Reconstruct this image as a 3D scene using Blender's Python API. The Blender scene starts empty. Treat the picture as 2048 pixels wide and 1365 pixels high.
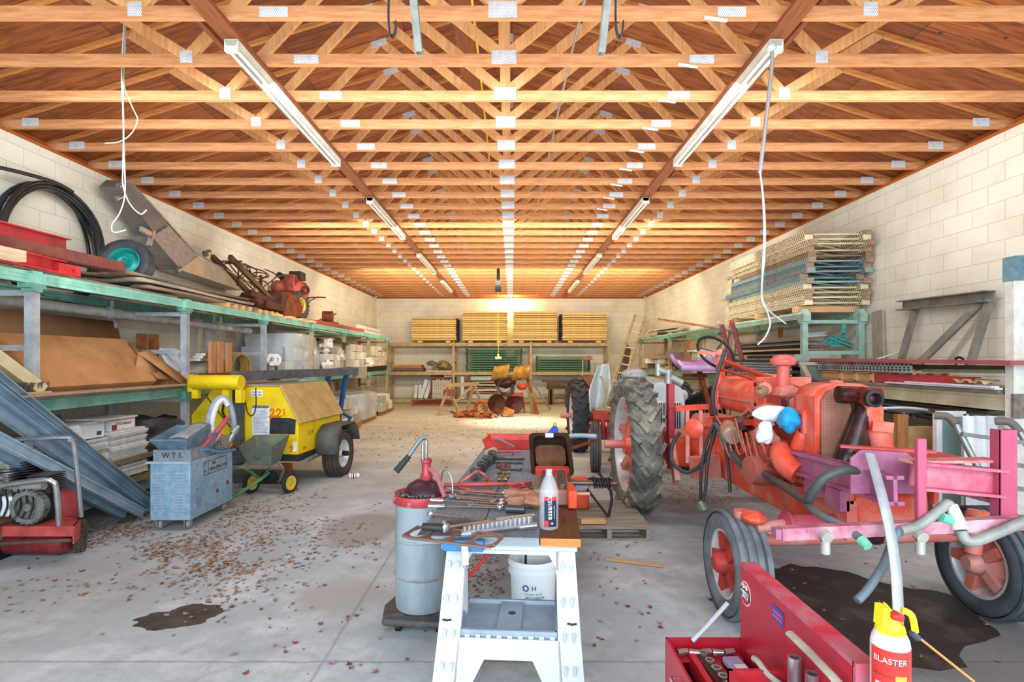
import bpy, math, random
from mathutils import Vector, Matrix, Euler, noise
random.seed(7)
C = bpy.context.scene.collection
F = 1105.0; CH = 1.6; PI = math.pi
V = Vector
def P(px, py, d): return V(((px-1024)*d/F, d, CH-(py-720)*d/F))          # point at distance d seen at a pixel
def G(px, py, z=0.0):                                                     # point on the plane z
    return P(px, py, F*(CH-z)/(py-720))
def PX(px, py, X): return P(px, py, X*F/(px-1024))                        # point on the plane x=X
R = math.radians
ORD = ['nearest','second','third','fourth','fifth','sixth','seventh','eighth','ninth','tenth','eleventh','twelfth','thirteenth','fourteenth','fifteenth','sixteenth','seventeenth','eighteenth','nineteenth','twentieth','twenty first','twenty second','twenty third','twenty fourth','twenty fifth','twenty sixth','twenty seventh','twenty eighth','twenty ninth','thirtieth']
WM = {}
# ---------------------------------------------------------------- materials
def lin(h):
    h = h.lstrip('#'); o = []
    for i in (0, 2, 4):
        c = int(h[i:i+2], 16)/255
        o.append(c/12.92 if c <= .04045 else ((c+.055)/1.055)**2.4)
    return (*o, 1)
MATS = {}
def mat(h, rough=.6, metal=0, h2=None, scale=9, mix=(.38, .68), stretch=(1, 1, 1), bump=0, spec=.4, emit=0, trans=0, alpha=1, coat=0, ior=1.45):
    key = (h, rough, metal, h2, scale, mix, stretch, bump, spec, emit, trans, alpha, coat)
    if key in MATS: return MATS[key]
    m = bpy.data.materials.new('surface'); m.use_nodes = True; nt = m.node_tree; N = nt.nodes; L = nt.links
    b = N['Principled BSDF']; b.inputs['Roughness'].default_value = rough; b.inputs['Metallic'].default_value = metal
    b.inputs['Specular IOR Level'].default_value = spec; b.inputs['IOR'].default_value = ior
    b.inputs['Transmission Weight'].default_value = trans; b.inputs['Alpha'].default_value = alpha; b.inputs['Coat Weight'].default_value = coat
    c1 = lin(h)
    c2 = lin(h2) if h2 else tuple(min(1, c*.72) for c in c1[:3])+(1,)
    tc = N.new('ShaderNodeTexCoord'); mp = N.new('ShaderNodeMapping'); L.new(tc.outputs['Object'], mp.inputs[0]); mp.inputs['Scale'].default_value = stretch
    nz = N.new('ShaderNodeTexNoise'); nz.inputs['Scale'].default_value = scale; nz.inputs['Detail'].default_value = 6; nz.inputs['Roughness'].default_value = .65
    L.new(mp.outputs[0], nz.inputs[0])
    rp = N.new('ShaderNodeValToRGB'); rp.color_ramp.elements[0].position = mix[0]; rp.color_ramp.elements[1].position = mix[1]
    rp.color_ramp.elements[0].color = c1; rp.color_ramp.elements[1].color = c2
    L.new(nz.outputs[0], rp.inputs[0]); L.new(rp.outputs[0], b.inputs['Base Color'])
    if bump:
        bp = N.new('ShaderNodeBump'); bp.inputs['Strength'].default_value = bump; bp.inputs['Distance'].default_value = .01
        L.new(nz.outputs[0], bp.inputs['Height']); L.new(bp.outputs[0], b.inputs['Normal'])
    if emit:
        b.inputs['Emission Color'].default_value = c1; b.inputs['Emission Strength'].default_value = emit
    MATS[key] = m
    return m
def wood(h, h2, axis=0, scale=5, rough=.7):
    s = [1, 1, 1]
    for i in range(3):
        if i != axis: s[i] = 9
    return mat(h, rough, 0, h2, scale, (.3, .75), tuple(s), .15, .25)
# ---------------------------------------------------------------- mesh builder
def frame(d, up=None):
    d = V(d).normalized(); up = V(up) if up is not None else V((0, 0, 1))
    if abs(d.dot(up)) > .995: up = V((0, 1, 0)) if abs(d.y) < .9 else V((1, 0, 0))
    s = d.cross(up).normalized(); u = s.cross(d).normalized()
    return s, u, d
class MB:
    def __init__(s): s.v = []; s.f = []
    def add(s, vs, fs):
        o = len(s.v); s.v += [V(a) for a in vs]; s.f += [tuple(i+o for i in f) for f in fs]; return s
    def box(s, c, d, rot=None):
        x, y, z = d[0]/2, d[1]/2, d[2]/2; c = V(c)
        vs = [V((a*x, b*y, e*z)) for e in (-1, 1) for b in (-1, 1) for a in (-1, 1)]
        if rot is not None:
            m = Euler([R(a) for a in rot]).to_matrix() if not isinstance(rot, Matrix) else rot
            vs = [m @ a for a in vs]
        return s.add([a+c for a in vs], [(0, 2, 3, 1), (4, 5, 7, 6), (0, 1, 5, 4), (2, 6, 7, 3), (0, 4, 6, 2), (1, 3, 7, 5)])
    def bx(s, x0, x1, y0, y1, z0, z1): return s.box(((x0+x1)/2, (y0+y1)/2, (z0+z1)/2), (abs(x1-x0), abs(y1-y0), abs(z1-z0)))
    def bar(s, p0, p1, w, h, up=None):
        p0 = V(p0); p1 = V(p1); a, u, d = frame(p1-p0, up)
        vs = [p+a*i*w/2+u*j*h/2 for p in (p0, p1) for i, j in ((-1, -1), (1, -1), (1, 1), (-1, 1))]
        return s.add(vs, [(3, 2, 1, 0), (4, 5, 6, 7), (0, 1, 5, 4), (1, 2, 6, 5), (2, 3, 7, 6), (3, 0, 4, 7)])
    def chan(s, p0, p1, w, h, t, up=None, flip=1):          # open channel section
        p0 = V(p0); p1 = V(p1); a, u, d = frame(p1-p0, up); a = a*flip
        s.bar(p0, p1, t, h, u)
        for j in (-1, 1):
            o = a*(w/2)+u*(j*(h/2-t/2)); s.bar(p0+o, p1+o, w, t, u)
        return s
    def ibeam(s, p0, p1, w, h, t, up=None):
        p0 = V(p0); p1 = V(p1); a, u, d = frame(p1-p0, up)
        s.bar(p0, p1, t, h, u)
        for j in (-1, 1): o = u*(j*(h/2-t/2)); s.bar(p0+o, p1+o, w, t, u)
        return s
    def cyl(s, p0, p1, r0, r1=None, n=14, cap=True):
        r1 = r0 if r1 is None else r1; p0 = V(p0); p1 = V(p1); a, u, d = frame(p1-p0); vs = []
        for p, r in ((p0, r0), (p1, r1)):
            vs += [p+(a*math.cos(2*PI*i/n)+u*math.sin(2*PI*i/n))*r for i in range(n)]
        fs = [(i, (i+1) % n, n+(i+1) % n, n+i) for i in range(n)]
        if cap: fs += [tuple(range(n-1, -1, -1)), tuple(range(n, 2*n))]
        return s.add(vs, fs)
    def tube(s, pts, r, n=8, closed=False, smooth=0, sq=1, up=None):
        pts = [V(p) for p in pts]
        nr = len(pts)
        if smooth: pts = spline(pts, smooth, closed)
        m = len(pts); vs = []; pa = None
        if isinstance(r, (list, tuple)) and len(r) != m:
            r = [r[min(nr-1, int(i*(nr-1)/(m-1)))]*(1-(i*(nr-1)/(m-1)) % 1)+r[min(nr-1, int(i*(nr-1)/(m-1))+1)]*((i*(nr-1)/(m-1)) % 1) for i in range(m)]
        for i, p in enumerate(pts):
            if closed: d = pts[(i+1) % m]-pts[i-1]
            else: d = pts[min(i+1, m-1)]-pts[max(i-1, 0)]
            if d.length < 1e-9: d = V((0, 0, 1))
            a, u, dd = frame(d, up)
            if pa is not None and up is None:
                a = (pa-dd*pa.dot(dd))
                a = a.normalized() if a.length > 1e-6 else frame(d)[0]
                u = a.cross(dd).normalized()
            pa = a; rr = r[i] if isinstance(r, (list, tuple)) else r
            vs += [p+(a*math.cos(2*PI*k/n)+u*(math.sin(2*PI*k/n)*sq))*rr for k in range(n)]
        fs = []
        for i in range(m if closed else m-1):
            j = (i+1) % m
            fs += [(i*n+k, i*n+(k+1) % n, j*n+(k+1) % n, j*n+k) for k in range(n)]
        if not closed: fs += [tuple(range(n-1, -1, -1)), tuple((m-1)*n+k for k in range(n))]
        return s.add(vs, fs)
    def lathe(s, prof, o=(0, 0, 0), axis=(0, 0, 1), n=24, arc=None):
        a, u, d = frame(axis); o = V(o); vs = []; m = len(prof); tot = 2*PI if arc is None else arc
        k = n if arc is None else n+1
        for r, z in prof: vs += [o+d*z+(a*math.cos(tot*i/n)+u*math.sin(tot*i/n))*r for i in range(k)]
        fs = []
        for j in range(m-1):
            for i in range(n):
                i2 = (i+1) % k
                fs.append((j*k+i, j*k+i2, (j+1)*k+i2, (j+1)*k+i))
        return s.add(vs, fs)
    def prism(s, poly, h, M=None):                           # 2-D polygon (x,y) extruded along z by h
        n = len(poly); vs = [V((x, y, 0)) for x, y in poly]+[V((x, y, h)) for x, y in poly]
        if M is not None: vs = [M @ a for a in vs]
        return s.add(vs, [tuple(range(n-1, -1, -1)), tuple(range(n, 2*n))]+[(i, (i+1) % n, n+(i+1) % n, n+i) for i in range(n)])
    def loft(s, rings, cap=True, closed=True):
        n = len(rings[0]); vs = [p for r in rings for p in r]; fs = []
        for j in range(len(rings)-1):
            for i in range(n if closed else n-1): fs.append((j*n+i, j*n+(i+1) % n, (j+1)*n+(i+1) % n, (j+1)*n+i))
        if cap: fs += [tuple(range(n-1, -1, -1)), tuple((len(rings)-1)*n+i for i in range(n))]
        return s.add(vs, fs)
    def ball(s, c, r, n=12, m=8):
        r = (r, r, r) if not hasattr(r, '__len__') else r; c = V(c); vs = []; fs = []
        for j in range(1, m):
            t = PI*j/m
            vs += [c+V((r[0]*math.sin(t)*math.cos(2*PI*i/n), r[1]*math.sin(t)*math.sin(2*PI*i/n), r[2]*math.cos(t))) for i in range(n)]
        vs += [c+V((0, 0, r[2])), c-V((0, 0, r[2]))]; k = len(vs)
        for j in range(m-2): fs += [(j*n+i, (j+1)*n+i, (j+1)*n+(i+1) % n, j*n+(i+1) % n) for i in range(n)]
        fs += [(k-2, i, (i+1) % n) for i in range(n)]+[(k-1, (m-2)*n+(i+1) % n, (m-2)*n+i) for i in range(n)]
        return s.add(vs, fs)
    def blob(s, c, r, amp=.25, fr=2.0, seed=0, n=16, m=10, flat=None):
        k = len(s.v); s.ball(c, r, n, m); c = V(c); rr = r if not hasattr(r, '__len__') else max(r)
        for i in range(k, len(s.v)):
            d = s.v[i]-c; q = noise.noise(d*(fr/rr)+V((seed*3.7, seed*1.3, seed*.7)))
            s.v[i] = c+d*(1+amp*q)
            if flat is not None and s.v[i].z < flat: s.v[i].z = flat
        return s
    def torus(s, c, axis, Rr, r, n=32, m=10):
        a, u, d = frame(axis); c = V(c)
        return s.tube([c+(a*math.cos(2*PI*i/n)+u*math.sin(2*PI*i/n))*Rr for i in range(n)], r, m, closed=True)
    def sheet(s, fn, nu, nv):
        vs = [V(fn(i/nu, j/nv)) for j in range(nv+1) for i in range(nu+1)]; w = nu+1
        return s.add(vs, [(j*w+i, j*w+i+1, (j+1)*w+i+1, (j+1)*w+i) for j in range(nv) for i in range(nu)])
    def flatpoly(s, pts): return s.add(pts, [tuple(range(len(pts)))])
    def xf(s, M):
        s.v = [M @ a for a in s.v]; return s
    def pieces(s):
        par = list(range(len(s.v)))
        def fd(i):
            while par[i] != i: par[i] = par[par[i]]; i = par[i]
            return i
        for f in s.f:
            a = fd(f[0])
            for i in f[1:]: par[fd(i)] = a
        isl = {}
        for i in range(len(s.v)): isl.setdefault(fd(i), []).append(i)
        isl = list(isl.values())
        if len(isl) == 1 or len(isl) > 120: return None
        bb = [([min(s.v[i][k] for i in q) for k in range(3)], [max(s.v[i][k] for i in q) for k in range(3)]) for q in isl]
        sz = [max(h[k]-l[k] for k in range(3)) for l, h in bb]; n = len(isl); g = list(range(n))
        def gf(i):
            while g[i] != i: i = g[i]
            return i
        for i in range(n):
            for j in range(i):
                d = math.sqrt(sum(max(0, bb[i][0][k]-bb[j][1][k], bb[j][0][k]-bb[i][1][k])**2 for k in range(3)))
                if d <= max(.02, .5*max(sz[i], sz[j])): g[gf(i)] = gf(j)
        out = {}
        for i in range(n): out.setdefault(gf(i), []).extend(isl[i])
        return list(out.values()) if len(out) > 1 else None
    def build(s, name, m, parent=None, bev=0, world=True, ang=38, thick=0, label=None, sub=0):
        pc = s.pieces() if parent is not None else None
        if pc:
            for q in pc:                                         # separate pieces become parts of their own
                k = MB(); ix = {a: i for i, a in enumerate(q)}; k.v = [s.v[a] for a in q]; k.f = [tuple(ix[a] for a in f) for f in s.f if f[0] in ix]
                r = k.build(name, m, parent, bev, world, ang, thick, label, sub)
            return r
        me = bpy.data.meshes.new(name); vs = s.v
        ob = bpy.data.objects.new(name, me); C.objects.link(ob)
        if parent is not None:
            ob.parent = parent
            if world and parent.name in WM: vs = [WM[parent.name] @ a for a in vs]
            if parent.name in WM and world: WM[ob.name] = WM[parent.name]
        else:
            xs = [a.x for a in vs]; ys = [a.y for a in vs]; zs = [a.z for a in vs]
            o = V(((min(xs)+max(xs))/2, (min(ys)+max(ys))/2, min(zs))); ob.location = o
            vs = [a-o for a in vs]; WM[ob.name] = Matrix.Translation(-o)
        me.from_pydata([tuple(a) for a in vs], [], s.f); me.materials.append(m)
        for p in me.polygons: p.use_smooth = True
        me.set_sharp_from_angle(angle=R(ang))
        if thick:
            md = ob.modifiers.new('solid', 'SOLIDIFY'); md.thickness = thick; md.offset = 0
        if sub:
            md = ob.modifiers.new('sub', 'SUBSURF'); md.levels = sub; md.render_levels = sub
        if bev:
            md = ob.modifiers.new('bevel', 'BEVEL'); md.width = bev; md.segments = 2; md.limit_method = 'ANGLE'; md.angle_limit = R(40)
        if label: ob['label'] = label
        return ob
def spline(pts, k=6, closed=False):
    n = len(pts); out = []
    for i in range(n if closed else n-1):
        g = (lambda j: pts[j % n]) if closed else (lambda j: pts[max(0, min(n-1, j))])
        p0, p1, p2, p3 = g(i-1), g(i), g(i+1), g(i+2)
        for t in range(k):
            t /= k
            out.append(.5*((2*p1)+(p2-p0)*t+(2*p0-5*p1+4*p2-p3)*t*t+(3*p1-p0-3*p2+p3)*t**3))
    if not closed: out.append(pts[-1])
    return out
def tag(o, label, cat, group=None, kind=None):
    o['label'] = label; o['category'] = cat
    if group: o['group'] = group
    if kind: o['kind'] = kind
    return o
def thing(name, label, cat, loc=(0, 0, 0), rz=0, group=None):
    o = bpy.data.objects.new(name, None); C.objects.link(o); o.location = loc; o.rotation_euler = (0, 0, rz); o.empty_display_size = .1
    WM[o.name] = (Matrix.Translation(V(loc)) @ Matrix.Rotation(rz, 4, 'Z')).inverted()
    return tag(o, label, cat, group)
def struct(mb, name, m, **k):
    o = mb.build(name, m, **k); o['kind'] = 'structure'; return o
def dup(root, loc, rz=None, label=None, group=None):
    def cp(o, par):
        c = o.copy(); C.objects.link(c); c.parent = par
        for ch in list(o.children): cp(ch, c)
        return c
    r = cp(root, None); r.location = loc
    if rz is not None: r.rotation_euler = (0, 0, rz)
    if label: r['label'] = label
    if group: r['group'] = group
    WM[r.name] = (Matrix.Translation(V(loc)) @ Matrix.Rotation(r.rotation_euler.z, 4, 'Z')).inverted()
    return r
def text(name, body, size, M, m, parent, ext=.0006, align='CENTER', sx=1, world=True, shear=0):
    cu = bpy.data.curves.new(name, 'FONT'); cu.body = body; cu.size = size; cu.align_x = align; cu.align_y = 'CENTER'; cu.extrude = ext; cu.resolution_u = 3; cu.shear = shear
    t = bpy.data.objects.new(name, cu); C.objects.link(t)
    me = bpy.data.meshes.new_from_object(t.evaluated_get(bpy.context.evaluated_depsgraph_get()))
    bpy.data.objects.remove(t)
    mb = MB(); mb.add([M @ V((a.co.x*sx, a.co.y, a.co.z)) for a in me.vertices], [tuple(p.vertices) for p in me.polygons])
    return mb.build(name, m, parent, world=world)
def plane_M(o, xdir, ydir):                                   # matrix mapping text plane to world
    x = V(xdir).normalized(); y = V(ydir); y = (y-x*y.dot(x)).normalized(); z = x.cross(y)
    m = Matrix((x, y, z)).transposed().to_4x4(); m.translation = V(o); return m
def holes_mat(h, hd, sc, axis='x'):                            # painted steel with rows of punched slots
    m = mat(h, .5, .2, None, 6).copy(); nt = m.node_tree; N = nt.nodes; L = nt.links; b = N['Principled BSDF']
    src = b.inputs['Base Color'].links[0].from_socket
    return m, N, L, b, src
# ================================================================ the setting
XL, XR, YB, ZW = -5.2, 5.07, 21.25, 3.95
XC = (XL+XR)/2; HS = (XR-XL)/2; PITCH = .31; Y0 = -1.5
def block_mat(ax):
    m = bpy.data.materials.new('painted_block'); m.use_nodes = True; nt = m.node_tree; N = nt.nodes; L = nt.links; b = N['Principled BSDF']
    b.inputs['Roughness'].default_value = .75; b.inputs['Specular IOR Level'].default_value = .25
    g = N.new('ShaderNodeNewGeometry'); sp = N.new('ShaderNodeSeparateXYZ'); L.new(g.outputs['Position'], sp.inputs[0])
    cb = N.new('ShaderNodeCombineXYZ'); L.new(sp.outputs[ax], cb.inputs[0]); L.new(sp.outputs[2], cb.inputs[1])
    br = N.new('ShaderNodeTexBrick'); br.inputs['Scale'].default_value = 1; br.inputs['Brick Width'].default_value = .406; br.inputs['Row Height'].default_value = .203
    br.inputs['Mortar Size'].default_value = .007; br.inputs['Mortar Smooth'].default_value = .6; br.inputs['Bias'].default_value = 0
    br.inputs['Color1'].default_value = lin('#E3DECD'); br.inputs['Color2'].default_value = lin('#DDD8C6'); br.inputs['Mortar'].default_value = lin('#CFCAB6')
    L.new(cb.outputs[0], br.inputs[0])
    nz = N.new('ShaderNodeTexNoise'); nz.inputs['Scale'].default_value = .9; nz.inputs['Detail'].default_value = 7; nz.inputs['Roughness'].default_value = .65; L.new(cb.outputs[0], nz.inputs[0])
    rp = N.new('ShaderNodeValToRGB'); rp.color_ramp.elements[0].position = .42; rp.color_ramp.elements[1].position = .78
    rp.color_ramp.elements[0].color = (1, 1, 1, 1); rp.color_ramp.elements[1].color = lin('#B59A6C'); L.new(nz.outputs[0], rp.inputs[0])
    mx = N.new('ShaderNodeMix'); mx.data_type = 'RGBA'; mx.blend_type = 'MULTIPLY'; mx.inputs[0].default_value = .42
    L.new(br.outputs[0], mx.inputs[6]); L.new(rp.outputs[0], mx.inputs[7]); L.new(mx.outputs[2], b.inputs['Base Color'])
    n2 = N.new('ShaderNodeTexNoise'); n2.inputs['Scale'].default_value = 60; n2.inputs['Detail'].default_value = 3; L.new(cb.outputs[0], n2.inputs[0])
    md = N.new('ShaderNodeMath'); md.operation = 'MULTIPLY_ADD'; md.inputs[1].default_value = .25; L.new(n2.outputs[0], md.inputs[0])
    iv = N.new('ShaderNodeMath'); iv.operation = 'SUBTRACT'; iv.inputs[0].default_value = 1; L.new(br.outputs['Fac'], iv.inputs[1]); L.new(iv.outputs[0], md.inputs[2])
    bp = N.new('ShaderNodeBump'); bp.inputs['Strength'].default_value = .5; bp.inputs['Distance'].default_value = .006; L.new(md.outputs[0], bp.inputs['Height']); L.new(bp.outputs[0], b.inputs['Normal'])
    return m
struct(MB().bx(XL-.2, XL, Y0, YB+.2, 0, ZW), 'wall_left', block_mat(1))
struct(MB().bx(XR, XR+.2, Y0, YB+.2, 0, ZW), 'wall_right', block_mat(1))
gb = MB().bx(XL, XR, YB, YB+.2, 0, ZW)
gb.prism([(-HS-.1, 0), (HS+.1, 0), (0, HS*PITCH+.2)], .15, Matrix.Translation((XC, YB+.19, ZW)) @ Matrix.Rotation(PI/2, 4, 'X'))
struct(gb, 'wall_back', block_mat(0))
# front masonry around the wide door opening behind the viewer
# concrete floor
def floor_mat():
    m = bpy.data.materials.new('concrete'); m.use_nodes = True; nt = m.node_tree; N = nt.nodes; L = nt.links; b = N['Principled BSDF']
    b.inputs['Specular IOR Level'].default_value = .3
    g = N.new('ShaderNodeNewGeometry')
    def nz(sc, det=6, ro=.6, st=(1, 1, 1), warp=0):
        mp = N.new('ShaderNodeMapping'); mp.inputs['Scale'].default_value = st; L.new(g.outputs['Position'], mp.inputs[0])
        n = N.new('ShaderNodeTexNoise'); n.inputs['Scale'].default_value = sc; n.inputs['Detail'].default_value = det; n.inputs['Roughness'].default_value = ro; n.inputs['Distortion'].default_value = warp; L.new(mp.outputs[0], n.inputs[0]); return n.outputs[0]
    def ramp(s, p0, p1, c0=(0, 0, 0, 1), c1=(1, 1, 1, 1)):
        r = N.new('ShaderNodeValToRGB'); e = r.color_ramp.elements; e[0].position = p0; e[1].position = p1; e[0].color = c0; e[1].color = c1; L.new(s, r.inputs[0]); return r.outputs[0]
    def mth(op, a, bb=None):
        n = N.new('ShaderNodeMath'); n.operation = op; n.use_clamp = op == 'MULTIPLY'
        for i, q in enumerate((a, bb)):
            if q is None: continue
            if isinstance(q, (int, float)): n.inputs[i].default_value = q
            else: L.new(q, n.inputs[i])
        return n.outputs[0]
    def mixc(f, a, c):
        n = N.new('ShaderNodeMix'); n.data_type = 'RGBA'
        if isinstance(f, (int, float)): n.inputs[0].default_value = f
        else: L.new(f, n.inputs[0])
        for i, q in ((6, a), (7, c)):
            if isinstance(q, tuple): n.inputs[i].default_value = q
            else: L.new(q, n.inputs[i])
        return n.outputs[2]
    base = ramp(nz(.8, 8, .6), .3, .75, lin('#B0B7BA'), lin('#9AA3A7'))
    base = mixc(mth('MULTIPLY', ramp(nz(2.2, 8, .7), .47, .66), .7), base, lin('#CED3D5'))
    base = mixc(mth('MULTIPLY', ramp(nz(9, 8, .75), .5, .75), .45), base, lin('#84827E'))
    base = mixc(mth('MULTIPLY', ramp(nz(3, 8, .75, (1, 1, 1), 1), .55, .7), .42), base, lin('#7E6F60'))
    sp = N.new('ShaderNodeSeparateXYZ'); L.new(g.outputs['Position'], sp.inputs[0])
    wob = mth('MULTIPLY', mth('SUBTRACT', nz(6, 4), .5), .05)
    def stain(cx, cy, rx, ry, col, soft=.25, amt=.7, wv=.5):
        nonlocal base
        u = mth('DIVIDE', mth('SUBTRACT', sp.outputs[0], cx), rx); v = mth('DIVIDE', mth('SUBTRACT', sp.outputs[1], cy), ry)
        d = mth('SQRT', mth('ADD', mth('MULTIPLY', u, u), mth('MULTIPLY', v, v)))
        N_ = mth('ADD', d, mth('MULTIPLY', mth('SUBTRACT', nz(3.5, 6, .65), .5), wv))
        # un-clamped multiply for the squares
        f = ramp(N_, 1-soft, 1, (1, 1, 1, 1), (0, 0, 0, 1)); base = mixc(mth('MULTIPLY', f, amt), base, col)
    N_old = mth
    def mth(op, a, bb=None):
        n = N.new('ShaderNodeMath'); n.operation = op
        for i, q in enumerate((a, bb)):
            if q is None: continue
            if isinstance(q, (int, float)): n.inputs[i].default_value = q
            else: L.new(q, n.inputs[i])
        return n.outputs[0]
    stain(-1.42, 5.25, .42, .62, lin('#8B8983'), .3, .85, .35)      # damp patch
    stain(-1.15, 3.75, .35, .35, lin('#A09D96'), .35, .7)
    stain(.3, 4.6, .55, 1.1, lin('#5B554F'), .5, .55, .8)
    stain(2.0, 4.8, 1.1, 1.4, lin('#77767A'), .6, .5, .9); stain(2.5, 3.1, 1.5, 1.0, lin('#5E5A58'), .55, .8, .7)
    stain(-3.0, 5.0, 1.2, 3.0, lin('#8E8780'), .6, .5, 1)
    stain(-1.2, 8.6, .5, .9, lin('#847863'), .6, .5, 1.2)
    # saw-cut joints
    def joint(s, off, per, w=.008):
        t = mth('ADD', mth('ADD', s, off), wob)
        t = mth('ABSOLUTE', mth('SUBTRACT', mth('FRACT', mth('DIVIDE', t, per)), .5))
        return ramp(t, w/per*.6, w/per*1.6, (1, 1, 1, 1), (0, 0, 0, 1))
    j = mth('MAXIMUM', joint(sp.outputs[0], 1.0-1.55, 3.1), joint(sp.outputs[1], -2.93+1.55+3.1, 3.1))
    base = mixc(mth('MULTIPLY', j, .45), base, lin('#5E5A55'))
    # warm light at the back is put into the far concrete's colour
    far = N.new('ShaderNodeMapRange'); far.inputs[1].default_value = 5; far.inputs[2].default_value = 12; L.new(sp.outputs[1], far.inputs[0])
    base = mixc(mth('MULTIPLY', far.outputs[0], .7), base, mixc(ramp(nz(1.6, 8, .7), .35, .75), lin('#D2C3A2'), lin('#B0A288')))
    L.new(base, b.inputs['Base Color'])
    L.new(ramp(nz(3, 5), .3, .7, (.55,)*3+(1,), (.8,)*3+(1,)), b.inputs['Roughness'])
    bp = N.new('ShaderNodeBump'); bp.inputs['Strength'].default_value = .25; bp.inputs['Distance'].default_value = .006
    L.new(mth('SUBTRACT', nz(25, 8, .7), j), bp.inputs['Height']); L.new(bp.outputs[0], b.inputs['Normal'])
    return m
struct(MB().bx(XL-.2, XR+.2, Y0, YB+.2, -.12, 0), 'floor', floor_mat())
# roof deck: plywood on the slopes
def deck_mat():
    m = bpy.data.materials.new('roof_plywood'); m.use_nodes = True; nt = m.node_tree; N = nt.nodes; L = nt.links; b = N['Principled BSDF']; b.inputs['Roughness'].default_value = .7
    g = N.new('ShaderNodeNewGeometry'); sp = N.new('ShaderNodeSeparateXYZ'); L.new(g.outputs['Position'], sp.inputs[0])
    cb = N.new('ShaderNodeCombineXYZ'); L.new(sp.outputs[1], cb.inputs[0]); L.new(sp.outputs[0], cb.inputs[1])
    br = N.new('ShaderNodeTexBrick'); br.inputs['Scale'].default_value = 1; br.inputs['Brick Width'].default_value = 2.44; br.inputs['Row Height'].default_value = 1.22; br.inputs['Mortar Size'].default_value = .004
    br.inputs['Color1'].default_value = lin('#A86A34'); br.inputs['Color2'].default_value = lin('#84501F'); br.inputs['Mortar'].default_value = lin('#3A1D0C'); L.new(cb.outputs[0], br.inputs[0])
    mp = N.new('ShaderNodeMapping'); mp.inputs['Scale'].default_value = (6, .8, 1); L.new(cb.outputs[0], mp.inputs[0])
    nz = N.new('ShaderNodeTexNoise'); nz.inputs['Scale'].default_value = 3; nz.inputs['Detail'].default_value = 9; nz.inputs['Distortion'].default_value = 1.2; L.new(mp.outputs[0], nz.inputs[0])
    rp = N.new('ShaderNodeValToRGB'); rp.color_ramp.elements[0].position = .3; rp.color_ramp.elements[1].position = .75; rp.color_ramp.elements[0].color = lin('#FFE6CC'); rp.color_ramp.elements[1].color = lin('#8E5A34'); L.new(nz.outputs[0], rp.inputs[0])
    mx = N.new('ShaderNodeMix'); mx.data_type = 'RGBA'; mx.blend_type = 'MULTIPLY'; mx.inputs[0].default_value = 1; L.new(br.outputs[0], mx.inputs[6]); L.new(rp.outputs[0], mx.inputs[7])
    vo = N.new('ShaderNodeTexVoronoi'); vo.inputs['Scale'].default_value = 2.3; L.new(g.outputs['Position'], vo.inputs[0])
    r2 = N.new('ShaderNodeValToRGB'); r2.color_ramp.elements[0].position = .035; r2.color_ramp.elements[1].position = .06; r2.color_ramp.elements[0].color = lin('#4A230E'); r2.color_ramp.elements[1].color = (1, 1, 1, 1); L.new(vo.outputs[0], r2.inputs[0])
    m2 = N.new('ShaderNodeMix'); m2.data_type = 'RGBA'; m2.blend_type = 'MULTIPLY'; m2.inputs[0].default_value = .8; L.new(mx.outputs[2], m2.inputs[6]); L.new(r2.outputs[0], m2.inputs[7])
    L.new(m2.outputs[2], b.inputs['Base Color']); return m
zt = lambda x: ZW+.09+(HS-abs(x-XC))*PITCH+.07            # underside of deck
dk = MB()
for s in (-1, 1):
    xe = XC+s*(HS+.3)
    a = [(XC, Y0, zt(XC)), (xe, Y0, zt(xe)), (xe, YB+.2, zt(xe)), (XC, YB+.2, zt(XC))]
    t = [V(p)+V((0, 0, .03)) for p in a]
    dk.add(a+t, [(0, 1, 2, 3), (7, 6, 5, 4), (0, 4, 5, 1), (1, 5, 6, 2), (2, 6, 7, 3), (3, 7, 4, 0)])
struct(dk, 'ceiling', deck_mat())
plate_w = wood('#B5652F', '#8A4520', 1, 3)
for nm, x0, x1 in (('trim_1', XL-.16, XL+.0), ('trim_2', XR, XR+.16)):
    t = MB().bx(x0, x1, Y0, YB, ZW, ZW+.038)
    xo = XL-.12 if x0 < 0 else XR+.12
    t.bx(xo-.02, xo+.02, Y0, YB, ZW+.038, zt(xo)-.0)
    struct(t, nm, plate_w)
struct(MB().bx(XL, XR, YB-.038, YB, ZW-.0, ZW+.14), 'trim_3', plate_w)
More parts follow.
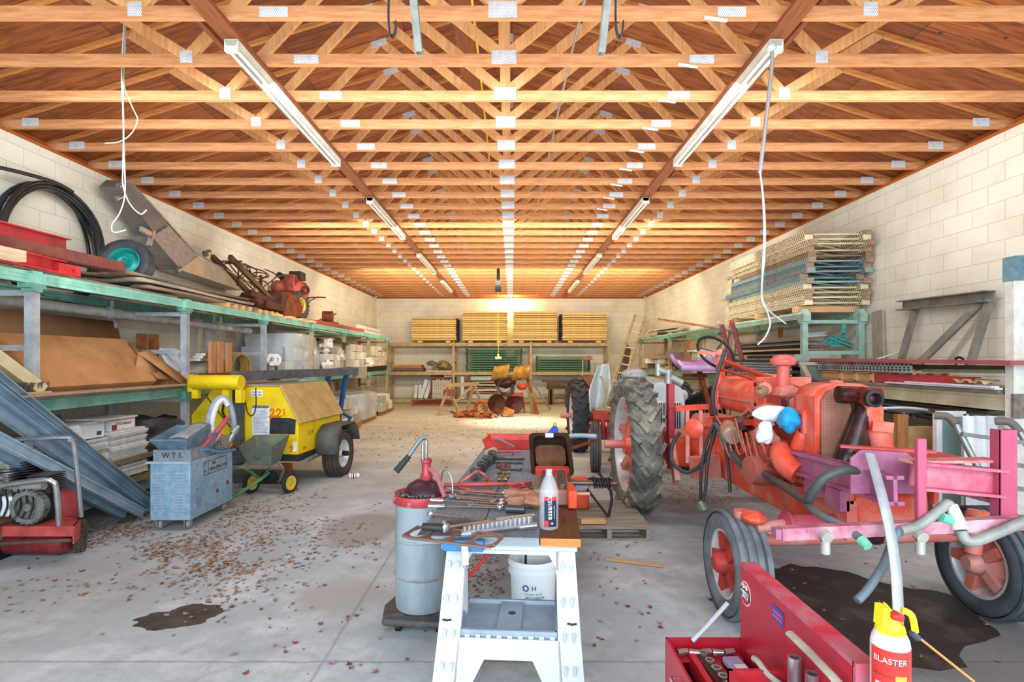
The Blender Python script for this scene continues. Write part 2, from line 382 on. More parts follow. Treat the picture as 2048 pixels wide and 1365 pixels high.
# ---------------------------------------------------------------- roof trusses
W1 = wood('#D2986A', '#A66A3C', 0, 4); W2 = wood('#DFAA74', '#B87C46', 2, 4); W3 = wood('#C8884E', '#9C6030', 0, 4)
def steel_plate_mat():
    m = mat('#E4E8EA', .42, .25, '#C4CACE', 20).copy(); nt = m.node_tree; N = nt.nodes; L = nt.links; b = N['Principled BSDF']
    src = b.inputs['Base Color'].links[0].from_socket
    tc = N.new('ShaderNodeTexCoord'); sp = N.new('ShaderNodeSeparateXYZ'); L.new(tc.outputs['Object'], sp.inputs[0])
    w = N.new('ShaderNodeMath'); w.operation = 'SINE'; q = N.new('ShaderNodeMath'); q.operation = 'MULTIPLY'; q.inputs[1].default_value = 480; L.new(sp.outputs[0], q.inputs[0]); L.new(q.outputs[0], w.inputs[0])
    w2 = N.new('ShaderNodeMath'); w2.operation = 'SINE'; q2 = N.new('ShaderNodeMath'); q2.operation = 'MULTIPLY'; q2.inputs[1].default_value = 260; L.new(sp.outputs[2], q2.inputs[0]); L.new(q2.outputs[0], w2.inputs[0])
    mm = N.new('ShaderNodeMath'); mm.operation = 'MULTIPLY'; L.new(w.outputs[0], mm.inputs[0]); L.new(w2.outputs[0], mm.inputs[1])
    rp = N.new('ShaderNodeValToRGB'); rp.color_ramp.elements[0].position = .1; rp.color_ramp.elements[1].position = .5; rp.color_ramp.elements[0].color = (1, 1, 1, 1); rp.color_ramp.elements[1].color = (.42, .44, .46, 1); L.new(mm.outputs[0], rp.inputs[0])
    mx = N.new('ShaderNodeMix'); mx.data_type = 'RGBA'; mx.blend_type = 'MULTIPLY'; mx.inputs[0].default_value = 1; L.new(src, mx.inputs[6]); L.new(rp.outputs[0], mx.inputs[7]); L.new(mx.outputs[2], b.inputs['Base Color'])
    return m
PLM = steel_plate_mat()
def make_truss(loc, label):
    t = thing('roof_truss', label, 'roof truss', loc, 0, 'timber roof trusses')
    Y = .0; zc = .0445; top = lambda x: .089+(HS-abs(x))*PITCH       # local: x from centre, z from wall head; top = underside of the top chord
    MB().bar((-HS-.1, Y, zc), (HS+.1, Y, zc), .038, .089).build('bottom_chord', W1, t, world=False)
    for s in (-1, 1):
        MB().bar((0, Y, top(0)+.03), (s*(HS+.28), Y, top(HS+.28)+.03), .038, .078).build('top_chord', W3, t, world=False)
    MB().bar((0, Y, .089), (0, Y, top(0)-.01), .038, .089, (1, 0, 0)).build('king_post', W2, t, world=False)
    A = 1.45; B = 2.57; D = 3.45
    for s in (-1, 1):
        for x0, x1 in ((.02, A-.03), (B-.02, A+.03), (B+.02, D)):
            MB().bar((s*x0, Y+.001*s, .085), (s*x1, Y+.001*s, top(x1)-.0), .036, .085, (1, 0, 0)).build('web', W2, t, world=False)
    def pl(x, z, w, h, ry=0): MB().box((x, Y-.021, z), (w, .003, h), (0, ry, 0)).build('nail_plate', PLM, t, world=False)
    pl(0, .062, .2, .115); pl(0, top(0)-.02, .16, .14)
    for s in (-1, 1):
        pl(s*1.6, zc, .2, .07); pl(s*B, zc+.02, .1, .1); pl(s*(HS-.24), zc+.015, .17, .085)
        pl(s*A, top(A)+.0, .18, .09, s*math.degrees(math.atan(PITCH)))
    return t
ys = [3.27+.6096*i for i in range(30)]; tr0 = None
for i, y in enumerate(ys):
    k = len(ys)-1-i
    lb = ('timber roof truss nearest the viewer under the plywood roof' if i == 0 else f'{ORD[i]} timber roof truss counted back from the viewer') if i < 15 else \
         ('timber roof truss nearest the back block wall' if k == 0 else f'{ORD[k]} timber roof truss counted forward from the back wall')
    if tr0 is None: tr0 = make_truss((XC, y, ZW+.038), lb)
    else: dup(tr0, (XC, y, ZW+.038), None, lb)
# ---------------------------------------------------------------- camera and light
cam = bpy.data.cameras.new('camera'); co = bpy.data.objects.new('camera', cam); C.objects.link(co); bpy.context.scene.camera = co
co.location = (0, 0, CH); co.rotation_euler = (PI/2, 0, 0); cam.sensor_width = 36; cam.lens = F/2048*36; cam.shift_y = 37.5/2048; cam.clip_end = 100
w = bpy.data.worlds.new('sky'); bpy.context.scene.world = w; w.use_nodes = True; bg = w.node_tree.nodes['Background']; bg.inputs[0].default_value = (.78, .89, 1, 1); bg.inputs[1].default_value = 1.6
def lamp(name, kind, loc, power, col=(1, 1, 1), rot=(0, 0, 0), **k):
    l = bpy.data.lights.new(name, kind); l.energy = power; l.color = col
    for a, b in k.items(): setattr(l, a, b)
    o = bpy.data.objects.new(name, l); C.objects.link(o); o.location = loc; o.rotation_euler = rot; return o
# daylight through the open door behind the viewer
lamp('door_daylight', 'AREA', (0, -1.3, 2.3), 560, (.74, .88, 1), (R(95), 0, 0), shape='RECTANGLE', size=9, size_y=3.4)
# added fill lamps without fixtures, facing away from the viewer to brighten the back
for y, p, c in ((4.5, 150, (.86, .93, 1)), (9.5, 210, (1, .92, .76)), (14.5, 240, (1, .86, .6))):
    lamp('back_fill', 'AREA', (0, y, 3.75), p, c, (R(50), 0, 0), shape='RECTANGLE', size=8, size_y=.5)
for y, p, c in ((3.4, 155, (1, .97, .93)), (7, 130, (1, .95, .86)), (11, 130, (1, .91, .76)), (15, 125, (1, .87, .66)), (18.5, 130, (1, .82, .56))):
    lamp('roof_fill', 'AREA', (0, y, 2.25), p, c, (PI, 0, 0), shape='RECTANGLE', size=8.5, size_y=4)  # unseen upward fill, added to brighten the roof timbers
lamp('bulb_light', 'POINT', (-.05, 20.75, 3.7), 110, (1, .78, .45), shadow_soft_size=0)
lamp('floor_fill_spot', 'SPOT', (.25, 14.2, 3.9), 1100, (1, .93, .8), (0, 0, 0), spot_size=R(52), spot_blend=1, shadow_soft_size=0)  # added spot without a fixture, makes the bright pool on the far floor
sc = bpy.context.scene; sc.view_settings.view_transform = 'Standard'; sc.view_settings.look = 'None'; sc.view_settings.exposure = .12; sc.view_settings.gamma = 1
sc.cycles.max_bounces = 7; sc.cycles.diffuse_bounces = 4; sc.cycles.use_denoising = True; sc.cycles.caustics_reflective = False; sc.cycles.caustics_refractive = False
sc.cycles.sample_clamp_indirect = 6
# ================================================================ pallet racks
TEAL = mat('#7FB5A4', .5, .1, '#5E9483', 5); DGRN = mat('#4C7D68', .55, .1, '#345A4A', 5); GALV = mat('#C4C9CE', .45, .25, '#9BA2A9', 7); TAN = mat('#B5A27C', .6, .1, '#8F7B58', 5)
GRYW = wood('#A79B8A', '#6F6355', 1, 4); NEWW = wood('#D8A878', '#B27C4C', 1, 4); OLDW = wood('#8D7A63', '#5B4A3A', 1, 4); NEWX = wood('#DBAE80', '#BC8858', 0, 4); OLDX = wood('#9A8A72', '#66584A', 0, 4); NEWZ = wood('#D9A273', '#B4743F', 2, 4)
RUST = mat('#7A3B22', .75, .35, '#4A2417', 14, bump=.3); RUSTD = mat('#5A3526', .75, .35, '#33201A', 12, bump=.3); RED = mat('#C02A2C', .5, .1, '#8E1F22', 6); BLK = mat('#1B1C1E', .5, 0, '#0E0E10', 8); RUB = mat('#33353A', .75, 0, '#232428', 9, bump=.2)
CHR = mat('#D5D9DC', .22, .9, '#A9AFB5', 10); STN = mat('#A39E99', .35, .4, '#8A8580', 3, stretch=(1, 6, 6)); WHT = mat('#E6E7E6', .55, 0, '#CDD0D2', 5); CARD = mat('#C08C5C', .8, 0, '#A97548', 3); PLAS = mat('#DDE2E6', .28, 0, '#B8C2CA', 7, trans=.25, alpha=.9, bump=.5)
def rack(name, label, xf, xb, ys, tops, post_h, fin, beams_from=0, gap=()):
    r = thing(name, label, 'pallet rack', ((xf+xb)/2, ys[0], 0))
    for i, y in enumerate(ys):
        pm, bm = fin(i)
        for x in (xf, xb):
            MB().bx(x-.038, x+.038, y-.035, y+.035, 0, post_h).bx(x-.06, x+.06, y-.055, y+.055, 0, .012).build('upright', pm, r)
        b = MB()
        for z in (.18, .8, 1.1, 1.7, post_h-.18): b.bar((xf, y, z), (xb, y, z), .035, .05)
        b.build('frame_strut', pm, r)
        for z, th in tops:                                 # beam end connectors
            c = MB()
            for x in (xf, xb):
                c.bx(x-.05, x+.05, y-.05, y+.05, z-.17, z+.005); c.bx(x-.052, x+.052, y-.085, y-.05, z-.14, z-.02).bx(x-.052, x+.052, y+.05, y+.085, z-.14, z-.02)
            c.build('beam_connector', bm, r)
    for i in range(len(ys)-1):
        pm, bm = fin(i)
        for z, th in tops:
            if (i, z) in gap: continue
            for x in (xf, xb): MB().ibeam((x, ys[i]+.05, z-th/2), (x, ys[i+1]-.05, z-th/2), .045, th, .03).build('beam', bm, r)
    return r
LY = [2.5, 4.72, 6.93, 9.12, 11.3, 13.5, 15.8, 18.1]
LR = rack('pallet_rack', 'long pallet rack of grey posts and teal beams along the left wall', -4.1, -5.0, LY, ((2.35, .1), (1.25, .1), (.26, .1)), 2.35,
          lambda i: (GALV, TEAL) if i < 4 else (TAN, TEAL), )  # far grey posts have the warm light put into their colour
RY = [7.85, 11.1, 14.5, 17.8]
RR = rack('pallet_rack', 'green pallet rack under the tall stack of frames on the right wall', 4.15, 4.95, RY, ((2.28, .1), (1.3, .1), (.26, .1)), 2.32, lambda i: (mat('#9FBFB0', .5, .1, '#86A898'), mat('#A8C4B4', .5, .1, '#7FA593')) if i < 1 else (TAN, mat('#7FAE98', .5, .1, '#5A8A74')))
nr = thing('pallet_rack', 'tall cream rack post and beam at the right edge of the view', 'pallet rack', (4.55, 4.56, 0))
for x in (4.15, 4.95): MB().bx(x-.045, x+.045, 4.52, 4.6, 0, 2.42).bx(x-.07, x+.07, 4.5, 4.62, 0, .012).build('upright', mat('#E4E4DC', .55, .1, '#C9C9BE'), nr)
MB().bx(4.1, 4.2, 4.5, 4.62, 2.25, 2.45).build('post_cap', mat('#5C7A86', .6, .2, '#3F5560'), nr, label='blue grey cap on the cream post')
MB().bar((4.15, 4.56, 2.1), (4.95, 4.56, 2.1), .03, .05).bar((4.15, 4.56, 1.2), (4.95, 4.56, .6), .03, .04).build('frame_strut', TEAL, nr)
CRM = mat('#CBC3A2', .55, .1, '#A89F7E', 4)
for x in (4.15, 4.95): MB().ibeam((x, 4.6, 1.24), (x, 7.8, 1.24), .05, .14, .03).build('beam', CRM, nr)
MB().bx(4.09, 4.21, 4.5, 4.53, 1.12, 1.32).build('beam_connector', mat('#8C8478', .6, .2, '#5E574E', 20), nr)
BY = 20.25; BX = [-4.55, -2.14, .69, 3.53]
br = thing('pallet_rack', 'tan pallet rack standing against the back wall', 'pallet rack', (0, BY+.4, 0))
WARM = mat('#C2A877', .6, .1, '#A08655', 5)
for x in BX:
    for y in (BY, BY+.85): MB().bx(x-.04, x+.04, y-.04, y+.04, 0, 2.26).build('upright', WARM, br)
    q = MB()
    for z in (.15, .9, 1.5, 2.1): q.bar((x, BY, z), (x, BY+.85, z), .03, .04)
    q.build('frame_strut', WARM, br)
for i in range(3):
    for z in (2.22, 1.16, .16):
        for y in (BY, BY+.85): MB().ibeam((BX[i]+.04, y, z-.06), (BX[i+1]-.04, y, z-.06), .05, .12, .03).build('beam', WARM, br)
# ================================================================ left rack, top shelf
def plank(a, b, w, h, m, label, group=None, name='plank', cat='plank', up=(0, 0, 1)):
    return tag(MB().bar(a, b, w, h, up).build(name, m, None), label, cat, group)
def steel(a, b, w, h, m, label, name='steel_joist', cat='steel beam', kind='i', group=None):
    k = MB(); (k.ibeam if kind == 'i' else k.chan)(a, b, w, h, .012)
    return tag(k.build(name, m, None), label, cat, group)
for i, x in enumerate((-4.28, -4.5, -4.72)):
    plank((x, 2.5, 2.37), (x, 6.9, 2.37), .2, .04, GRYW, ['grey weathered shelf plank at the front edge of the near left bay', 'grey weathered shelf plank in the middle of the near left bay', 'grey weathered shelf plank nearest the wall in the near left bay'][i], 'planks on the upper left rack')
plank((-4.0, 2.6, 2.44), (-4.0, 4.5, 2.44), .09, .09, wood('#C9B49A', '#A58A6A', 1, 4), 'square timber with a cut orange end on the rack corner', name='timber_post', cat='timber')
q = thing('steel_joist', 'lower bright red steel channel with an end bracket on the upper rack', 'steel beam', (-4.1, 4, 2.39))
MB().chan((-4.12, 2.6, 2.46), (-4.12, 5.05, 2.44), .06, .12, .01).build('channel', RED, q); MB().bx(-4.14, -4.06, 4.95, 5.2, 2.38, 2.47).cyl((-4.05, 5.12, 2.42), (-4.03, 5.12, 2.42), .018).build('end_bracket', RED, q)
plank((-4.22, 2.6, 2.52), (-4.2, 5.86, 2.585), .2, .1, mat('#7B4338', .7, .2, '#5A3028', 5), 'dark rust red plank reaching past the teal wheel', name='steel_plank', cat='steel plank')
steel((-4.25, 2.6, 2.65), (-4.25, 5.26, 2.68), .12, .14, mat('#B8353A', .55, .1, '#8A3A34', 4), 'upper red steel beam with a rusty top on the near left rack')
# coil of black pipe leaning on the wall
m = MB()
for i in range(7):
    rr = .60+.012*i; n = 40; ph = random.random()*6
    m.tube([(-5.02+.055*math.sin(i*2.4)+.02*math.sin(a*3+ph)-.04, 6.08+rr*math.cos(a), 2.86+(rr+.012*math.sin(a*2+ph))*math.sin(a)) for a in [2*PI*k/n for k in range(n)]], .021, 8, closed=True)
m.tube([(-5.0, 5.2, 3.45), (-4.98, 5.6, 3.50), (-4.97, 6.0, 3.53), (-4.97, 6.25, 3.50)], .02, 8, smooth=4)
tag(m.build('pipe_coil', mat('#2A2B2E', .35, 0, '#151517', 6), None), 'big coil of black plastic pipe leaning on the left wall', 'pipe coil')
# tyre on teal rim
def wheel(name, label, cat, c, axis, ro, ri, w, rimm, rubm=RUB, tread='plain', lugs=0, parent=None, hub=.05, rimpro=None, group=None):
    """tyre and rim lying on axis through c; outer face towards +axis"""
    t = parent or thing(name, label, cat, V(c)-V((0, 0, ro)), group=group); a = V(axis).normalized()
    h = w/2; m_ = MB(); k = ro-ri
    m_.lathe([(ri, -h*.72), (ri+k*.25, -h*.95), (ri+k*.6, -h), (ro-k*.14, -h*.86), (ro-.01, -h*.6), (ro, -h*.3), (ro, h*.3), (ro-.01, h*.6), (ro-k*.14, h*.86), (ri+k*.6, h), (ri+k*.25, h*.95), (ri, h*.72), (ri-.02, h*.5), (ri-.02, -h*.5), (ri, -h*.72)], c, a, 40)
    s_, u_, d_ = frame(a)
    if tread == 'lug':
        for i in range(lugs):
            for sd in (-1, 1):
                vs = []
                for t_ in (0, .5, 1):
                    an = 2*PI*(i+(.5 if sd > 0 else 0))/lugs+t_*.30; off = sd*(h*(.98-.98*t_)+.012)
                    rad = ro-.012-(.06*(1-t_)**2 if t_ < .4 else 0)
                    vs.append(V(c)+(s_*math.cos(an)+u_*math.sin(an))*rad+d_*off)
                nrm = [(p-V(c)-d_*(p-V(c)).dot(d_)).normalized() for p in vs]
                for j in (0, 1): m_.bar(vs[j]+nrm[j]*.016, vs[j+1]+nrm[j+1]*.016, .038, .05, nrm[j])
    elif tread == 'block':
        for i in range(lugs):
            an = 2*PI*i/lugs; e = (s_*math.cos(an)+u_*math.sin(an))
            for o in (-.33, 0, .33): m_.box(V(c)+e*(ro+.002)+d_*(o*w+(.02*w if i % 2 else -.02*w)), (.001, .001, .001)); m_.bar(V(c)+e*ro+d_*(o-.13)*w, V(c)+e*ro+d_*(o+.13)*w, ro*.1, .016, e)
    elif tread == 'rib':
        for o in (-.36, -.12, .12, .36):
            m_.lathe([(ro-.004, (o-.085)*w), (ro+.012, (o-.07)*w), (ro+.012, (o+.07)*w), (ro-.004, (o+.085)*w)], c, a, 40)
    m_.build('tyre', rubm, t)
    r_ = MB(); pr = rimpro or [(ri+.006, h*.74), (ri-.01, h*.76), (ri-.03, h*.45), (ri*.8, h*.2), (ri*.72, h*.24), (ri*.5, h*.36), (ri*.3, h*.2), (.001, h*.2)]
    r_.lathe(pr, c, a, 36); r_.lathe([(ri+.006, -h*.74), (ri-.01, -h*.76), (ri-.03, -h*.4), (ri-.03, h*.4)], c, a, 36)
    r_.build('rim', rimm, t)
    hb = MB().lathe([(hub, h*.15), (hub, h*.45), (hub*.7, h*.6), (.001, h*.6)], c, a, 16)
    for i in range(5):
        an = 2*PI*i/5; p = V(c)+(s_*math.cos(an)+u_*math.sin(an))*hub*1.5; hb.cyl(p+d_*h*.25, p+d_*h*.5, hub*.18, n=6)
    hb.build('hub', rimm, t)
    return t
TRIM = mat('#1F9C92', .35, .2, '#0D6F6A', 6)
wheel('spare_wheel', 'small black tyre on a bright teal rim up on the left rack', 'wheel', (-4.38, 6.27, 2.685), (.18, -.9, .28), .285, .165, .2, TRIM, mat('#3B3E42', .6, 0, '#2A2B2F'), hub=.035)
# stainless hopper and chute leaning on the wall
h = thing('metal_hopper', 'long stainless steel chute leaning from shelf up to the roof', 'metal chute', (-4.87, 8.2, 2.6))
def xprism(pts, X, d, nm, m, par, bev=.004):
    a = [PX(x, y, X) for x, y in pts]; b = [p+V((-d, 0, 0)) for p in a]; n = len(a); k = MB()
    k.add(a+b, [tuple(range(n)), tuple(range(2*n-1, n-1, -1))]+[(i, (i+1) % n, n+(i+1) % n, n+i) for i in range(n)]); return k.build(nm, m, par, bev=bev)
xprism([(240, 375), (255, 360), (337, 453), (311, 468)], -4.78, .26, 'upper_trough', mat('#857D79', .38, .4, '#6E6865', 3), h)
xprism([(337, 453), (396, 512), (361, 539), (305, 474)], -4.75, .3, 'lower_trough', STN, h)
xprism([(396, 512), (497, 567), (484, 581), (362, 540)], -4.75, .3, 'discharge_spout', mat('#CDBEA6', .35, .4, '#B5A48C', 3), h)
MB().bar(PX(392, 508, -4.74), PX(497, 565, -4.74), .03, .02).bar(PX(255, 359, -4.77), PX(394, 509, -4.74), .03, .02).build('edge_rail', CHR, h)
MB().cyl(PX(232, 397, -4.8), PX(243, 392, -4.8), .035).cyl(PX(236, 372, -4.8), PX(246, 369, -4.8), .03).cyl(PX(352, 543, -4.73), PX(362, 537, -4.73), .035).cyl(PX(410, 508, -4.9), PX(418, 505, -4.9), .05).build('pipe_stub', CHR, h)
MB().bar(PX(282, 458, -4.73), PX(306, 472, -4.73), .04, .06).bar(PX(298, 492, -4.73), PX(306, 462, -4.73), .05, .04).build('bracket', CHR, h)
# panels and pallets under it
labs = ['lowest grey panel under the stainless chute', 'second grey panel under the stainless chute', 'third grey panel under the stainless chute', 'topmost curled brown panel under the stainless chute']
zz = 2.37
for i, (x, y0, y1, w_, dz, m_) in enumerate(((-4.5, 6.2, 8.9, .85, .03, OLDW), (-4.46, 6.05, 8.7, .8, .035, GRYW), (-4.5, 5.95, 8.6, .8, .03, OLDW), (-4.62, 6.6, 9.2, .5, .03, mat('#6E5846', .7, 0, '#473629')))):
    zz += .055 if i else .05; sg = MB()
    sg.sheet(lambda u, v, x=x, y0=y0, y1=y1, w_=w_, z=zz: (x-w_/2+w_*u, y0+(y1-y0)*v, z+.012*math.sin(u*9)+.008*math.sin(v*5+i)), 12, 8)
    tag(sg.build('plywood_sheet', m_, None, thick=dz), labs[i], 'panel', 'panels stacked on the upper left rack')
def pallet(c, L, W, m, label, rz=0, group=None, H=.12, name='pallet', n=6):
    p = thing(name, label, 'pallet', c, rz, group)
    a = MB()
    for i in (-1, 0, 1): a.box((i*(L/2-.03), 0, H/2), (.04, W, H-.04))
    a.build('stringer', m, p, world=False)
    for k in range(n): MB().box((0, -W/2+.05+(W-.1)*k/(n-1), H-.01), (L, .09, .018)).build('deck_board', m, p, world=False)
    b = MB()
    for k in (0, .5, 1): b.box((0, -W/2+.05+(W-.1)*k, .01), (L, .09, .018))
    b.build('bottom_board', m, p, world=False); return p
for i, (y, m_, zp) in enumerate(((7.9, NEWX, 2.351), (8.9, NEWX, 2.351))):
    for k in range(4):
        xx = -4.06; plank((-4.9, y+.22*k, zp+.035), (xx, y+.22*k+.03, zp+.035), .075, .065, NEWX, f'{ORD[i*4+k]} pale bearer stick poking out over the teal beam near the chute' if i*4+k else 'pale bearer stick poking out over the teal beam closest to the viewer', 'bearer sticks under the panels', 'bearer', 'wooden bearer')
# grey drain pipe under the top shelf
dp = thing('drain_pipe', 'long white drain pipe running under the upper left shelf', 'pipe', (-4.8, 8, 2.0))
m = MB().tube([(-4.75, 3, 2.18), (-4.75, 10, 2.12)], .055, 14); m.build('pipe', mat('#C9CCC8', .5, 0, '#A8A9A2'), dp)
MB().cyl((-4.75, 6.5, 2.155), (-4.75, 6.68, 2.15), .068).cyl((-4.75, 7.9, 2.14), (-4.75, 8.0, 2.14), .066).build('coupling', mat('#B7BBB8', .5, 0), dp)
MB().bx(-4.76, -4.74, 6.55, 6.58, 2.1, 2.3).bx(-4.76, -4.74, 4.2, 4.23, 2.1, 2.3).bx(-4.76, -4.74, 9.0, 9.03, 2.1, 2.3).build('hanger_strap', GALV, dp)
# ---------------------------------------------------------------- rusty walking tractor on the top shelf
wt = thing('walking_tractor', 'rusty two wheeled garden tractor with red engine on the upper left rack', 'garden tractor', (-4.45, 10.4, 2.35))
for nm_, y in (('deck_board', 9.6), ('deck_board', 10.2), ('deck_board', 10.8), ('deck_board', 11.3)):
    pass
for i, y in enumerate((9.45, 10.0, 10.55, 11.1)):
    plank((-4.98, y, 2.371), (-4.0, y+.1, 2.371), .3, .04, NEWX, ['board under the rusty garden tractor nearest the viewer', 'second board under the rusty garden tractor', 'third board under the rusty garden tractor', 'farthest board under the rusty garden tractor by its wheel'][i], 'boards under the garden tractor', 'shelf_board', 'board')
for x in (-4.22, -4.75): wheel('', '', '', (x, 10.95, 2.68), (1, -.12, 0), .285, .15, .17, mat('#C9B04A', .55, .2, '#9A8330'), mat('#4A4339', .8, 0, '#332E28'), 'block', 22, parent=wt, hub=.04)
MB().blob((-4.5, 10.95, 2.75), (.17, .22, .12), .3, 2, 3).bx(-4.7, -4.25, 10.2, 10.9, 2.55, 2.85).build('gearbox', RUSTD, wt)
MB().lathe([(.02, 0), (.26, .02), (.27, .08), (.1, .12), (.0, .12)], (-4.28, 10.55, 2.62), (.8, -.5, .3), 20).build('wheel_guard', RUST, wt)
e = MB().bx(-4.55, -4.25, 10.8, 11.15, 2.92, 3.28); e.build('engine_block', mat('#8E3A2E', .6, .2, '#3A1F1A', 9), wt, bev=.03)
MB().lathe([(.0, 0), (.17, .01), (.18, .06), (.12, .1), (.05, .1), (.04, .16), (0, .16)], (-4.22, 11.0, 2.98), (.85, -.5, 0), 20).build('flywheel_shroud', mat('#A8463A', .5, .2, '#6B2A22', 7), wt)
MB().lathe([(.05, 0), (.05, .03), (.085, .03), (.085, .05), (.05, .05)], (-4.1, 10.93, 2.98), (.85, -.5, 0), 14).build('starter_pulley', RUSTD, wt)
MB().ball((-4.5, 10.62, 2.98), (.13, .16, .15)).build('fuel_tank', mat('#7E3F2C', .6, .2, '#5A2C20'), wt)
MB().bx(-4.42, -4.2, 10.95, 11.25, 3.2, 3.36).cyl((-4.5, 10.85, 3.22), (-4.5, 10.68, 3.24), .06).build('air_cleaner', BLK, wt)
m = MB()
for dx in (-.18, .1): m.bar((-4.5+dx, 10.4, 2.6), (-4.62+dx, 8.85, 3.25), .06, .08)
m.bar((-4.85, 9.0, 3.2), (-4.4, 9.0, 3.2), .03, .03); m.build('handlebar', mat('#6B4C34', .75, .3, '#3E2C20', 9), wt)
m = MB()
for i in range(12):
    p = V((-4.5+random.uniform(-.25, .25), 9.6+random.uniform(-.5, .8), 2.75+random.uniform(0, .3))); m.tube([p, p+V((random.uniform(-.2, .2), random.uniform(-.3, .3), .25)), p+V((random.uniform(-.3, .3), random.uniform(-.4, .4), .35))], .012, 6, smooth=4)
m.torus((-4.5, 9.9, 3.12), (0, .2, 1), .13, .012, 20, 6); m.bar((-4.5, 9.9, 2.6), (-4.5, 9.9, 3.12), .04, .04); m.build('linkage_rods', RUSTD, wt)
MB().bar((-4.4, 9.2, 2.72), (-4.4, 10.4, 2.62), .12, .1).bx(-4.72, -4.22, 9.5, 10.3, 2.5, 2.62).blob((-4.5, 9.6, 2.62), (.25, .3, .15), .4, 3, 8).build('chassis', RUSTD, wt)
m = MB().tube([(-4.4, 11.2, 2.85), (-4.2, 12.2, 2.98), (-4.2, 12.45, 3.0)], .018, 6); m.tube([(-4.3, 11.4, 2.75), (-4.25, 12.1, 2.98)], .012, 6); m.build('tow_bar', RUST, wt)
rm = thing('hand_winch', 'small rusty red winch on the upper left rack behind the garden tractor', 'winch', (-4.4, 13.2, 2.35))
MB().lathe([(0, -.12), (.14, -.12), (.14, .12), (0, .12)], (-4.4, 13.2, 2.62), (1, .2, 0), 16).build('drum', mat('#8E4A34', .7, .2, '#5A3024'), rm); MB().bx(-4.6, -4.2, 13.0, 13.4, 2.35, 2.5).bar((-4.5, 12.8, 2.5), (-4.3, 13.5, 2.72), .03, .03).build('base', mat('#A8433A', .6, .1), rm)
plank((-4.2, 11.7, 2.40), (-4.2, 15.4, 2.40), .16, .09, mat('#B24638', .6, .1, '#8E3A2E'), 'long red beam lying along the far upper left rack', name='steel_joist', cat='steel beam')
for i, (x, z, y0, y1) in enumerate(((-4.3, 2.415, 15.5, 17.9), (-4.45, 2.415, 15.6, 18.3), (-4.37, 2.54, 15.7, 18.1))):
    tag(MB().tube([(x, y0, z), (x, y1, z)], .062, 12).build('pipe', mat('#DCD8D0', .5, 0, '#B9B4AA'), None), ['front white pipe at the far end of the upper left rack', 'rear white pipe at the far end of the upper left rack', 'white pipe resting on top of two others at the far end'][i], 'pipe', 'white pipes on the far left rack')
for i, x in enumerate((-4.4, -4.7)): plank((x, 11.5, 2.371), (x, 18, 2.371), .28, .04, OLDW, ['front long grey plank on the far upper left rack', 'rear long grey plank on the far upper left rack'][i], 'planks on the far upper left rack')
# ================================================================ left rack, middle shelf
mid = [('front', -4.3), ('rear', -4.75)]
for i in range(6):
    for nm_, x in mid:
        plank((x, LY[i+1]+.06 if i else 2.6, 1.27), (x, LY[i+2]-.06 if i < 5 else 18, 1.27), .4, .04, GRYW if i < 3 else OLDW, f'{nm_} shelf board of the {ORD[i+1] if i else "nearest"} bay on the middle level of the left rack', 'boards on the middle left shelf', 'shelf_board', 'board')
    if i == 0: continue
sb = MB(); a = [V((-4.87, 4.3, 1.30)), V((-4.87, 7.05, 1.30)), V((-4.97, 7.03, 1.72)), V((-4.98, 6.95, 2.08)), V((-4.98, 4.3, 2.10))]
sb.flatpoly(a); tag(sb.build('cardboard_sheet', mat('#B08560', .85, 0, '#9A7350', 2), None, thick=.012), 'tall flat cardboard sheet standing against the wall behind the big box', 'cardboard sheet')
cb = thing('cardboard_box', 'large flat brown cardboard box leaning back on the middle shelf', 'cardboard box', (-4.2, 5.5, 1.29))
m = MB(); lo = [V((-4.06, 4.83, 1.36)), V((-4.06, 6.32, 1.36)), V((-4.48, 6.42, 1.84)), V((-4.48, 4.55, 1.84))]; nrm = (lo[1]-lo[0]).cross(lo[2]-lo[1]).normalized()
bk = [p-nrm*.09 if nrm.x > 0 else p+nrm*.09 for p in lo]; bk = [V((p.x, p.y, max(p.z, 1.292))) for p in bk]; m.add(lo+bk, [(0, 1, 2, 3), (7, 6, 5, 4), (0, 4, 5, 1), (1, 5, 6, 2), (2, 6, 7, 3), (3, 7, 4, 0)]); m.build('carton', CARD, cb, bev=.004)
m = MB(); m.flatpoly([V((-4.42, 6.36, 1.80)), V((-4.07, 6.34, 1.38)), V((-4.09, 6.62, 1.36)), V((-4.3, 6.66, 1.6))]).build('side_flap', mat('#A8794C', .85, 0, '#8E6540', 3), cb, thick=.01)
c2 = thing('cardboard_box', 'open small cardboard carton with raised flaps beside the galvanised post', 'cardboard box', (-4.3, 6.8, 1.29))
MB().box((-4.35, 6.82, 1.38), (.4, .3, .16)).build('carton', CARD, c2); MB().flatpoly([PX(275, 706, -4.2), PX(300, 702, -4.2), PX(384, 768, -4.02), PX(368, 772, -4.02)]).flatpoly([PX(276, 708, -4.2), PX(316, 742, -4.15), PX(308, 758, -4.1), PX(270, 740, -4.2)]).build('flap', mat('#B98A5C', .85, 0, '#A0744A', 3), c2, thick=.01)
c3 = thing('foam_board', 'pale foam packing board in a torn cardboard sleeve at the near end', 'foam packing', (-4.1, 4.5, 1.29))
MB().bar((-4.2, 4.1, 1.86), (-4.06, 4.72, 1.33), .1, .16, (1, 0, 0)).build('foam', mat('#D6C9A0', .7, 0, '#BCAA78', 5), c3); MB().bar((-4.25, 4.0, 1.8), (-4.1, 4.6, 1.3), .02, .2, (0, 0, 1)).build('sleeve', CARD, c3)
MB().blob((-4.04, 4.7, 1.345), (.05, .06, .05), .4, 3, 2).build('plastic_wrap', PLAS, c3)
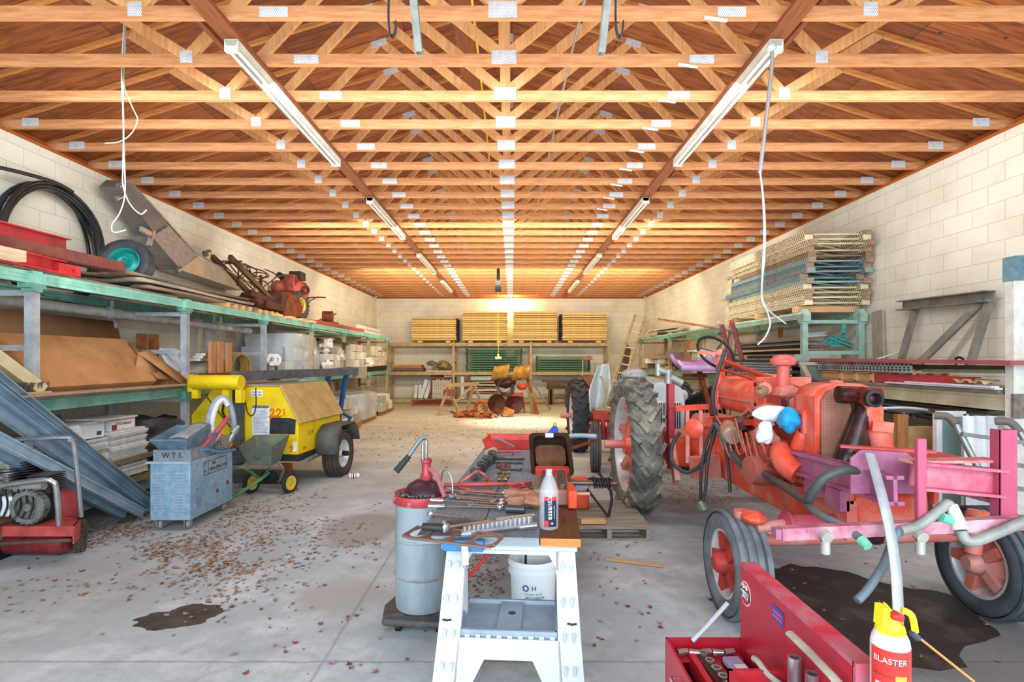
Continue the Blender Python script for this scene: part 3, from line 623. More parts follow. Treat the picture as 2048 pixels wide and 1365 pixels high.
bm_ = thing('push_broom', 'push broom head lying bristles up on the shelf edge', 'broom', (-4.04, 4.45, 1.29))
MB().bx(-4.1, -3.98, 4.05, 4.78, 1.292, 1.33).build('broom_block', wood('#C9B08A', '#A58A64', 1), bm_)
m = MB()
for i in range(100): y = 4.06+.0072*i; x = random.uniform(-.045, .045); m.bar((-4.04+x, y, 1.33), (-4.04+x*1.5, y+random.uniform(-.015, .015), 1.405+random.uniform(0, .012)), .012, .012)
m.build('bristles', mat('#6E655C', .9, 0, '#4A433C'), bm_)
plank((-3.98, 4.0, 1.305), (-4.0, 6.7, 1.30), .14, .02, wood('#B89A78', '#96795A', 1), 'thin brown board under the cardboard box at the shelf edge', name='plank')
for i, (y, ln) in enumerate(((4.65, .16), (5.5, .14), (6.4, .12))):
    pass
# upright lumber stakes, white trim lengths, rolls in the next bay
k = thing('lumber_bin', 'wooden crate with tall orange stakes on the middle shelf', 'wooden crate', (-4.4, 7.8, 1.29))
for px, pt, pb, X in ((424, 684, 745, -4.08), (440, 684, 745, -4.08), (457, 686, 745, -4.08)):
    b = PX(px, pb, X); MB().bx(X-.02, X+.02, b.y-.06, b.y+.06, 1.29, 1.6+(720-pt)*b.y/F).build('stake', NEWZ, k)
for y in (7.3, 7.55): MB().bx(-4.97, -4.9, y, y+.12, 1.29, 1.95).build('stake', mat('#B5713F', .7, 0, '#8A4F28'), k)
MB().bx(-4.95, -4.06, 7.1, 8.4, 1.292, 1.34).bx(-4.08, -4.05, 7.1, 8.4, 1.292, 1.42).build('crate_base', mat('#8A4F30', .7, 0, '#6A3A22'), k)
for i in range(6): tag(MB().bar((-4.25, 6.98+.03*i, 1.35), (-4.42, 6.95+.06*i, 1.74), .03, .03).build('plastic_strip', mat('#DDE4EC', .4, 0, '#C0CAD6'), None), f'{ORD[i]} white plastic trim strip standing in the crate by the grey post' if i else 'white plastic trim strip standing closest to the grey post', 'trim strip', 'white trim strips standing in the crate')
for i in range(9):
    tag(MB().bar((-4.12-.05*(i % 3), 7.25+.02*i, 1.60+.035*(i//3)), (-4.5, 8.3, 1.64+.035*(i//3)+.01*(i % 3)), .05, .03).build('plastic_strip', mat('#D9D8CE', .5, 0, '#B8B4A4'), None), f'{ORD[i]} white trim length lying across the wrapped bundle, counted from below' if i else 'lowest white trim length lying across the wrapped bundle', 'trim strip', 'white trim lengths on the wrapped bundle')
tag(MB().blob((-4.4, 7.7, 1.44), (.26, .42, .15), .12, 2.5, 4, 20, 12, 1.345).build('wrapped_bundle', mat('#B4AFA2', .3, 0, '#8E897C', 12, bump=.6), None), 'clear plastic wrapped bundle under the white trim strips', 'bundle')
rp = thing('rope_coil', 'coil of tan rope standing behind the orange stakes', 'rope', (-4.3, 8.55, 1.29)); m = MB()
for i in range(5): m.torus((-4.35+.035*i, 8.6, 1.5), (1, -.3, 0), .185-.004*(i % 2), .018, 26, 6)
m.build('rope', mat('#B08D50', .9, 0, '#8A6A38', 20, bump=.4), rp)
# wrapped pallet of cartons
w = thing('wrapped_pallet', 'tall dome of blue and white cartons under clear plastic on the middle shelf', 'wrapped pallet', (-4.5, 11.0, 1.29))
bl = mat('#A9BAC6', .6, 0, '#7F9DB5', 2); wh = mat('#D9D6CC', .6, 0, '#C3BEB0', 3)
n = 0
for z in range(3):
    for y in range(4):
        for x in range(2):
            if z == 2 and y in (0, 3): continue
            n += 1; MB().box((-4.32-.42*x, 10.25+.42*y, 1.44+.27*z), (.38, .39, .26)).build('carton', bl if (z+y) % 2 else wh, w)
def shroud(x0, x1, y0, y1, z0, z1, sd, ins=.12, par=None):
    m = MB(); rings = []
    for j in range(9):
        t = j/8; s_ = 1-ins*t**3-(.35 if j == 8 else 0); ring = []
        for i in range(36):
            a = 2*PI*i/36; c_, s2 = math.cos(a), math.sin(a); q = 1/max(abs(c_), abs(s2))**.85
            x = (x0+x1)/2+c_*q*(x1-x0)/2*s_; y = (y0+y1)/2+s2*q*(y1-y0)/2*s_
            nn = .03*noise.noise(V((a*2.2+sd, t*4, sd))) ; ring.append(V((x+nn*2, y+nn*2, z0+(z1-z0)*min(1, t*1.06)+nn)))
        rings.append(ring)
    m.loft(rings, True)
    return m
FILM = mat('#D8DEE2', .14, 0, '#C8D2DA', 4, alpha=.5, bump=.6, spec=.8)
shroud(-4.98, -4.05, 10.0, 11.85, 1.3, 2.14, 1.3).build('plastic_wrap', FILM, w)
rl = thing('tape_dispenser', 'small machine with white tape rolls on a dark blue box', 'tape machine', (-4.1, 9.4, 1.29))
MB().bx(-4.22, -3.98, 9.2, 9.75, 1.292, 1.42).build('base_box', mat('#2E4150', .5, 0, '#1E2C38'), rl)
for dy in (0, .17): MB().lathe([(.045, -.03), (.105, -.03), (.105, .03), (.045, .03), (.045, -.03)], (-4.08, 9.35+dy, 1.6), (1, -.5, 0), 22).build('tape_roll', WHT, rl)
MB().bar((-4.1, 9.25, 1.42), (-4.1, 9.3, 1.6), .05, .03).bar((-4.1, 9.62, 1.42), (-4.08, 9.52, 1.6), .05, .03).bar((-4.1, 9.25, 1.5), (-4.1, 9.6, 1.5), .04, .06).build('bracket', mat('#8C8480', .5, .3), rl)
# pallets of cartons and papers further back
def carton_pile(name, label, x0, x1, y0, y1, z0, nx, ny, nz, cols, sd, group=None, jit=.02, box=(.3, .35, .2), wrap=False):
    random.seed(sd); p = pallet(((x0+x1)/2, (y0+y1)/2, z0), x1-x0, y1-y0, wood('#C08A52', '#9A6434', 0), label, 0, 'pallets of cartons'); t = p
    k = 0; ws, wd = (x1-x0)/nx, (y1-y0)/ny
    for z in range(nz):
        for y in range(ny):
            for x in range(nx):
                if z == nz-1 and random.random() < .3: continue
                hgt = box[2]*random.uniform(.88, 1)
                yield (x0+ws*(x+.5)+random.uniform(-jit, jit), y0+wd*(y+.5)+random.uniform(-jit, jit), z0+.125+box[2]*z+hgt/2), (ws*.94, wd*.94, hgt), random.choice(cols), random.uniform(-8, 8)
POSW = ['lowest', 'second', 'third', 'fourth', 'fifth']
def pile(desc, *a, **k):
    grp = f'cartons {desc}'; i = 0
    for c, d, m_, rz in carton_pile('carton', f'pallet {desc}', *a, **k):
        tag(MB().box(c, d, (random.uniform(-3, 3), 0, rz)).build('carton', m_, None), f'small dusty carton {desc}', 'carton', grp)
PAPS = [mat('#DAD6CC', .7, 0, '#B9B3A5', 4), mat('#C7C3BA', .7, 0, '#9E988B', 4), mat('#B9B0A0', .7, 0, '#8E8472', 4), mat('#E4E2DC', .7, 0, '#CFCBC2', 4)]
PINK = [mat('#DCC9BE', .6, 0, '#C8B0A2', 4), mat('#D8D2C8', .6, 0, '#B8AFA2', 4)]
pile('piled with loose papers past the wrapped dome on the middle shelf', -4.95, -4.02, 12.2, 13.3, 1.292, 3, 3, 3, PAPS, 3, box=(.3, .3, .17), jit=.04)
pile('piled in the bay behind the loose papers on the middle shelf', -4.95, -4.02, 13.8, 15.4, 1.292, 2, 4, 3, PAPS+PINK, 5, box=(.3, .3, .2))
pile('piled in the farthest bay of the middle shelf', -4.95, -4.02, 16.1, 17.7, 1.292, 2, 4, 4, PINK, 6, box=(.3, .3, .15))
pile('stacked on the floor beyond the yellow trailer', -4.6, -3.6, 11.9, 13.2, .0, 3, 3, 3, PAPS, 8, box=(.3, .3, .2), jit=.05)
pile('stacked on the floor under plastic in the far bays', -4.6, -3.7, 13.6, 15.1, .0, 2, 3, 3, PINK+PAPS, 9, box=(.3, .3, .19))
pile('tumbled on the floor by the far left corner', -4.7, -3.75, 15.7, 17.6, .0, 3, 4, 2, PAPS, 10, box=(.3, .3, .22), jit=.08)
random.seed(21)
m = MB()
for (x, y, z) in ((-4.4, 12.6, 1.98), (-4.2, 13.1, 1.95)):
    m.sheet(lambda u, v, x=x, y=y, z=z: (x-.28+.56*u, y-.3+.6*v, z+.09*math.sin(u*PI)+.04*noise.noise(V((u*3, v*3, z)))), 10, 10)
    tag(m.build('roofing_felt', mat('#5A544C', .85, 0, '#3C3732', 8), None, thick=.012), f'curled dark felt sheet on top of the carton pile{" by the post" if y > 13 else ""}', 'felt sheet'); m = MB()
for (c, lab) in (((-4.1, 12.3, 1.9), 'crumpled white paper on the front of the papers pile'), ((-4.05, 12.9, 1.72), 'torn white paper hanging off the papers pile'), ((-4.0, 11.95, 1.42), 'crumpled white plastic bag by the wrapped dome'), ((-3.98, 15.3, 1.5), 'crumpled plastic hanging at the pile end')):
    tag(MB().blob(c, (.12, .2, .14), .8, 3.2, c[1], 14, 9).build('crumpled_paper', mat('#E3DED2', .5, 0, '#C6BEAE', 5), None), lab, 'paper')
tag(shroud(-4.66, -3.62, 13.5, 15.15, .12, .78, 4.2, .2).build('plastic_sheet', FILM, None), 'torn clear plastic draped over the cartons beyond the yellow trailer', 'plastic sheet')
# ================================================================ left rack, low level: ceiling tiles on pallets
for i, y in enumerate((3.55, 4.75, 5.72)):
    pallet((-4.5, y, .262), .95, .95, wood('#9A8466', '#6E5A42', 0), ['pallet under the ceiling tiles at the frame edge', 'pallet under the ceiling tiles behind the compressor', 'pallet under the ceiling tiles with the printed boxes'][i], 0, 'pallets of ceiling tiles')
TL = [mat('#CFCEC8', .85, 0, '#A9A79E', 12), mat('#BFBEB8', .85, 0, '#97958C', 12), mat('#D8D7D2', .85, 0, '#B5B3AB', 12)]
def tiles(x0, x1, y0, y1, z0, n, where):
    for i in range(n):
        jx, jy = random.uniform(-.02, .02), random.uniform(-.015, .015)
        tag(MB().bx(x0+jx, x1+jx, y0+jy, y1+jy, z0+i*.0212, z0+i*.0212+.019).build('acoustic_tile', random.choice(TL), None), f'white ceiling tile in the stack {where}', 'ceiling tile', f'ceiling tiles stacked {where}')
for x0, x1, tagx in ((-4.62, -4.02, ''),):
    tiles(x0, x1, 3.1, 3.7, .385, 24, 'at the frame edge beside the compressor')
    tiles(x0, x1, 3.75, 4.35, .385, 19, 'next to the frame edge stack')
    tiles(x0, x1, 4.42, 4.98, .385, 22, 'behind the leaning steel channels')
    tiles(x0, x1, 5.02, 5.5, .385, 21, 'under the white box')
    tiles(x0, x1, 5.53, 6.08, .385, 23, 'nearest the blue sprayer')
plank((-4.0, 5.1, .55), (-4.0, 6.3, .56), .03, .05, OLDW, 'brown stick lying against the front of the tile stacks', name='stick', cat='stick')
wb = thing('carton', 'white printed cardboard box with open flaps on the ceiling tiles', 'carton', (-4.3, 5.2, .84))
MB().bx(-4.4, -4.06, 4.98, 5.5, .84, .985).build('box_body', WHT, wb); MB().flatpoly([V((-4.06, 5.18, .985)), V((-4.06, 5.5, .985)), V((-3.98, 5.58, 1.0)), V((-3.98, 5.2, 1.0))]).flatpoly([V((-4.4, 5.02, .985)), V((-4.4, 5.45, .985)), V((-4.46, 5.45, 1.06)), V((-4.46, 5.02, 1.06))]).build('flap', mat('#AEB6BC', .7, 0, '#8F999F'), wb, thick=.006)
MB().bx(-4.066, -4.057, 5.02, 5.1, .88, .96).bx(-4.066, -4.057, 5.4, 5.46, .86, .9).build('printed_square', mat('#4A4A50', .6), wb)
cb2 = thing('carton', 'white box with orange zigzag border and printed name on the tiles', 'carton', (-4.25, 5.8, .86))
MB().bx(-4.4, -4.08, 5.62, 5.98, .86, .99).build('box_body', WHT, cb2); OR = mat('#D0743A', .6)
m = MB()
for i in range(14): m.prism([(0, 0), (.026, 0), (.013, .02)], .002, plane_M((-4.078, 5.62+i*.026, .862), (0, 1, 0), (0, 0, 1))); m.prism([(0, 0), (.026, 0), (.013, -.02)], .002, plane_M((-4.078, 5.62+i*.026, .988), (0, 1, 0), (0, 0, 1)))
m.build('zigzag_border', OR, cb2)
text('lettering', 'W', .06, plane_M((-4.077, 5.72, .935), (0, 1, 0), (0, 0, 1)), OR, cb2); text('lettering', 'Company', .045, plane_M((-4.077, 5.83, .935), (0, 1, 0), (0, 0, 1)), mat('#2A2C33', .6), cb2, shear=.3); MB().bx(-4.079, -4.077, 5.63, 5.7, .875, .93).build('printed_panel', mat('#7A4030', .6), cb2)
tag(MB().bx(-4.5, -4.03, 5.5, 5.95, .992, 1.005).build('acoustic_tile', TL[2], None), 'loose ceiling tile lying on top of the printed boxes', 'ceiling tile')
dj = MB().blob((-4.45, 6.75, .62), (.4, .55, .26), .5, 2.6, 4, 26, 14, .37)
tag(dj.build('dark_tarp', mat('#4A4648', .5, 0, '#2F2C2E', 6, bump=.5), None), 'crumpled dark plastic heap behind the blue sprayer', 'tarpaulin')
pallet((-4.5, 6.75, .262), .95, .95, wood('#7A6850', '#57482F', 0), 'pallet under the crumpled dark plastic', 0, 'pallets of ceiling tiles', n=5)
# ================================================================ leaning steel channels
SC = mat('#8FA6B8', .45, .2, '#6F8799', 5); SCL = mat('#B3C4D0', .4, .2, '#8FA3B2', 5)
for i, (x, y1, yb, xb_) in enumerate(((-3.93, 6.02, 3.3, -3.98), (-3.86, 5.86, 3.25, -3.95), (-3.80, 5.84, 3.1, -3.92), (-3.83, 5.72, 3.15, -4.0), (-3.74, 5.76, 3.0, -3.88), (-3.90, 5.58, 2.9, -4.03), (-3.74, 5.60, 2.75, -3.95))):
    sl = (y1-yb); zt_ = sl*.80 if i < 5 else sl*.66
    k = MB().chan((x, y1, .03), (xb_, yb, .03+zt_), .05, .085, .008, (0, .7, 1), 1 if i % 2 else -1)
    o = k.build('steel_channel', SC if i % 3 else SCL, None)
    tag(o, ['topmost long galvanised channel leaning on the left rack', 'second galvanised channel from the top of the leaning bunch', 'third galvanised channel from the top of the leaning bunch', 'fourth galvanised channel from the top of the leaning bunch', 'fifth galvanised channel from the top of the leaning bunch', 'lower flat galvanised channel of the leaning bunch', 'lowest galvanised channel of the leaning bunch by the compressor'][i], 'steel channel', 'galvanised channels leaning on the left rack')
for i, (x, y, rz) in enumerate(((-3.85, 5.55, 25), (-4.0, 5.9, -10), (-3.9, 6.15, 40))):
    tag(MB().box((x, y, .012+.018*i), (.12, .5, .016), (0, 0, rz)).build('scrap_board', OLDW, None), ['small scrap board on the floor at the channel feet', 'second scrap board on the floor under the tile pallet', 'third scrap board on the floor beside the blue sprayer'][i], 'scrap board', 'scrap boards on the floor')
# ================================================================ compressor
c = thing('air_compressor', 'red petrol air compressor with chrome tube frame and one black wheel', 'air compressor', (-4.1, 4.5, 0))
CRED = mat('#B5484A', .45, .1, '#8C3436', 5); DK = mat('#2B2A2B', .55, .3, '#151515', 10); ALU = mat('#A9A9A5', .4, .6, '#7B7A76', 12)
MB().lathe([(0, -.32), (.09, -.31), (.15, -.26), (.17, -.2), (.17, .2), (.15, .26), (.09, .31), (0, .32)], (-4.03, 4.7, .335), (1, -.1, 0), 28).build('air_tank', CRED, c)
MB().lathe([(0, -.4), (.08, -.39), (.1, -.32), (.1, .32), (.08, .39), (0, .4)], (-4.0, 4.5, .12), (1, 0, 0), 24).build('lower_tank', mat('#8E2F33', .5, .1, '#5E1E22'), c)
MB().prism([(-4.26, 4.32), (-3.42, 4.32), (-3.52, 4.5), (-4.26, 4.74)], .025, Matrix.Translation((0, 0, .275))).bx(-4.26, -3.42, 4.31, 4.33, .22, .3).bar((-3.43, 4.32, .23), (-3.52, 4.5, .23), .012, .14).build('deck', mat('#C4524C', .5, .1, '#933A36', 6), c)
MB().tube([(-4.260, 4.28, .16), (-3.420, 4.28, .2)], .014).build('front_bar', mat('#6B5C52', .5, .5), c)
t1 = [(-4.260, 4.3, .95), (-3.540, 4.36, .985), (-3.470, 4.4, .95), (-3.500, 4.5, .3)]; t1 = [(-4.340, 4.3, .95), (-3.560, 4.36, .985), (-3.500, 4.37, .96), (-3.485, 4.4, .9), (-3.510, 4.5, .32)]
MB().tube(t1, .018, 10, smooth=5).build('upper_handle', CHR, c)
MB().tube([(-3.985, 4.26, .24), (-3.980, 4.25, .55), (-3.950, 4.25, .615), (-3.880, 4.25, .64), (-3.620, 4.27, .67), (-3.560, 4.28, .655), (-3.540, 4.29, .60), (-3.550, 4.33, .3)], .02, 10, smooth=5).build('front_handle', CHR, c)
fw = (-3.740, 4.30, .46)
m = MB().lathe([(.0, .05), (.03, .05), (.04, .02), (.09, .02), (.095, .045), (.125, .045), (.125, -.02), (0, -.02)], fw, (.1, -1, 0), 36)
for i in range(20): a = 2*PI*i/20; m.box((fw[0]+.126*math.cos(a), fw[1]-.02, fw[2]+.126*math.sin(a)), (.02, .05, .016), (0, -math.degrees(a), 0))
m.build('flywheel', mat('#8F8C88', .45, .6, '#5C5955', 12), c)
m = MB().bx(-3.94, -3.74, 4.36, 4.52, .3, .55)
m.build('engine_block', DK, c)
m = MB()
for i in range(9): m.box((-3.720, 4.42, .56+.016*i), (.19-.004*i, .18, .007))
m.build('cooling_fins', mat('#5A5856', .5, .5), c)
m = MB()
for i in range(7): m.bar((-4.190, 4.5, .62+.022*i), (-3.840, 4.52, .645+.022*i), .16, .009)
m.build('radiator_fins', DK, c); MB().cyl((-3.880, 4.3, .6), (-3.640, 4.3, .62), .032).build('muffler', ALU, c)
MB().bx(-3.980, -3.850, 4.27, 4.36, .38, .54).build('fuel_tank', WHT, c, bev=.02)
MB().bx(-4.000, -3.840, 4.3, 4.4, .59, .615).build('valve_cover', mat('#A98A6A', .6), c)
m = MB()
for i in range(6): p = V((-3.970+.05*i, 4.27, .6)); m.tube([p, p+V((.03, -.01, -.12)), p+V((.0, -.02, -.22))], .007, 6, smooth=4)
m.build('hose', BLK, c)
wheel('', '', '', (-3.61, 4.62, .125), (.85, .52, 0), .125, .07, .075, mat('#3F3C3A', .6), mat('#54483C', .85, 0, '#3A322B', 9), 'block', 20, parent=c, hub=.02)
MB().cyl((-4.4, 4.66, .125), (-3.7, 4.66, .125), .012).build('axle', DK, c)
MB().bx(-4.140, -4.080, 4.4, 4.5, 0, .25).build('rubber_foot', BLK, c)
# ================================================================ blue spraying machine
s = thing('spraying_machine', 'dusty blue grey metal spraying machine on casters', 'spraying machine', (-3.18, 5.5, 0))
BLU = mat('#6F93B0', .55, .25, '#93ABBB', 14, (.35, .62)); BLD = mat('#5A7488', .6, .25, '#7F929F', 14)
x0, x1, y0, y1 = -3.375, -3.0, 5.15, 5.93
MB().bx(x0, x1, y0, y1, .1, .64).build('cabinet', BLU, s, bev=.006)
MB().bx(x0-.03, x1+.01, y0-.02, y0+.03, .63, .65).build('top_rail', mat('#A8B8C2', .5, .3), s)
m = MB()
for cx in (-3.285, -3.09):
    for i in range(13): m.box((cx, y0-.003, .19+.029*i), (.1, .016, .013), (28, 0, 0))
m.build('louver', mat('#8FA9BC', .5, .25, '#B5C4CE', 20), s)
m = MB()
for i in range(8): m.box((x1+.003, y0+.12, .2+.026*i), (.016, .1, .012), (0, 28, 0))
m.build('louver', BLU, s)
pl = MB().bx(x1, x1+.004, 5.36, 5.80, .47, .605).build('name_plate', mat('#8CA2B0', .4, .4, '#A9B8C2'), s)
INK = mat('#20262C', .6)
Mx = lambda y, z, e=.005: plane_M((x1+e, y, z), (0, 1, 0), (0, 0, 1))
text('lettering', 'MINI-SPRAYER', .052, Mx(5.63, .51), INK, s); text('lettering', '700', .05, Mx(5.55, .565), INK, s); text('lettering', '7', .055, Mx(5.40, .57), INK, s); text('lettering', 'N', .05, Mx(5.40, .505), INK, s)
m = MB()
for a, b in (((5.365, .475), (5.795, .475)), ((5.365, .6), (5.795, .6)), ((5.365, .475), (5.365, .6)), ((5.795, .475), (5.795, .6)), ((5.45, .475), (5.45, .6))): m.bar((x1+.005, a[0], a[1]), (x1+.005, b[0], b[1]), .003, .004)
m.build('plate_border', INK, s)
for y, z in ((5.62, .27), (5.82, .31)): MB().lathe([(.0, .01), (.012, .012), (.022, .0)], (x1, y, z), (1, 0, 0), 14).build('round_port', mat('#5A3A28', .6), s)
MB().bx(x0+.01, x1-.01, y0+.03, y0+.36, .64, .755).build('tray_box', mat('#6E7880', .6, .1, '#8A9299', 14), s)
text('lettering', 'W T S', .07, plane_M((-3.19, y0+.027, .70), (1, 0, 0), (0, 0, 1)), mat('#1E2126'), s)
m = MB(); r0 = [V((-3.32, y0+.05, .755)), V((-3.06, y0+.05, .755)), V((-3.06, y0+.36, .755)), V((-3.32, y0+.36, .755))]; r1 = [V((-3.38, y0, .84)), V((-3.03, y0, .84)), V((-3.03, y0+.42, .93)), V((-3.38, y0+.42, .93))]
m.loft([r0, r1], False); m.loft([r1, [p+V((0, 0, .015)) for p in r1], [V((p.x*.92-3.2*.08, y0+.2+(p.y-y0-.2)*.86, p.z+.015)) for p in r1], [V((p.x*.9-3.2*.1, y0+.2+(p.y-y0-.2)*.7, p.z-.06)) for p in r0]], False)
m.build('hopper', mat('#4F6375', .5, 0, '#71828F', 12), s)
m = MB().sheet(lambda u, v: (-3.21+.17*u, y0+.02+.38*v, .862+.09*v+.015*math.sin(u*PI)), 6, 6); m.build('hopper_lid', mat('#8A8E8E', .7, 0, '#72777A', 12), s, thick=.015)
tag(MB().bx(-3.37, -3.02, y0+.40, y1-.03, .645, .80).build('carton', mat('#8E8478', .8, 0, '#736A5E', 5), None, bev=.004), 'cardboard carton marked W T full of hoses on the blue sprayer', 'carton')
text('lettering', 'W T 2', .06, plane_M((-3.017, 5.65, .74), (0, 1, 0), (0, 0, 1)), INK, bpy.data.objects['carton.'+max(o.name.split('.')[-1] for o in bpy.data.objects if o.name.startswith('carton.'))])
hs = [('thick red hose rising from the sprayer carton', '#B4545A', .028, [(395, 905, 5.35), (425, 875, 5.6), (445, 850, 5.75), (455, 838, 5.9)]),
      ('pink hose beside the thick red hose', '#C08088', .02, [(402, 908, 5.38), (432, 880, 5.6), (440, 868, 5.7)]),
      ('blue hose curled over the sprayer carton', '#4E7088', .016, [(385, 915, 5.3), (410, 900, 5.4), (440, 905, 5.55), (470, 900, 5.8)]),
      ('grey hose arching across the yellow trailer front', '#8C98A4', .03, [(418, 880, 5.7), (415, 845, 5.9), (428, 808, 6.0), (445, 795, 6.05), (460, 810, 6.1), (468, 850, 6.1), (462, 880, 6.0)]),
      ('white taped hose looping beside the grey hose', '#D4D4D8', .028, [(430, 880, 5.8), (424, 850, 5.9), (432, 815, 5.98), (446, 800, 6.02), (456, 812, 6.05)]),
      ('dark blue hose hanging over the carton edge', '#3E5A70', .014, [(400, 912, 5.4), (425, 885, 5.5), (432, 868, 5.6), (430, 900, 5.6), (455, 895, 5.7)])]
for lb, col, r, pts in hs: tag(MB().tube([P(*p) for p in pts], r, 10, smooth=6).build('hose', mat(col, .55, 0, None, 20), None), lb, 'hose', 'hoses on the blue sprayer')
tag(MB().cyl(P(452, 890, 5.95), P(472, 860, 6.0), .04, .03).cyl(P(466, 866, 5.99), P(478, 852, 6.02), .05, .02).build('spray_nozzle', ALU, None), 'metal spray nozzle resting where the hoses end', 'nozzle')
for x, y in ((-3.32, 5.22), (-3.06, 5.22), (-3.32, 5.85), (-3.06, 5.85)):
    q = MB().bx(x-.025, x+.025, y-.03, y+.03, .09, .1); q.bx(x-.026, x-.02, y-.025, y+.025, .03, .1).bx(x+.02, x+.026, y-.025, y+.025, .03, .1); cs = q.build('caster_fork', mat('#B5A898', .5, .5), s)
    MB().lathe([(0, -.018), (.03, -.018), (.042, -.012), (.045, 0), (.042, .012), (.03, .018), (0, .018)], (x, y+.015, .045), (1, .25, 0), 22).build('caster_wheel', mat('#8C98A2', .5, 0, '#6B767F'), s)
# ================================================================ yellow light tower trailer
YEL = mat('#E9C81E', .45, .05, '#C9A614', 4, (.45, .8)); TANM = mat('#C8A96A', .6, .05, '#A98C54', 5); CHAR = mat('#57595C', .6, .1, '#45474A', 8); ORS = mat('#E06A1E', .7)
t = thing('light_tower_trailer', 'yellow light tower trailer sprayed with orange numbers and black fender', 'trailer', (-2.65, 6.85, 0), R(-6))
LM = Matrix.Translation((-2.65, 6.85, 0)) @ Matrix.Rotation(R(-6), 4, 'Z')
def lb(mb, nm, m, bev=0, par=t, **k): return mb.build(nm, m, par, world=False, bev=bev, **k)
hexa = [(-1.42, .42), (0, .42), (0, .82), (-.25, 1.27), (-1.1, 1.27), (-1.42, .9)]
lb(MB().prism(hexa, 1.25, Matrix.Translation((0, 1.25, 0)) @ Matrix.Rotation(PI/2, 4, 'X')), 'body', YEL, .008)
sl = V((-.25, 0, 1.27))-V((0, 0, .82)); nn = V((.45, 0, .25)).normalized()
m = MB(); a = [V((.015, -.02, .80)), V((.015, 1.28, .80)), V((-.245, 1.28, 1.275)), V((-.245, -.02, 1.275))]; m.add([p+nn*.004 for p in a]+[p+nn*.03 for p in a], [(3, 2, 1, 0), (4, 5, 6, 7), (0, 1, 5, 4), (1, 2, 6, 5), (2, 3, 7, 6), (3, 0, 4, 7)])
lb(m, 'side_lid', TANM, .004)
lb(MB().bx(-1.1, -.24, -.02, 1.27, 1.272, 1.29), 'top_cover', mat('#A79A84', .75, 0, '#857A68', 5), .004)
lb(MB().bx(-1.4, .02, -.01, 1.26, .34, .42), 'chassis_frame', mat('#33353A', .6, .2))
fp = lambda x, z, e=.004: plane_M((x, -e, z), (1, 0, 0), (0, 0, 1))
m = lambda *a: MB().bx(a[0], a[1], -a[4]-.004, 0, a[2], a[3])
lb(MB().prism([(-.175, -.1), (.16, -.1), (.17, .08), (.1, .1), (-.12, .105), (-.165, .09)], .003, fp(-.2, .775, .001)), 'black_paint_patch', mat('#1E2326', .6, 0, '#343B3F', 14))
lb(m(-.605, -.375, .66, 1.03, .0), 'instruction_sign', mat('#E8ECF0', .5)); lb(m(-.60, -.38, 1.0, 1.028, .002), 'sign_header', mat('#1F2430', .5))
q = MB()
for i in range(20): q.bx(-.59, -.39-random.uniform(0, .05), -.0065, -.004, .985-.0155*i, .989-.0155*i)
lb(q, 'lettering', mat('#8A9098', .6)); text('lettering', 'OPERATING INSTRUCTIONS', .017, fp(-.49, 1.013, .007), WHT, t, world=False)
lb(m(-.62, -.47, 1.14, 1.22, .0), 'paper_notice', WHT)
q = MB()
for x, z in ((-.6, 1.15), (-.6, 1.185), (-.53, 1.15), (-.53, 1.185)): q.bx(x, x+.05, -.006, -.004, z, z+.02)
lb(q, 'lettering', mat('#9AA6B4', .6))
def stroke(pts, r, nm, mt): lb(MB().tube([fp(x, z, .003) @ V((0, 0, 0)) for x, z in pts], r, 6, smooth=5), nm, mt)
for o in (-.34, -.255): stroke([(o-.03, .96), (o, .99), (o+.025, .965), (o, .92), (o-.035, .885), (o+.0, .888), (o+.045, .905)], .009, 'spray_digit', ORS)
stroke([(-.185, .99), (-.18, .94), (-.178, .9)], .009, 'spray_digit', ORS)
lb(m(-.065, -.02, .46, .58, .003), 'reflector_strip', mat('#F2F3F2', .3))
stroke([(-.11, .5), (-.09, .53), (-.075, .51), (-.09, .475), (-.11, .455)], .008, 'spray_mark', ORS)
text('lettering', 'L14', .1, plane_M((.003, .33, .66), (0, 1, 0), (0, 0, 1)), mat('#8F7A1E', .7), t, world=False)
lb(MB().bx(0, .003, .12, .2, .47, .5), 'spray_mark', ORS)
lb(MB().lathe([(0, .0), (.2, .0), (.2, .002), (0, .002)], (-.115, .62, 1.065), nn, 24).xf(Matrix.Identity(4)), 'worn_spot', mat('#A08B60', .7, 0, '#B5A070', 9)) if False else None
for y, s_ in ((.5, 1), (.58, .8)): pass
M2 = plane_M(V((-.10, .72, .985))+nn*.032, (-.12, .8, .25), (-.25, .0, .45)); text('lettering', 'ZW', .11, M2, mat('#4A4F55'), t, world=False)
# mast, winch cylinder, wiring, wheel
lb(MB().bx(-.79, -.69, -.12, -.02, .3, 1.36), 'mast_column', CHAR, .004)
lb(MB().bar((-.72, -.2, 1.40), (-.36, 2.75, 1.40), .1, .12), 'mast_beam', mat('#66676A', .55, .2, '#4E4F52'), .004)
lb(MB().bx(-.42, -.22, 2.75, 2.92, 1.28, 1.48), 'junction_box', mat('#A8977A', .6), .004); lb(MB().bar((-.36, 2.9, 1.41), (-.22, 3.9, 1.45), .06, .08), 'mast_tip', BLK)
lb(MB().bx(-.58, -.53, 1.15, 1.2, 1.29, 1.52).bx(-.66, -.45, 1.1, 1.25, 1.29, 1.31), 'mast_bracket', GALV)
lb(MB().lathe([(0, -.31), (.085, -.31), (.09, -.3), (.09, .3), (.085, .31), (0, .31)], (-.9, -.25, 1.325), (1, 0, 0), 28), 'winch_drum', YEL)
for x in (-1.22,): lb(MB().bx(x-.03, x+.03, -.31, -.19, 1.21, 1.42), 'drum_bracket', mat('#E2BE18', .45, .1), .004)
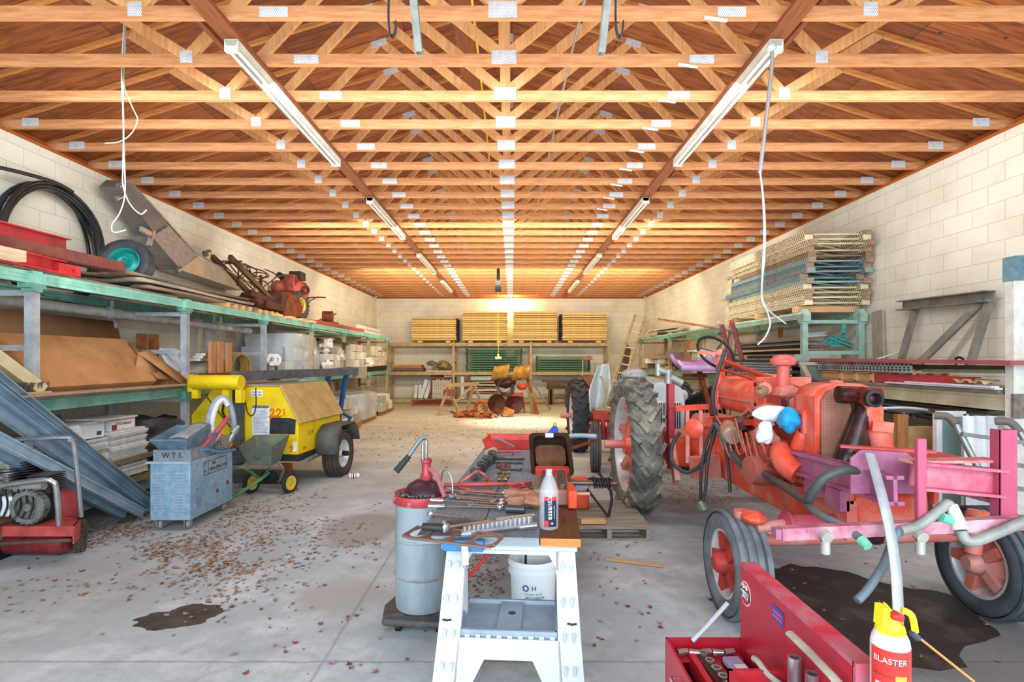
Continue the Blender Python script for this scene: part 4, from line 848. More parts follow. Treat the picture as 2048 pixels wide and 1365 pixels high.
lb(MB().bx(-.82, -.74, -.28, -.2, 1.1, 1.24), 'drum_foot', YEL, .004); lb(MB().bx(-.64, -.57, -.3, -.2, 1.08, 1.24), 'drum_foot', YEL, .004); lb(MB().bx(-1.2, -1.13, -.3, -.22, 1.13, 1.24), 'drum_foot', YEL, .004)
lb(MB().cyl((-1.255, -.25, 1.33), (-1.22, -.25, 1.33), .05), 'drum_end_cap', mat('#4A4028', .5), 0)
lb(MB().tube([(-.55, -.01, 1.25), (-.55, -.012, 1.0), (-.6, -.012, .9), (-.66, -.012, .95), (-.69, -.012, 1.1)], .006, 6, smooth=6), 'cable', BLK)
lb(MB().tube([(-.8, -.05, 1.15), (-.92, -.04, 1.1), (-.98, -.03, .95), (-.9, -.03, .85), (-.8, -.05, .95), (-.74, -.08, 1.15)], .011, 8, smooth=6), 'cable', BLK)
lb(MB().bar((-1.2, -.015, 1.13), (-.6, -.015, .42), .008, .008), 'tie_rod', DK)
q = MB()
for i in range(10): p = V((-.8+random.uniform(-.2, .1), -.08, .62)); q.tube([p, p+V((random.uniform(-.1, .1), -.06, -.1)), p+V((random.uniform(-.15, .15), -.03, random.uniform(-.2, .05)))], .009, 6, smooth=4)
lb(q, 'wire_tangle', mat('#7A4840', .7, 0, '#46302C'))
lb(MB().bar((-.65, -.06, .38), (-1.05, -1.0, .36), .08, .08).bar((-.65, .0, .38), (-.3, -.1, .38), .06, .06), 'drawbar', CHAR)
lb(MB().tube([(.05, .1, .33), (.05, .62, .36)], .03, 10), 'side_pipe', ALU)
lb(MB().bx(-.16, -.02, -.12, -.09, .14, .34), 'jack_foot', RUST, .01)
wheel('', '', '', (.17, .78, .31), (1, 0, 0), .31, .19, .2, mat('#D6DADC', .4, .3, '#B5BABD'), mat('#3E3B36', .8, 0, '#2C2A27', 9, bump=.3), 'rib', parent=None) if False else None
def wheel_local(parent, c, axis, *a, **k):
    M_ = Matrix.Translation(parent.location) @ Matrix.Rotation(parent.rotation_euler.z, 4, 'Z'); return wheel('', '', '', M_ @ V(c), (M_.to_3x3() @ V(axis)), *a, parent=parent, **k)
wheel_local(t, (.17, .8, .31), (1, 0, 0), .31, .185, .21, mat('#DDE1E3', .4, .2, '#B5BABD'), mat('#4A463F', .8, 0, '#34312C', 9, bump=.3), 'rib', hub=.05)
MB().cyl(LM @ V((.2, .8, .31)), LM @ V((.31, .8, .31)), .035).build('hub_cap', DK, t)
fe = [(-.42, .36), (-.38, .62), (-.22, .72), (.24, .72), (.38, .6), (.42, .45)]
q = MB(); fr = [V((.04, .8+y, z)) for y, z in fe]; fo = [V((.31, .8+y, z)) for y, z in fe]
q.loft([fr, fo], False, False); lb(q, 'fender', mat('#5E5C58', .6, 0, '#4A4845', 6), thick=.02)
q = MB(); q.add([V((.31, .8-.42, .36)), V((.31, .8-.38, .62)), V((.31, .8-.22, .72)), V((.31, .8-.2, .64)), V((.31, .8-.3, .58)), V((.31, .8-.34, .36))], [(0, 1, 2, 3, 4, 5)]); 
q.add([V((.04, .38, .36)), V((.04, .42, .62)), V((.31, .42, .62)), V((.31, .38, .36))], [(0, 1, 2, 3)]); lb(q, 'fender_lip', mat('#5E5C58', .6, 0, '#4A4845', 6), thick=.012)
# ---------------------------------------------------------------- drop spreader
sp = thing('drop_spreader', 'small green drop spreader with yellow wheels in front of the yellow trailer', 'spreader', (-2.88, 6.4, 0))
OLV = mat('#6B7263', .55, .1, '#565C50', 6)
to = [V((-3.08, 6.2, .62)), V((-2.70, 6.2, .62)), V((-2.66, 6.62, .70)), V((-3.08, 6.62, .70))]; bo = [V((-3.0, 6.27, .41)), V((-2.74, 6.27, .39)), V((-2.72, 6.5, .42)), V((-3.0, 6.5, .42))]
cc = sum(to, V())/4; ti = [p+(cc-p)*.06 for p in to]; bi = [p+V((0, 0, .03)) for p in bo]; bi = [p+(sum(bi, V())/4-p)*.1 for p in bi]
q = MB(); q.loft([bo, to], False); q.loft([to, ti], False); q.loft([ti, bi], False); q.flatpoly(bo[::-1]).flatpoly(bi); q.build('hopper', OLV, sp, bev=.006)
MB().torus((-2.87, 6.23, .5), (0, -1, .2), .028, .004, 20, 6).build('round_emblem', mat('#3F443A', .5), sp)
for x in (-2.66, -3.12): wheel('', '', '', (x, 6.62, .125), (1, -.35, 0), .125, .085, .045, mat('#D9B93A', .45, 0, '#B5962A'), mat('#2E2E2E', .7), parent=sp, hub=.02)
MB().cyl((-3.1, 6.62, .125), (-2.68, 6.62, .125), .01).build('axle', DK, sp)
GRN = mat('#4F7E55', .5, .1, '#3C6342', 6)
MB().tube([(-3.05, 6.1, .40), (-2.98, 6.12, .405), (-2.95, 6.2, .35), (-2.93, 6.45, .2)], .018, 8, smooth=5).tube([(-2.93, 6.5, .22), (-2.78, 6.35, .36)], .015).build('frame_tube', GRN, sp)
MB().tube([(-2.86, 6.5, .27), (-2.92, 6.3, .2), (-3.16, 6.04, .028)], .02, 8, smooth=5).build('handle', GRN, sp)
MB().blob((-2.9, 6.6, .2), (.1, .08, .07), .5, 3, 2).build('gear_housing', DK, sp)
MB().tube([(-2.72, 6.4, .42), (-2.66, 6.42, .33), (-2.72, 6.5, .2), (-2.78, 6.6, .14)], .02, 8, smooth=5).build('strut', mat('#6E6258', .6, .2), sp)
# blue hand truck
bt = thing('hand_truck', 'bright blue tubular hand truck standing beyond the yellow trailer', 'hand truck', (-2.95, 9.6, 0)); BL = mat('#1F5E9A', .45, .1, '#174A7C', 6)
for dx, dy in ((0, 0), (-.33, .1)):
    MB().tube([(-2.70+dx, 9.5+dy, 1.42), (-2.80+dx, 9.52+dy, 1.39), (-2.88+dx, 9.55+dy, 1.28), (-2.97+dx, 9.65+dy, .9), (-3.05+dx, 9.7+dy, .5)], .045, 10, smooth=5).build('handle_tube', BL, bt)
MB().tube([(-3.02, 9.6, .72), (-2.72, 9.3, .62), (-2.88, 9.4, .40)], .03, 8).build('nose_bar', BL, bt); MB().bar((-3.38, 9.78, .6), (-3.05, 9.68, .6), .05, .05).bar((-3.38, 9.78, .15), (-3.05, 9.68, .15), .05, .05).bar((-3.38, 9.8, .6), (-3.38, 9.8, 0), .05, .05).bar((-3.05, 9.7, .6), (-3.05, 9.7, 0), .05, .05).build('cross_frame', BL, bt)
jr = thing('plastic_jar', 'white plastic jar with red label lying on the concrete', 'jar', (-2.13, 7.45, 0)); d = V((.9, .35, 0)).normalized(); o = V((-2.19, 7.43, .036))
MB().lathe([(0, 0), (.033, 0), (.036, .01), (.036, .105), (.03, .11), (.03, .13), (0, .13)], o, d, 18).build('jar_body', WHT, jr); MB().lathe([(.0362, .02), (.0368, .021), (.0368, .03), (.0362, .031)], o, d, 18).lathe([(.0362, .08), (.0368, .081), (.0368, .09), (.0362, .091)], o, d, 18).build('label_band', RED, jr); MB().lathe([(.0362, .045), (.0366, .046), (.0366, .06), (.0362, .061)], o, d, 18).build('label_print', INK, jr)
# ================================================================ back wall
BAM = mat('#D6B672', .65, 0, '#B89048', 6, stretch=(1, 6, 6)); BAMD = mat('#BE9A58', .65, 0, '#9E7C40', 6, stretch=(1, 6, 6))
pp = None
for k, (px0, px1, ytop, n, nm) in enumerate(((824, 912, 636, 10, 'first stack from the left corner'), (925, 1014, 624, 13, 'second stack from the left corner'), (1027, 1114, 623, 13, 'third stack from the left corner'), (1125, 1213, 627, 12, 'stack nearest the aluminium ladder'))):
    x0, x1 = P(px0, 0, BY).x, P(px1, 0, BY).x; zb = 2.22
    for i, f in enumerate((.18, .82)): tag(MB().bx(x0+(x1-x0)*f-.08, x0+(x1-x0)*f+.08, BY-.05, BY+.9, zb, zb+.075).build('bearer', NEWX, None), f'{"first" if i == 0 else "second"} bearer block under the {nm} of yellow planks', 'wooden bearer')
    hh = (CH+(720-ytop)*BY/F-zb-.08)/n
    for i in range(n):
        j = random.uniform(-.012, .012); z = zb+.077+hh*i
        pk = thing('scaffold_plank', f'yellow scaffold plank, {"bottom" if i == 0 else "top" if i == n-1 else ORD[i]+" from below"}, in the {nm}', 'scaffold plank', (x0, BY, z), 0, 'yellow scaffold planks')
        MB().bx(x0+j, x1+j, BY-.04+j, BY+.85, z+.02, z+hh).build('plank_face', BAM if (i+k) % 3 else BAMD, pk); MB().bx(x0+j+.02, x1+j-.02, BY-.0, BY+.8, z, z+.022).build('dark_gap_strip', mat('#5E4522', .7), pk)  # dark strip below each plank; the gap's shade is put into its colour
        if k in (0, 3):
            xe = x1 if k == 0 else x0; MB().bx(xe, xe+(.06 if k == 0 else -.06), BY+.2, BY+.8, z+.01, z+hh*.8).build('end_hook', DK, pk)
GB = mat('#4C7F58', .5, .1, '#35603F', 5)
for px0, px1, y0, n, nm in ((932, 1044, 697, 10, 'tall middle stack'), (1072, 1180, 712, 7, 'short stack nearer the ladder')):
    x0, x1 = P(px0, 0, BY).x, P(px1, 0, BY).x; hh = (CH+(720-y0)*BY/F-1.16)/n
    for i in range(n):
        z = 1.165+hh*i; pk = thing('green_rail', f'green steel rail, {"bottom" if i == 0 else "top" if i == n-1 else ORD[i]+" from below"}, in the {nm}', 'steel rail', ((x0+x1)/2, BY+.3, z), 0, 'green steel rails')
        MB().bx(x0+.06, x1-.06, BY+.02, BY+.75, z+.01, z+hh*.58).build('rail_bar', GB, pk)
        for xx in (x0+.03, x1-.03): MB().box((xx+random.uniform(-.02, .02), BY+.1, z+hh*.5), (.05, .3, hh*.9), (0, random.uniform(-25, 25), 0)).build('rail_end_bracket', mat('#243D2C', .6, .2), pk)
for i, (w_, m_, nm) in enumerate(((1.15, mat('#5A5048', .7), 'lowest dark'), (1.1, mat('#6E665E', .7), 'grey middle'), (1.0, mat('#B97A35', .6), 'orange second'), (.95, mat('#C98B3E', .6), 'topmost orange'))):
    c = P(818, 0, BY+.2).x; tag(MB().bx(c-w_/2, c+w_/2, BY, BY+.7, 1.165+.062*i, 1.165+.062*i+.058).build('short_board', m_, None), f'{nm} board in the short stack on the back rack shelf', 'board', 'boards on the back shelf')
random.seed(5); c = P(877, 0, BY).x
tag(MB().bx(c-.48, c+.48, BY+.02, BY+.7, 1.165, 1.2).build('flat_tray', WHT, None), 'flat white tray under the lumpy heap on the back shelf', 'tray')
for i in range(9):
    q = MB().blob((c+random.uniform(-.36, .36), BY+.3+random.uniform(-.2, .2), 1.275+.1*(i % 3)), (.16, .15, .09), .6, 3, i); tag(q.build('cloth_bag', mat(random.choice(['#8E7C62', '#A08A60', '#7A6A58', '#B09A60']), .85), None), 'lumpy brown sack in the heap on the back rack shelf', 'sack', 'sacks on the back shelf')
for i, (px0, px1, y0, tilt) in enumerate(((826, 833, 771, 0), (834, 841, 770, 0), (843, 852, 760, 12), (853, 862, 760, 12))):
    x0, x1 = P(px0, 0, BY).x, P(px1, 0, BY).x; h_ = CH+(720-y0)*BY/F-.02
    tag(MB().bar(((x0+x1)/2-(.16 if tilt else 0), BY+.2, .17), ((x0+x1)/2+(.06 if tilt else 0), BY+.35, h_), x1-x0-.02, .05, (0, 1, 0)).build('white_board', mat('#DADFE0', .5, 0, '#B8C0C2'), None), f'{["upright", "second upright", "leaning", "second leaning"][i]} white board under the back rack', 'board', 'white boards under the back rack')
x0 = P(864, 0, BY).x
for i in range(10): tag(MB().bx(x0+.072*i, x0+.072*i+.06, BY+.1, BY+.5, .17, .86+random.uniform(-.02, .02)).build('white_board', mat('#D5D2C6', .6, 0, '#A8A493'), None), f'{ORD[i] if i else "first"} upright white slat from the leaning boards under the back rack', 'slat', 'white slats under the back rack')
q = thing('shelf_stand', 'rusty low stand holding white slats under the back rack', 'stand', (x0+.35, BY+.3, 0))
MB().bx(x0-.06, x0+.8, BY+.1, BY+.6, .9, .96).build('stand_top', mat('#8E4A32', .7), q); 
for xx in (x0-.05, x0+.78): MB().bx(xx-.025, xx+.025, BY+.15, BY+.2, .0, 1.05).build('stand_leg', mat('#8E4A32', .7), q)
for i in range(5): tag(MB().bx(x0+.02, x0+.32, BY+.15, BY+.5, .962+.042*i, 1.0+.042*i).build('clay_tile', mat('#7A3A2E', .7, 0, '#5A2A22'), None), f'{["lowest", "second", "third", "fourth", "topmost"][i]} dark red tile stacked on the rusty stand', 'tile', 'red tiles on the stand')
tag(MB().bx(x0+.42, x0+.75, BY+.15, BY+.5, .962, 1.02).build('white_tray', WHT, None), 'small white tray beside the red tiles on the stand', 'tray')
xc = P(866, 0, 19.2).x
for i in range(16):
    a = random.uniform(-.35, .35); L_ = random.uniform(.9, 1.4); cx_ = xc+random.uniform(-.2, .2); y = 19.0+.05*i; z = .03+.006*i
    tag(MB().bar((cx_-L_/2*math.cos(a), y, z+.03), (cx_+L_/2*math.cos(a), y+L_*.2*math.sin(a), z+.03+.03*math.sin(a)), .04, .04).build('rusty_bar', RUST if i % 2 else mat('#9A5038', .7, .2, '#6A3020'), None), 'rusty steel bar in the tangled heap before the back rack', 'steel bar', 'rusty bars before the back rack')
tag(MB().bx(xc-.7, xc+.6, 18.8, 19.8, .0, .05).build('base_skid', OLDX, None), 'low wooden skid under the rusty bars', 'skid')
# boards in the middle bay
x0, x1 = P(925, 0, BY).x, P(990, 0, BY).x
for i, (z, h_, col, dx) in enumerate(((.17, .16, '#B8CFCB', 0), (.36, .06, '#9A6A4C', .1), (.45, .07, '#D2D0C8', .05), (.55, .06, '#8C6A58', -.05), (.65, .05, '#C8C4BA', .1), (.74, .06, '#B5876A', 0), (.84, .15, '#A9C4C0', .15))):
    tag(MB().box(((x0+x1)/2+dx, BY+.35, z+h_/2), (x1-x0, .6, h_), (0, random.uniform(-2.5, 2.5), 0)).build('painted_board', mat(col, .6, 0, None, 6, stretch=(1, 5, 5)), None), f'{["lowest pale teal", "second brown", "third white", "fourth brown", "fifth white", "sixth tan", "topmost pale teal"][i]} board in the middle bay under the back rack', 'board', 'painted boards under the back rack')
for i, px in enumerate((922, 934)): tag(MB().bx(P(px, 0, BY).x, P(px, 0, BY).x+.12, BY-.1, BY+.1, .17 if i else .165, .98).build('door_panel_board' if False else 'upright_board', mat('#8A4F38' if i else '#D4D2CC', .7), None), ['white upright board left of the painted boards', 'brown upright board beside the painted boards'][i], 'board')
# dark wooden table, chair frame
tb = thing('wooden_table', 'dark brown wooden table pushed under the back rack', 'table', (P(1142, 0, 19.9).x, 19.9, 0)); DW = mat('#6E4E38', .7, 0, '#4A3324', 6)
x0, x1 = P(1085, 0, 19.9).x, P(1205, 0, 19.9).x
MB().bx(x0, x1, 19.6, 20.15, .80, .86).build('tabletop', DW, tb); MB().bx(x0+.15, x1-.1, 19.65, 20.1, .55, .62).build('lower_shelf', DW, tb); MB().bx(x0+.15, x1-.1, 19.63, 19.66, .64, .8).build('apron', DW, tb)
for xx in (x0+.25, x0+.32, x0+.85, x1-.35): MB().bx(xx-.06, xx+.06, 19.66, 19.76, 0, .56 if xx not in (x0+.25, x1-.35) else .8).build('leg', DW, tb)
ch = thing('tall_stool', 'narrow grey stool frame with brown seat in front of the green rails', 'stool', (P(1176, 0, 18.6).x, 18.6, 0)); x = P(1176, 0, 18.6).x
for dx in (-.17, .17):
    for dy in (-.15, .15): MB().cyl((x+dx, 18.6+dy, 0), (x+dx*.9, 18.6+dy, 1.72 if dy > 0 else .72), .016).build('leg', GALV, ch)
MB().bx(x-.17, x+.17, 18.45, 18.76, .72, 1.05).build('seat_board', mat('#8A5638', .6), ch); MB().bx(x-.17, x+.17, 18.72, 18.78, 1.6, 1.72).build('top_rail', mat('#9A6A4A', .6), ch)
# wooden sawhorse, rusty scrap, plough
wh_ = thing('wooden_sawhorse', 'weathered wooden sawhorse on the far concrete', 'sawhorse', (-1.35, 16, 0)); SW = wood('#B9A27E', '#8E7654', 0, 5)
A_, B_ = V((-1.95, 15.8, .86)), V((-1.05, 17.0, .86)); MB().bar(A_, B_, .09, .1).build('top_rail', SW, wh_)
for p, o in ((A_+V((.12, .15, 0)), (-.28, -.15)), (A_+V((.12, .15, 0)), (.32, -.05)), (B_+V((-.1, -.15, 0)), (-.25, .1)), (B_+V((-.1, -.15, 0)), (.3, .05))): MB().bar(p, (p.x+o[0], p.y+o[1], 0), .08, .045, (1, 1, 0)).build('leg', SW, wh_)
MB().bx(-1.98, -1.62, 15.88, 15.91, .55, .74).build('end_brace', mat('#8A4632', .7), wh_); MB().bar((-1.7, 16.0, .3), (-1.2, 16.7, .8), .04, .06).build('diagonal_brace', SW, wh_)
random.seed(14); SCR = [mat('#B8642E', .6, .3, '#7A3C1E', 9), mat('#8E4A28', .7, .3, '#5E2E1A', 9), mat('#C9824A', .55, .4, '#8A4E28', 9)]
for i in range(26):
    p = V((-1.05+random.uniform(-.55, .75), 15.4+random.uniform(-.5, .5), .0+.05*random.random()*(i % 3))); d = V((random.uniform(-.35, .35), random.uniform(-.2, .2), random.uniform(-.02, .1)))
    q = MB()
    if i % 4 == 0: q.torus(p+V((0, 0, .04)), (random.random(), random.random(), 1), random.uniform(.08, .16), .02, 18, 6)
    elif i % 4 == 1: q.blob(p+V((0, 0, .05)), (.16, .12, .08), .7, 3, i, 12, 8, 0)
    else: q.bar(p, p+d, .06, .05)
    tag(q.build('scrap_part', SCR[i % 3], None), 'rusty machine part in the scrap heap on the far concrete', 'scrap part', 'rusty scrap on the far concrete')
q = thing('cast_bracket', 'upright orange cast bracket in the rusty scrap heap', 'machine part', (-.9, 15.6, 0)); MB().tube([(-1.02, 15.6, .05), (-1.02, 15.6, .32), (-.92, 15.6, .42), (-.8, 15.6, .4), (-.74, 15.6, .28), (-.74, 15.6, .12)], .055, 8, smooth=4).build('arch', SCR[0], q)
tag(MB().box((-.1, 15.5, .14), (.28, .2, .2), (0, 20, 10)).build('cast_block', SCR[2], None), 'orange cast block at the end of the scrap heap', 'machine part')
pl = thing('tiller_plough', 'rusty plough machine with two curved yellow brown blades on top', 'plough', (-.1, 16.6, 0)); OX = mat('#B58A3A', .6, .3, '#7A4E22', 6)
for x in (-.62, -.02):
    MB().sheet(lambda u, v, x=x: (x+.10+.46*u-.1*(1-v), 16.2+.35*(v-.5)**2+.12*math.sin(u*PI), .98+.42*v+.06*u), 10, 8).build('mouldboard', OX, pl, thick=.03)
for x, y in ((-.62, 16.4), (-.1, 16.5)): MB().lathe([(0, 0), (.1, .02), (.22, .07), (.29, .13), (.28, .14), (.2, .09), (0, .03)], (x+.13, y, .29), (.35, -.9, .1), 24).build('disc_blade', mat('#5A2E22', .5, .4, '#3A1E18', 7), pl)
MB().blob((-.2, 16.5, .92), (.32, .25, .16), .3, 2.5, 5).build('gear_head', mat('#54302A', .5, .3, '#2E1C1A', 6), pl)
q = MB()
for i in range(4): q.torus((-.22+.02*i, 16.25, .83-.02*i), (.2+.1*i, -1, .2), .2+.02*i, .014, 24, 6)
q.build('cable_loop', mat('#3A3234', .5), pl); MB().ball((.3, 16.4, .80), (.16, .13, .1)).bx(-.32, .32, 16.35, 16.5, .52, .62).build('red_casting', mat('#B5462E', .55, .1, '#7E2E20'), pl)
for a, b in (((.45, 16.5, 1.1), (.75, 16.2, 0)), ((.3, 16.6, .6), (.38, 16.6, 0)), ((-.3, 16.6, .6), (-.4, 16.7, 0)), ((.0, 16.5, .95), (.0, 16.6, .3))): MB().bar(a, b, .07, .06).build('leg', mat('#A0583A', .65, .2, '#6A3824'), pl)
tag(MB().bx(.55, .72, 16.3, 16.55, 0, .62).build('timber_block', wood('#9A7A54', '#6E5436', 2), None), 'upright timber block beside the rusty plough', 'timber')
MB().tube([(.3, 16.9, 1.25), (.5, 17.0, 1.1), (1.2, 17.3, .05)], .03, 8).build('handle_tube', ALU, pl)
# ladder, dark boards, drop light
la = thing('ladder', 'tall aluminium extension ladder leaning toward the far right corner', 'ladder', (2.75, 17, 0)); AL = mat('#C6B79A', .4, .5, '#9E8E70', 8)
b0, t0 = V((2.72, 16.6, 0)), V((4.0, 17.9, 3.06)); dv = (t0-b0); sd = V((.30, -.12, -.06))
for s_ in (0, 1): MB().bar(b0+sd*s_, t0+sd*s_, .03, .09, (1, -1, 0)).build('side_rail', AL, la)
for i in range(11): MB().cyl(b0+dv*(.06+.085*i), b0+dv*(.06+.085*i)+sd, .02).build('rung', AL, la)
for i in range(4): plank((3.25+.12*i, 18.4, 0.01), (3.95+.03*i, 18.9, 2.1-.05*i), .14, .04, mat('#6B5A44', .75, 0, '#443828'), f'{ORD[i] if i else "first"} dark board leaning behind the aluminium ladder', 'dark boards behind the ladder', 'leaning_board', 'board', (1, 0, 0))
dl = thing('hanging_work_light', 'black cord reel with yellow cord and lamp hanging from the trusses', 'hanging lamp', (-.36, 14.5, 1.6))
MB().bx(-.44, -.28, 14.42, 14.58, 3.38, 3.66).bx(-.4, -.32, 14.45, 14.55, 3.66, 3.99).build('reel_housing', BLK, dl, bev=.02); MB().tube([(-.36, 14.5, 3.4), (-.365, 14.5, 2.5), (-.36, 14.5, 1.72)], .008, 6).build('cord', mat('#D8C42A', .5), dl)
MB().bx(-.44, -.28, 14.46, 14.54, 1.62, 1.68).bx(-.385, -.335, 14.47, 14.53, 1.66, 1.75).build('socket_block', mat('#E2DA9A', .5), dl)
tag(MB().ball((-.05, 20.9, 3.84), (.05, .05, .07)).cyl((-.05, 20.9, 3.88), (-.05, 20.9, 3.99), .03).build('light_bulb', mat('#FFE2B0', .3, emit=25), None), 'bare glowing bulb under the last truss by the back wall', 'light bulb')
tag(MB().bx(-.2, .06, YB-.06, YB, 2.2, 3.9).build('pilaster', mat('#DCCB9C', .7), None), 'pale block pilaster at the middle of the back wall', 'pilaster')['kind'] = 'structure'
# ================================================================ work bench
BO = V((-.06, 2.54, 0)); BR = -.073; BM_ = Matrix.Translation(BO) @ Matrix.Rotation(BR, 4, 'Z')
def BL_(x, y, z=.784): return BM_ @ V((x, y, z))
def BP(px, py, z=.79): return G(px, py, z)
GP = wood('#7E8890', '#5A646C', 1, 5); DP = wood('#4E4844', '#2E2A28', 1, 5); BRP = wood('#6E4630', '#432A1E', 1, 4)
for i, (x0, x1, y1, m_, lb_) in enumerate(((-.385, -.10, 2.9, GP, 'weathered grey bench board by the grease drum'), (-.095, .185, 2.85, GP, 'middle grey bench board carrying the wrenches'), (.19, .375, 2.8, BRP, 'brown bench plank with a fresh cut orange end'))):
    p = thing('bench_board', lb_, 'bench board', BL_((x0+x1)/2, 0, .746), BR, 'boards of the work bench')
    MB().bx(x0-(x0+x1)/2, x1-(x0+x1)/2, 0, y1, 0, .038).build('board', m_, p, world=False, bev=.003)
    MB().bx(x0-(x0+x1)/2+.001, x1-(x0+x1)/2-.001, -.002, .001, .001, .037).build('cut_end', wood('#D08A4E', '#A86630', 0, 12) if i == 2 else wood('#9AA0A4', '#70777C', 0, 9), p, world=False)
def sawhorse(name, label, y):
    t = thing('sawhorse', label, 'sawhorse', BL_(.05, y, 0), BR, 'plastic sawhorses under the bench')
    W_ = mat('#BFC2C2', .5, 0, '#B2B6B8', 5); gr = mat('#C0C5C8', .6)
    MB().bx(-.325, .31, -.035, .035, .712, .745).build('top_beam', W_, t, world=False, bev=.006)
    for s in (-1, 1):
        yy = lambda z: s*(.03+(.70-z)*.27)
        def quad(pts, nm, th=.035):
            m = MB(); a = [V((x, yy(z), z)) for x, z in pts]; b = [p-V((0, s*th, 0)) for p in a]; n = len(a)
            m.add(a+b, [tuple(range(n)), tuple(range(2*n-1, n-1, -1))]+[(i, (i+1) % n, n+(i+1) % n, n+i) for i in range(n)]); return m.build(nm, W_, t, world=False, bev=.004)
        for q in (-1, 1):
            quad([(q*.295, .71), (q*.215, .71), (q*.225, .3), (q*.245, 0), (q*.345, 0), (q*.318, .35)], 'leg')
            m = MB()
            for z in (.63, .49, .35, .22, .1):
                for dx in (-.02, .02): m.box((q*(.258+(.7-z)*.03)+dx, yy(z)+s*.002, z), (.012, .006, .08), (-s*15, 0, 0))
            m.build('leg_slot', gr, t, world=False)
            m = MB().tube([(q*.262, yy(.42)+s*.004, .42), (q*.285, yy(.42)+s*.012, .42), (q*.302, yy(.42)+s*.004, .42)], .004, 6); m.build('leg_clip', DK, t, world=False)
        quad([(-.224, .345), (.224, .345), (.24, .13), (.18, .14), (.11, .27), (-.11, .27), (-.18, .14), (-.24, .13)], 'cross_panel')
        quad([(-.222, .72), (.222, .72), (.218, .64), (.18, .70), (-.18, .70), (-.218, .64)], 'upper_panel')
    m = MB().bx(-.235, .215, -.1, .22, .352, .358)
    for x in (-.235, .215): m.bx(x-.008, x+.008, -.1, .22, .35, .378)
    for y_ in (-.1, .22): m.bx(-.235, .215, y_-.008, y_+.008, .35, .378)
    m.bx(-.06, .05, -.1, .22, .358, .372); m.build('folding_tray', mat('#9DAAB6', .5, 0, '#8492A0', 5), t, world=False)
    m = MB().cyl((0, .08, .372), (0, .08, .374), .018); m.build('tray_hole', mat('#4A5560'), t, world=False)
    m = MB()
    for i in range(9): m.bx(-.2+.048*i, -.178+.048*i, -.115, -.1, .335, .36)
    m.build('tray_tab', W_, t, world=False); return t
sawhorse('sawhorse', 'white plastic folding sawhorse holding the near end of the bench', .06)
sawhorse('sawhorse', 'white plastic folding sawhorse holding the far end of the bench', 2.5)
# ---------------------------------------------------------------- bucket
b = thing('plastic_bucket', 'white antifreeze bucket standing under the work bench', 'bucket', (.132, 3.46, 0)); bx_, by_ = .132, 3.46
WB = mat('#E3E8EA', .4, 0, '#C9D2D8', 4, (.5, .8))
MB().lathe([(0, .0), (.125, 0), (.13, .01), (.143, .28), (.156, .285), (.156, .295), (.144, .30), (.145, .33), (.157, .335), (.157, .35), (.150, .37), (.145, .37), (.126, .015), (0, .015)], (bx_, by_, 0), (0, 0, 1), 40).build('pail', WB, b)
def onlathe(mb_fn, r, cz, body, size, m_, par, cx, cy, ang=0, sx=1, nm='lettering'):
    cu = bpy.data.curves.new('t', 'FONT'); cu.body = body; cu.size = size; cu.align_x = 'CENTER'; cu.align_y = 'CENTER'; cu.resolution_u = 3
    o = bpy.data.objects.new('t', cu); C.objects.link(o); me = bpy.data.meshes.new_from_object(o.evaluated_get(bpy.context.evaluated_depsgraph_get())); bpy.data.objects.remove(o)
    k = MB(); k.add([V((cx+r(cz+v.co.y)*math.sin(ang+v.co.x*sx/r(cz)), cy-r(cz+v.co.y)*math.cos(ang+v.co.x*sx/r(cz)), cz+v.co.y)) for v in me.vertices], [tuple(p.vertices) for p in me.polygons]); return k.build(nm, m_, par)
br_ = lambda z: .132+.04*z+.0022
NAV = mat('#27303A', .5); SKY = mat('#7FB6D8', .5)
onlathe(None, br_, .222, 'H', .042, NAV, b, bx_, by_, .0); onlathe(None, br_, .188, 'cryo-tek', .03, SKY, b, bx_, by_, -.02, 1.1)
onlathe(None, br_, .163, 'ANTI-FREEZE', .021, NAV, b, bx_, by_, .05); onlathe(None, br_, .143, 'Non-Toxic / Corrosion Resistant', .009, NAV, b, bx_, by_, .05)
k = MB(); n = 22; k.add([V((bx_+br_(.22)*1.001*math.sin(-.36+rq*math.cos(2*PI*i/n)/.14), by_-br_(.22)*1.004*math.cos(-.36+rq*math.cos(2*PI*i/n)/.14), .222+rq*math.sin(2*PI*i/n))) for rq in (.02, .012) for i in range(n)], [(i, (i+1) % n, n+(i+1) % n, n+i) for i in range(n)]); k.build('round_logo', mat('#2E6E9A', .5), b)
MB().tube([(bx_-.157, by_, .30), (bx_-.14, by_-.09, .22), (bx_-.06, by_-.158, .20), (bx_-.0, by_-.162, .205)], .003, 6, smooth=6) if False else None
tag(MB().tube([(bx_-.04, by_+.08, .50), (bx_-.045, by_+.07, .36), (bx_-.04, by_+.05, .1), (bx_-.04, by_+.05, .02)], .008, 6, smooth=4).build('stir_stick', mat('#2C3034', .5), None), 'thin dark stick standing inside the antifreeze bucket', 'stick')
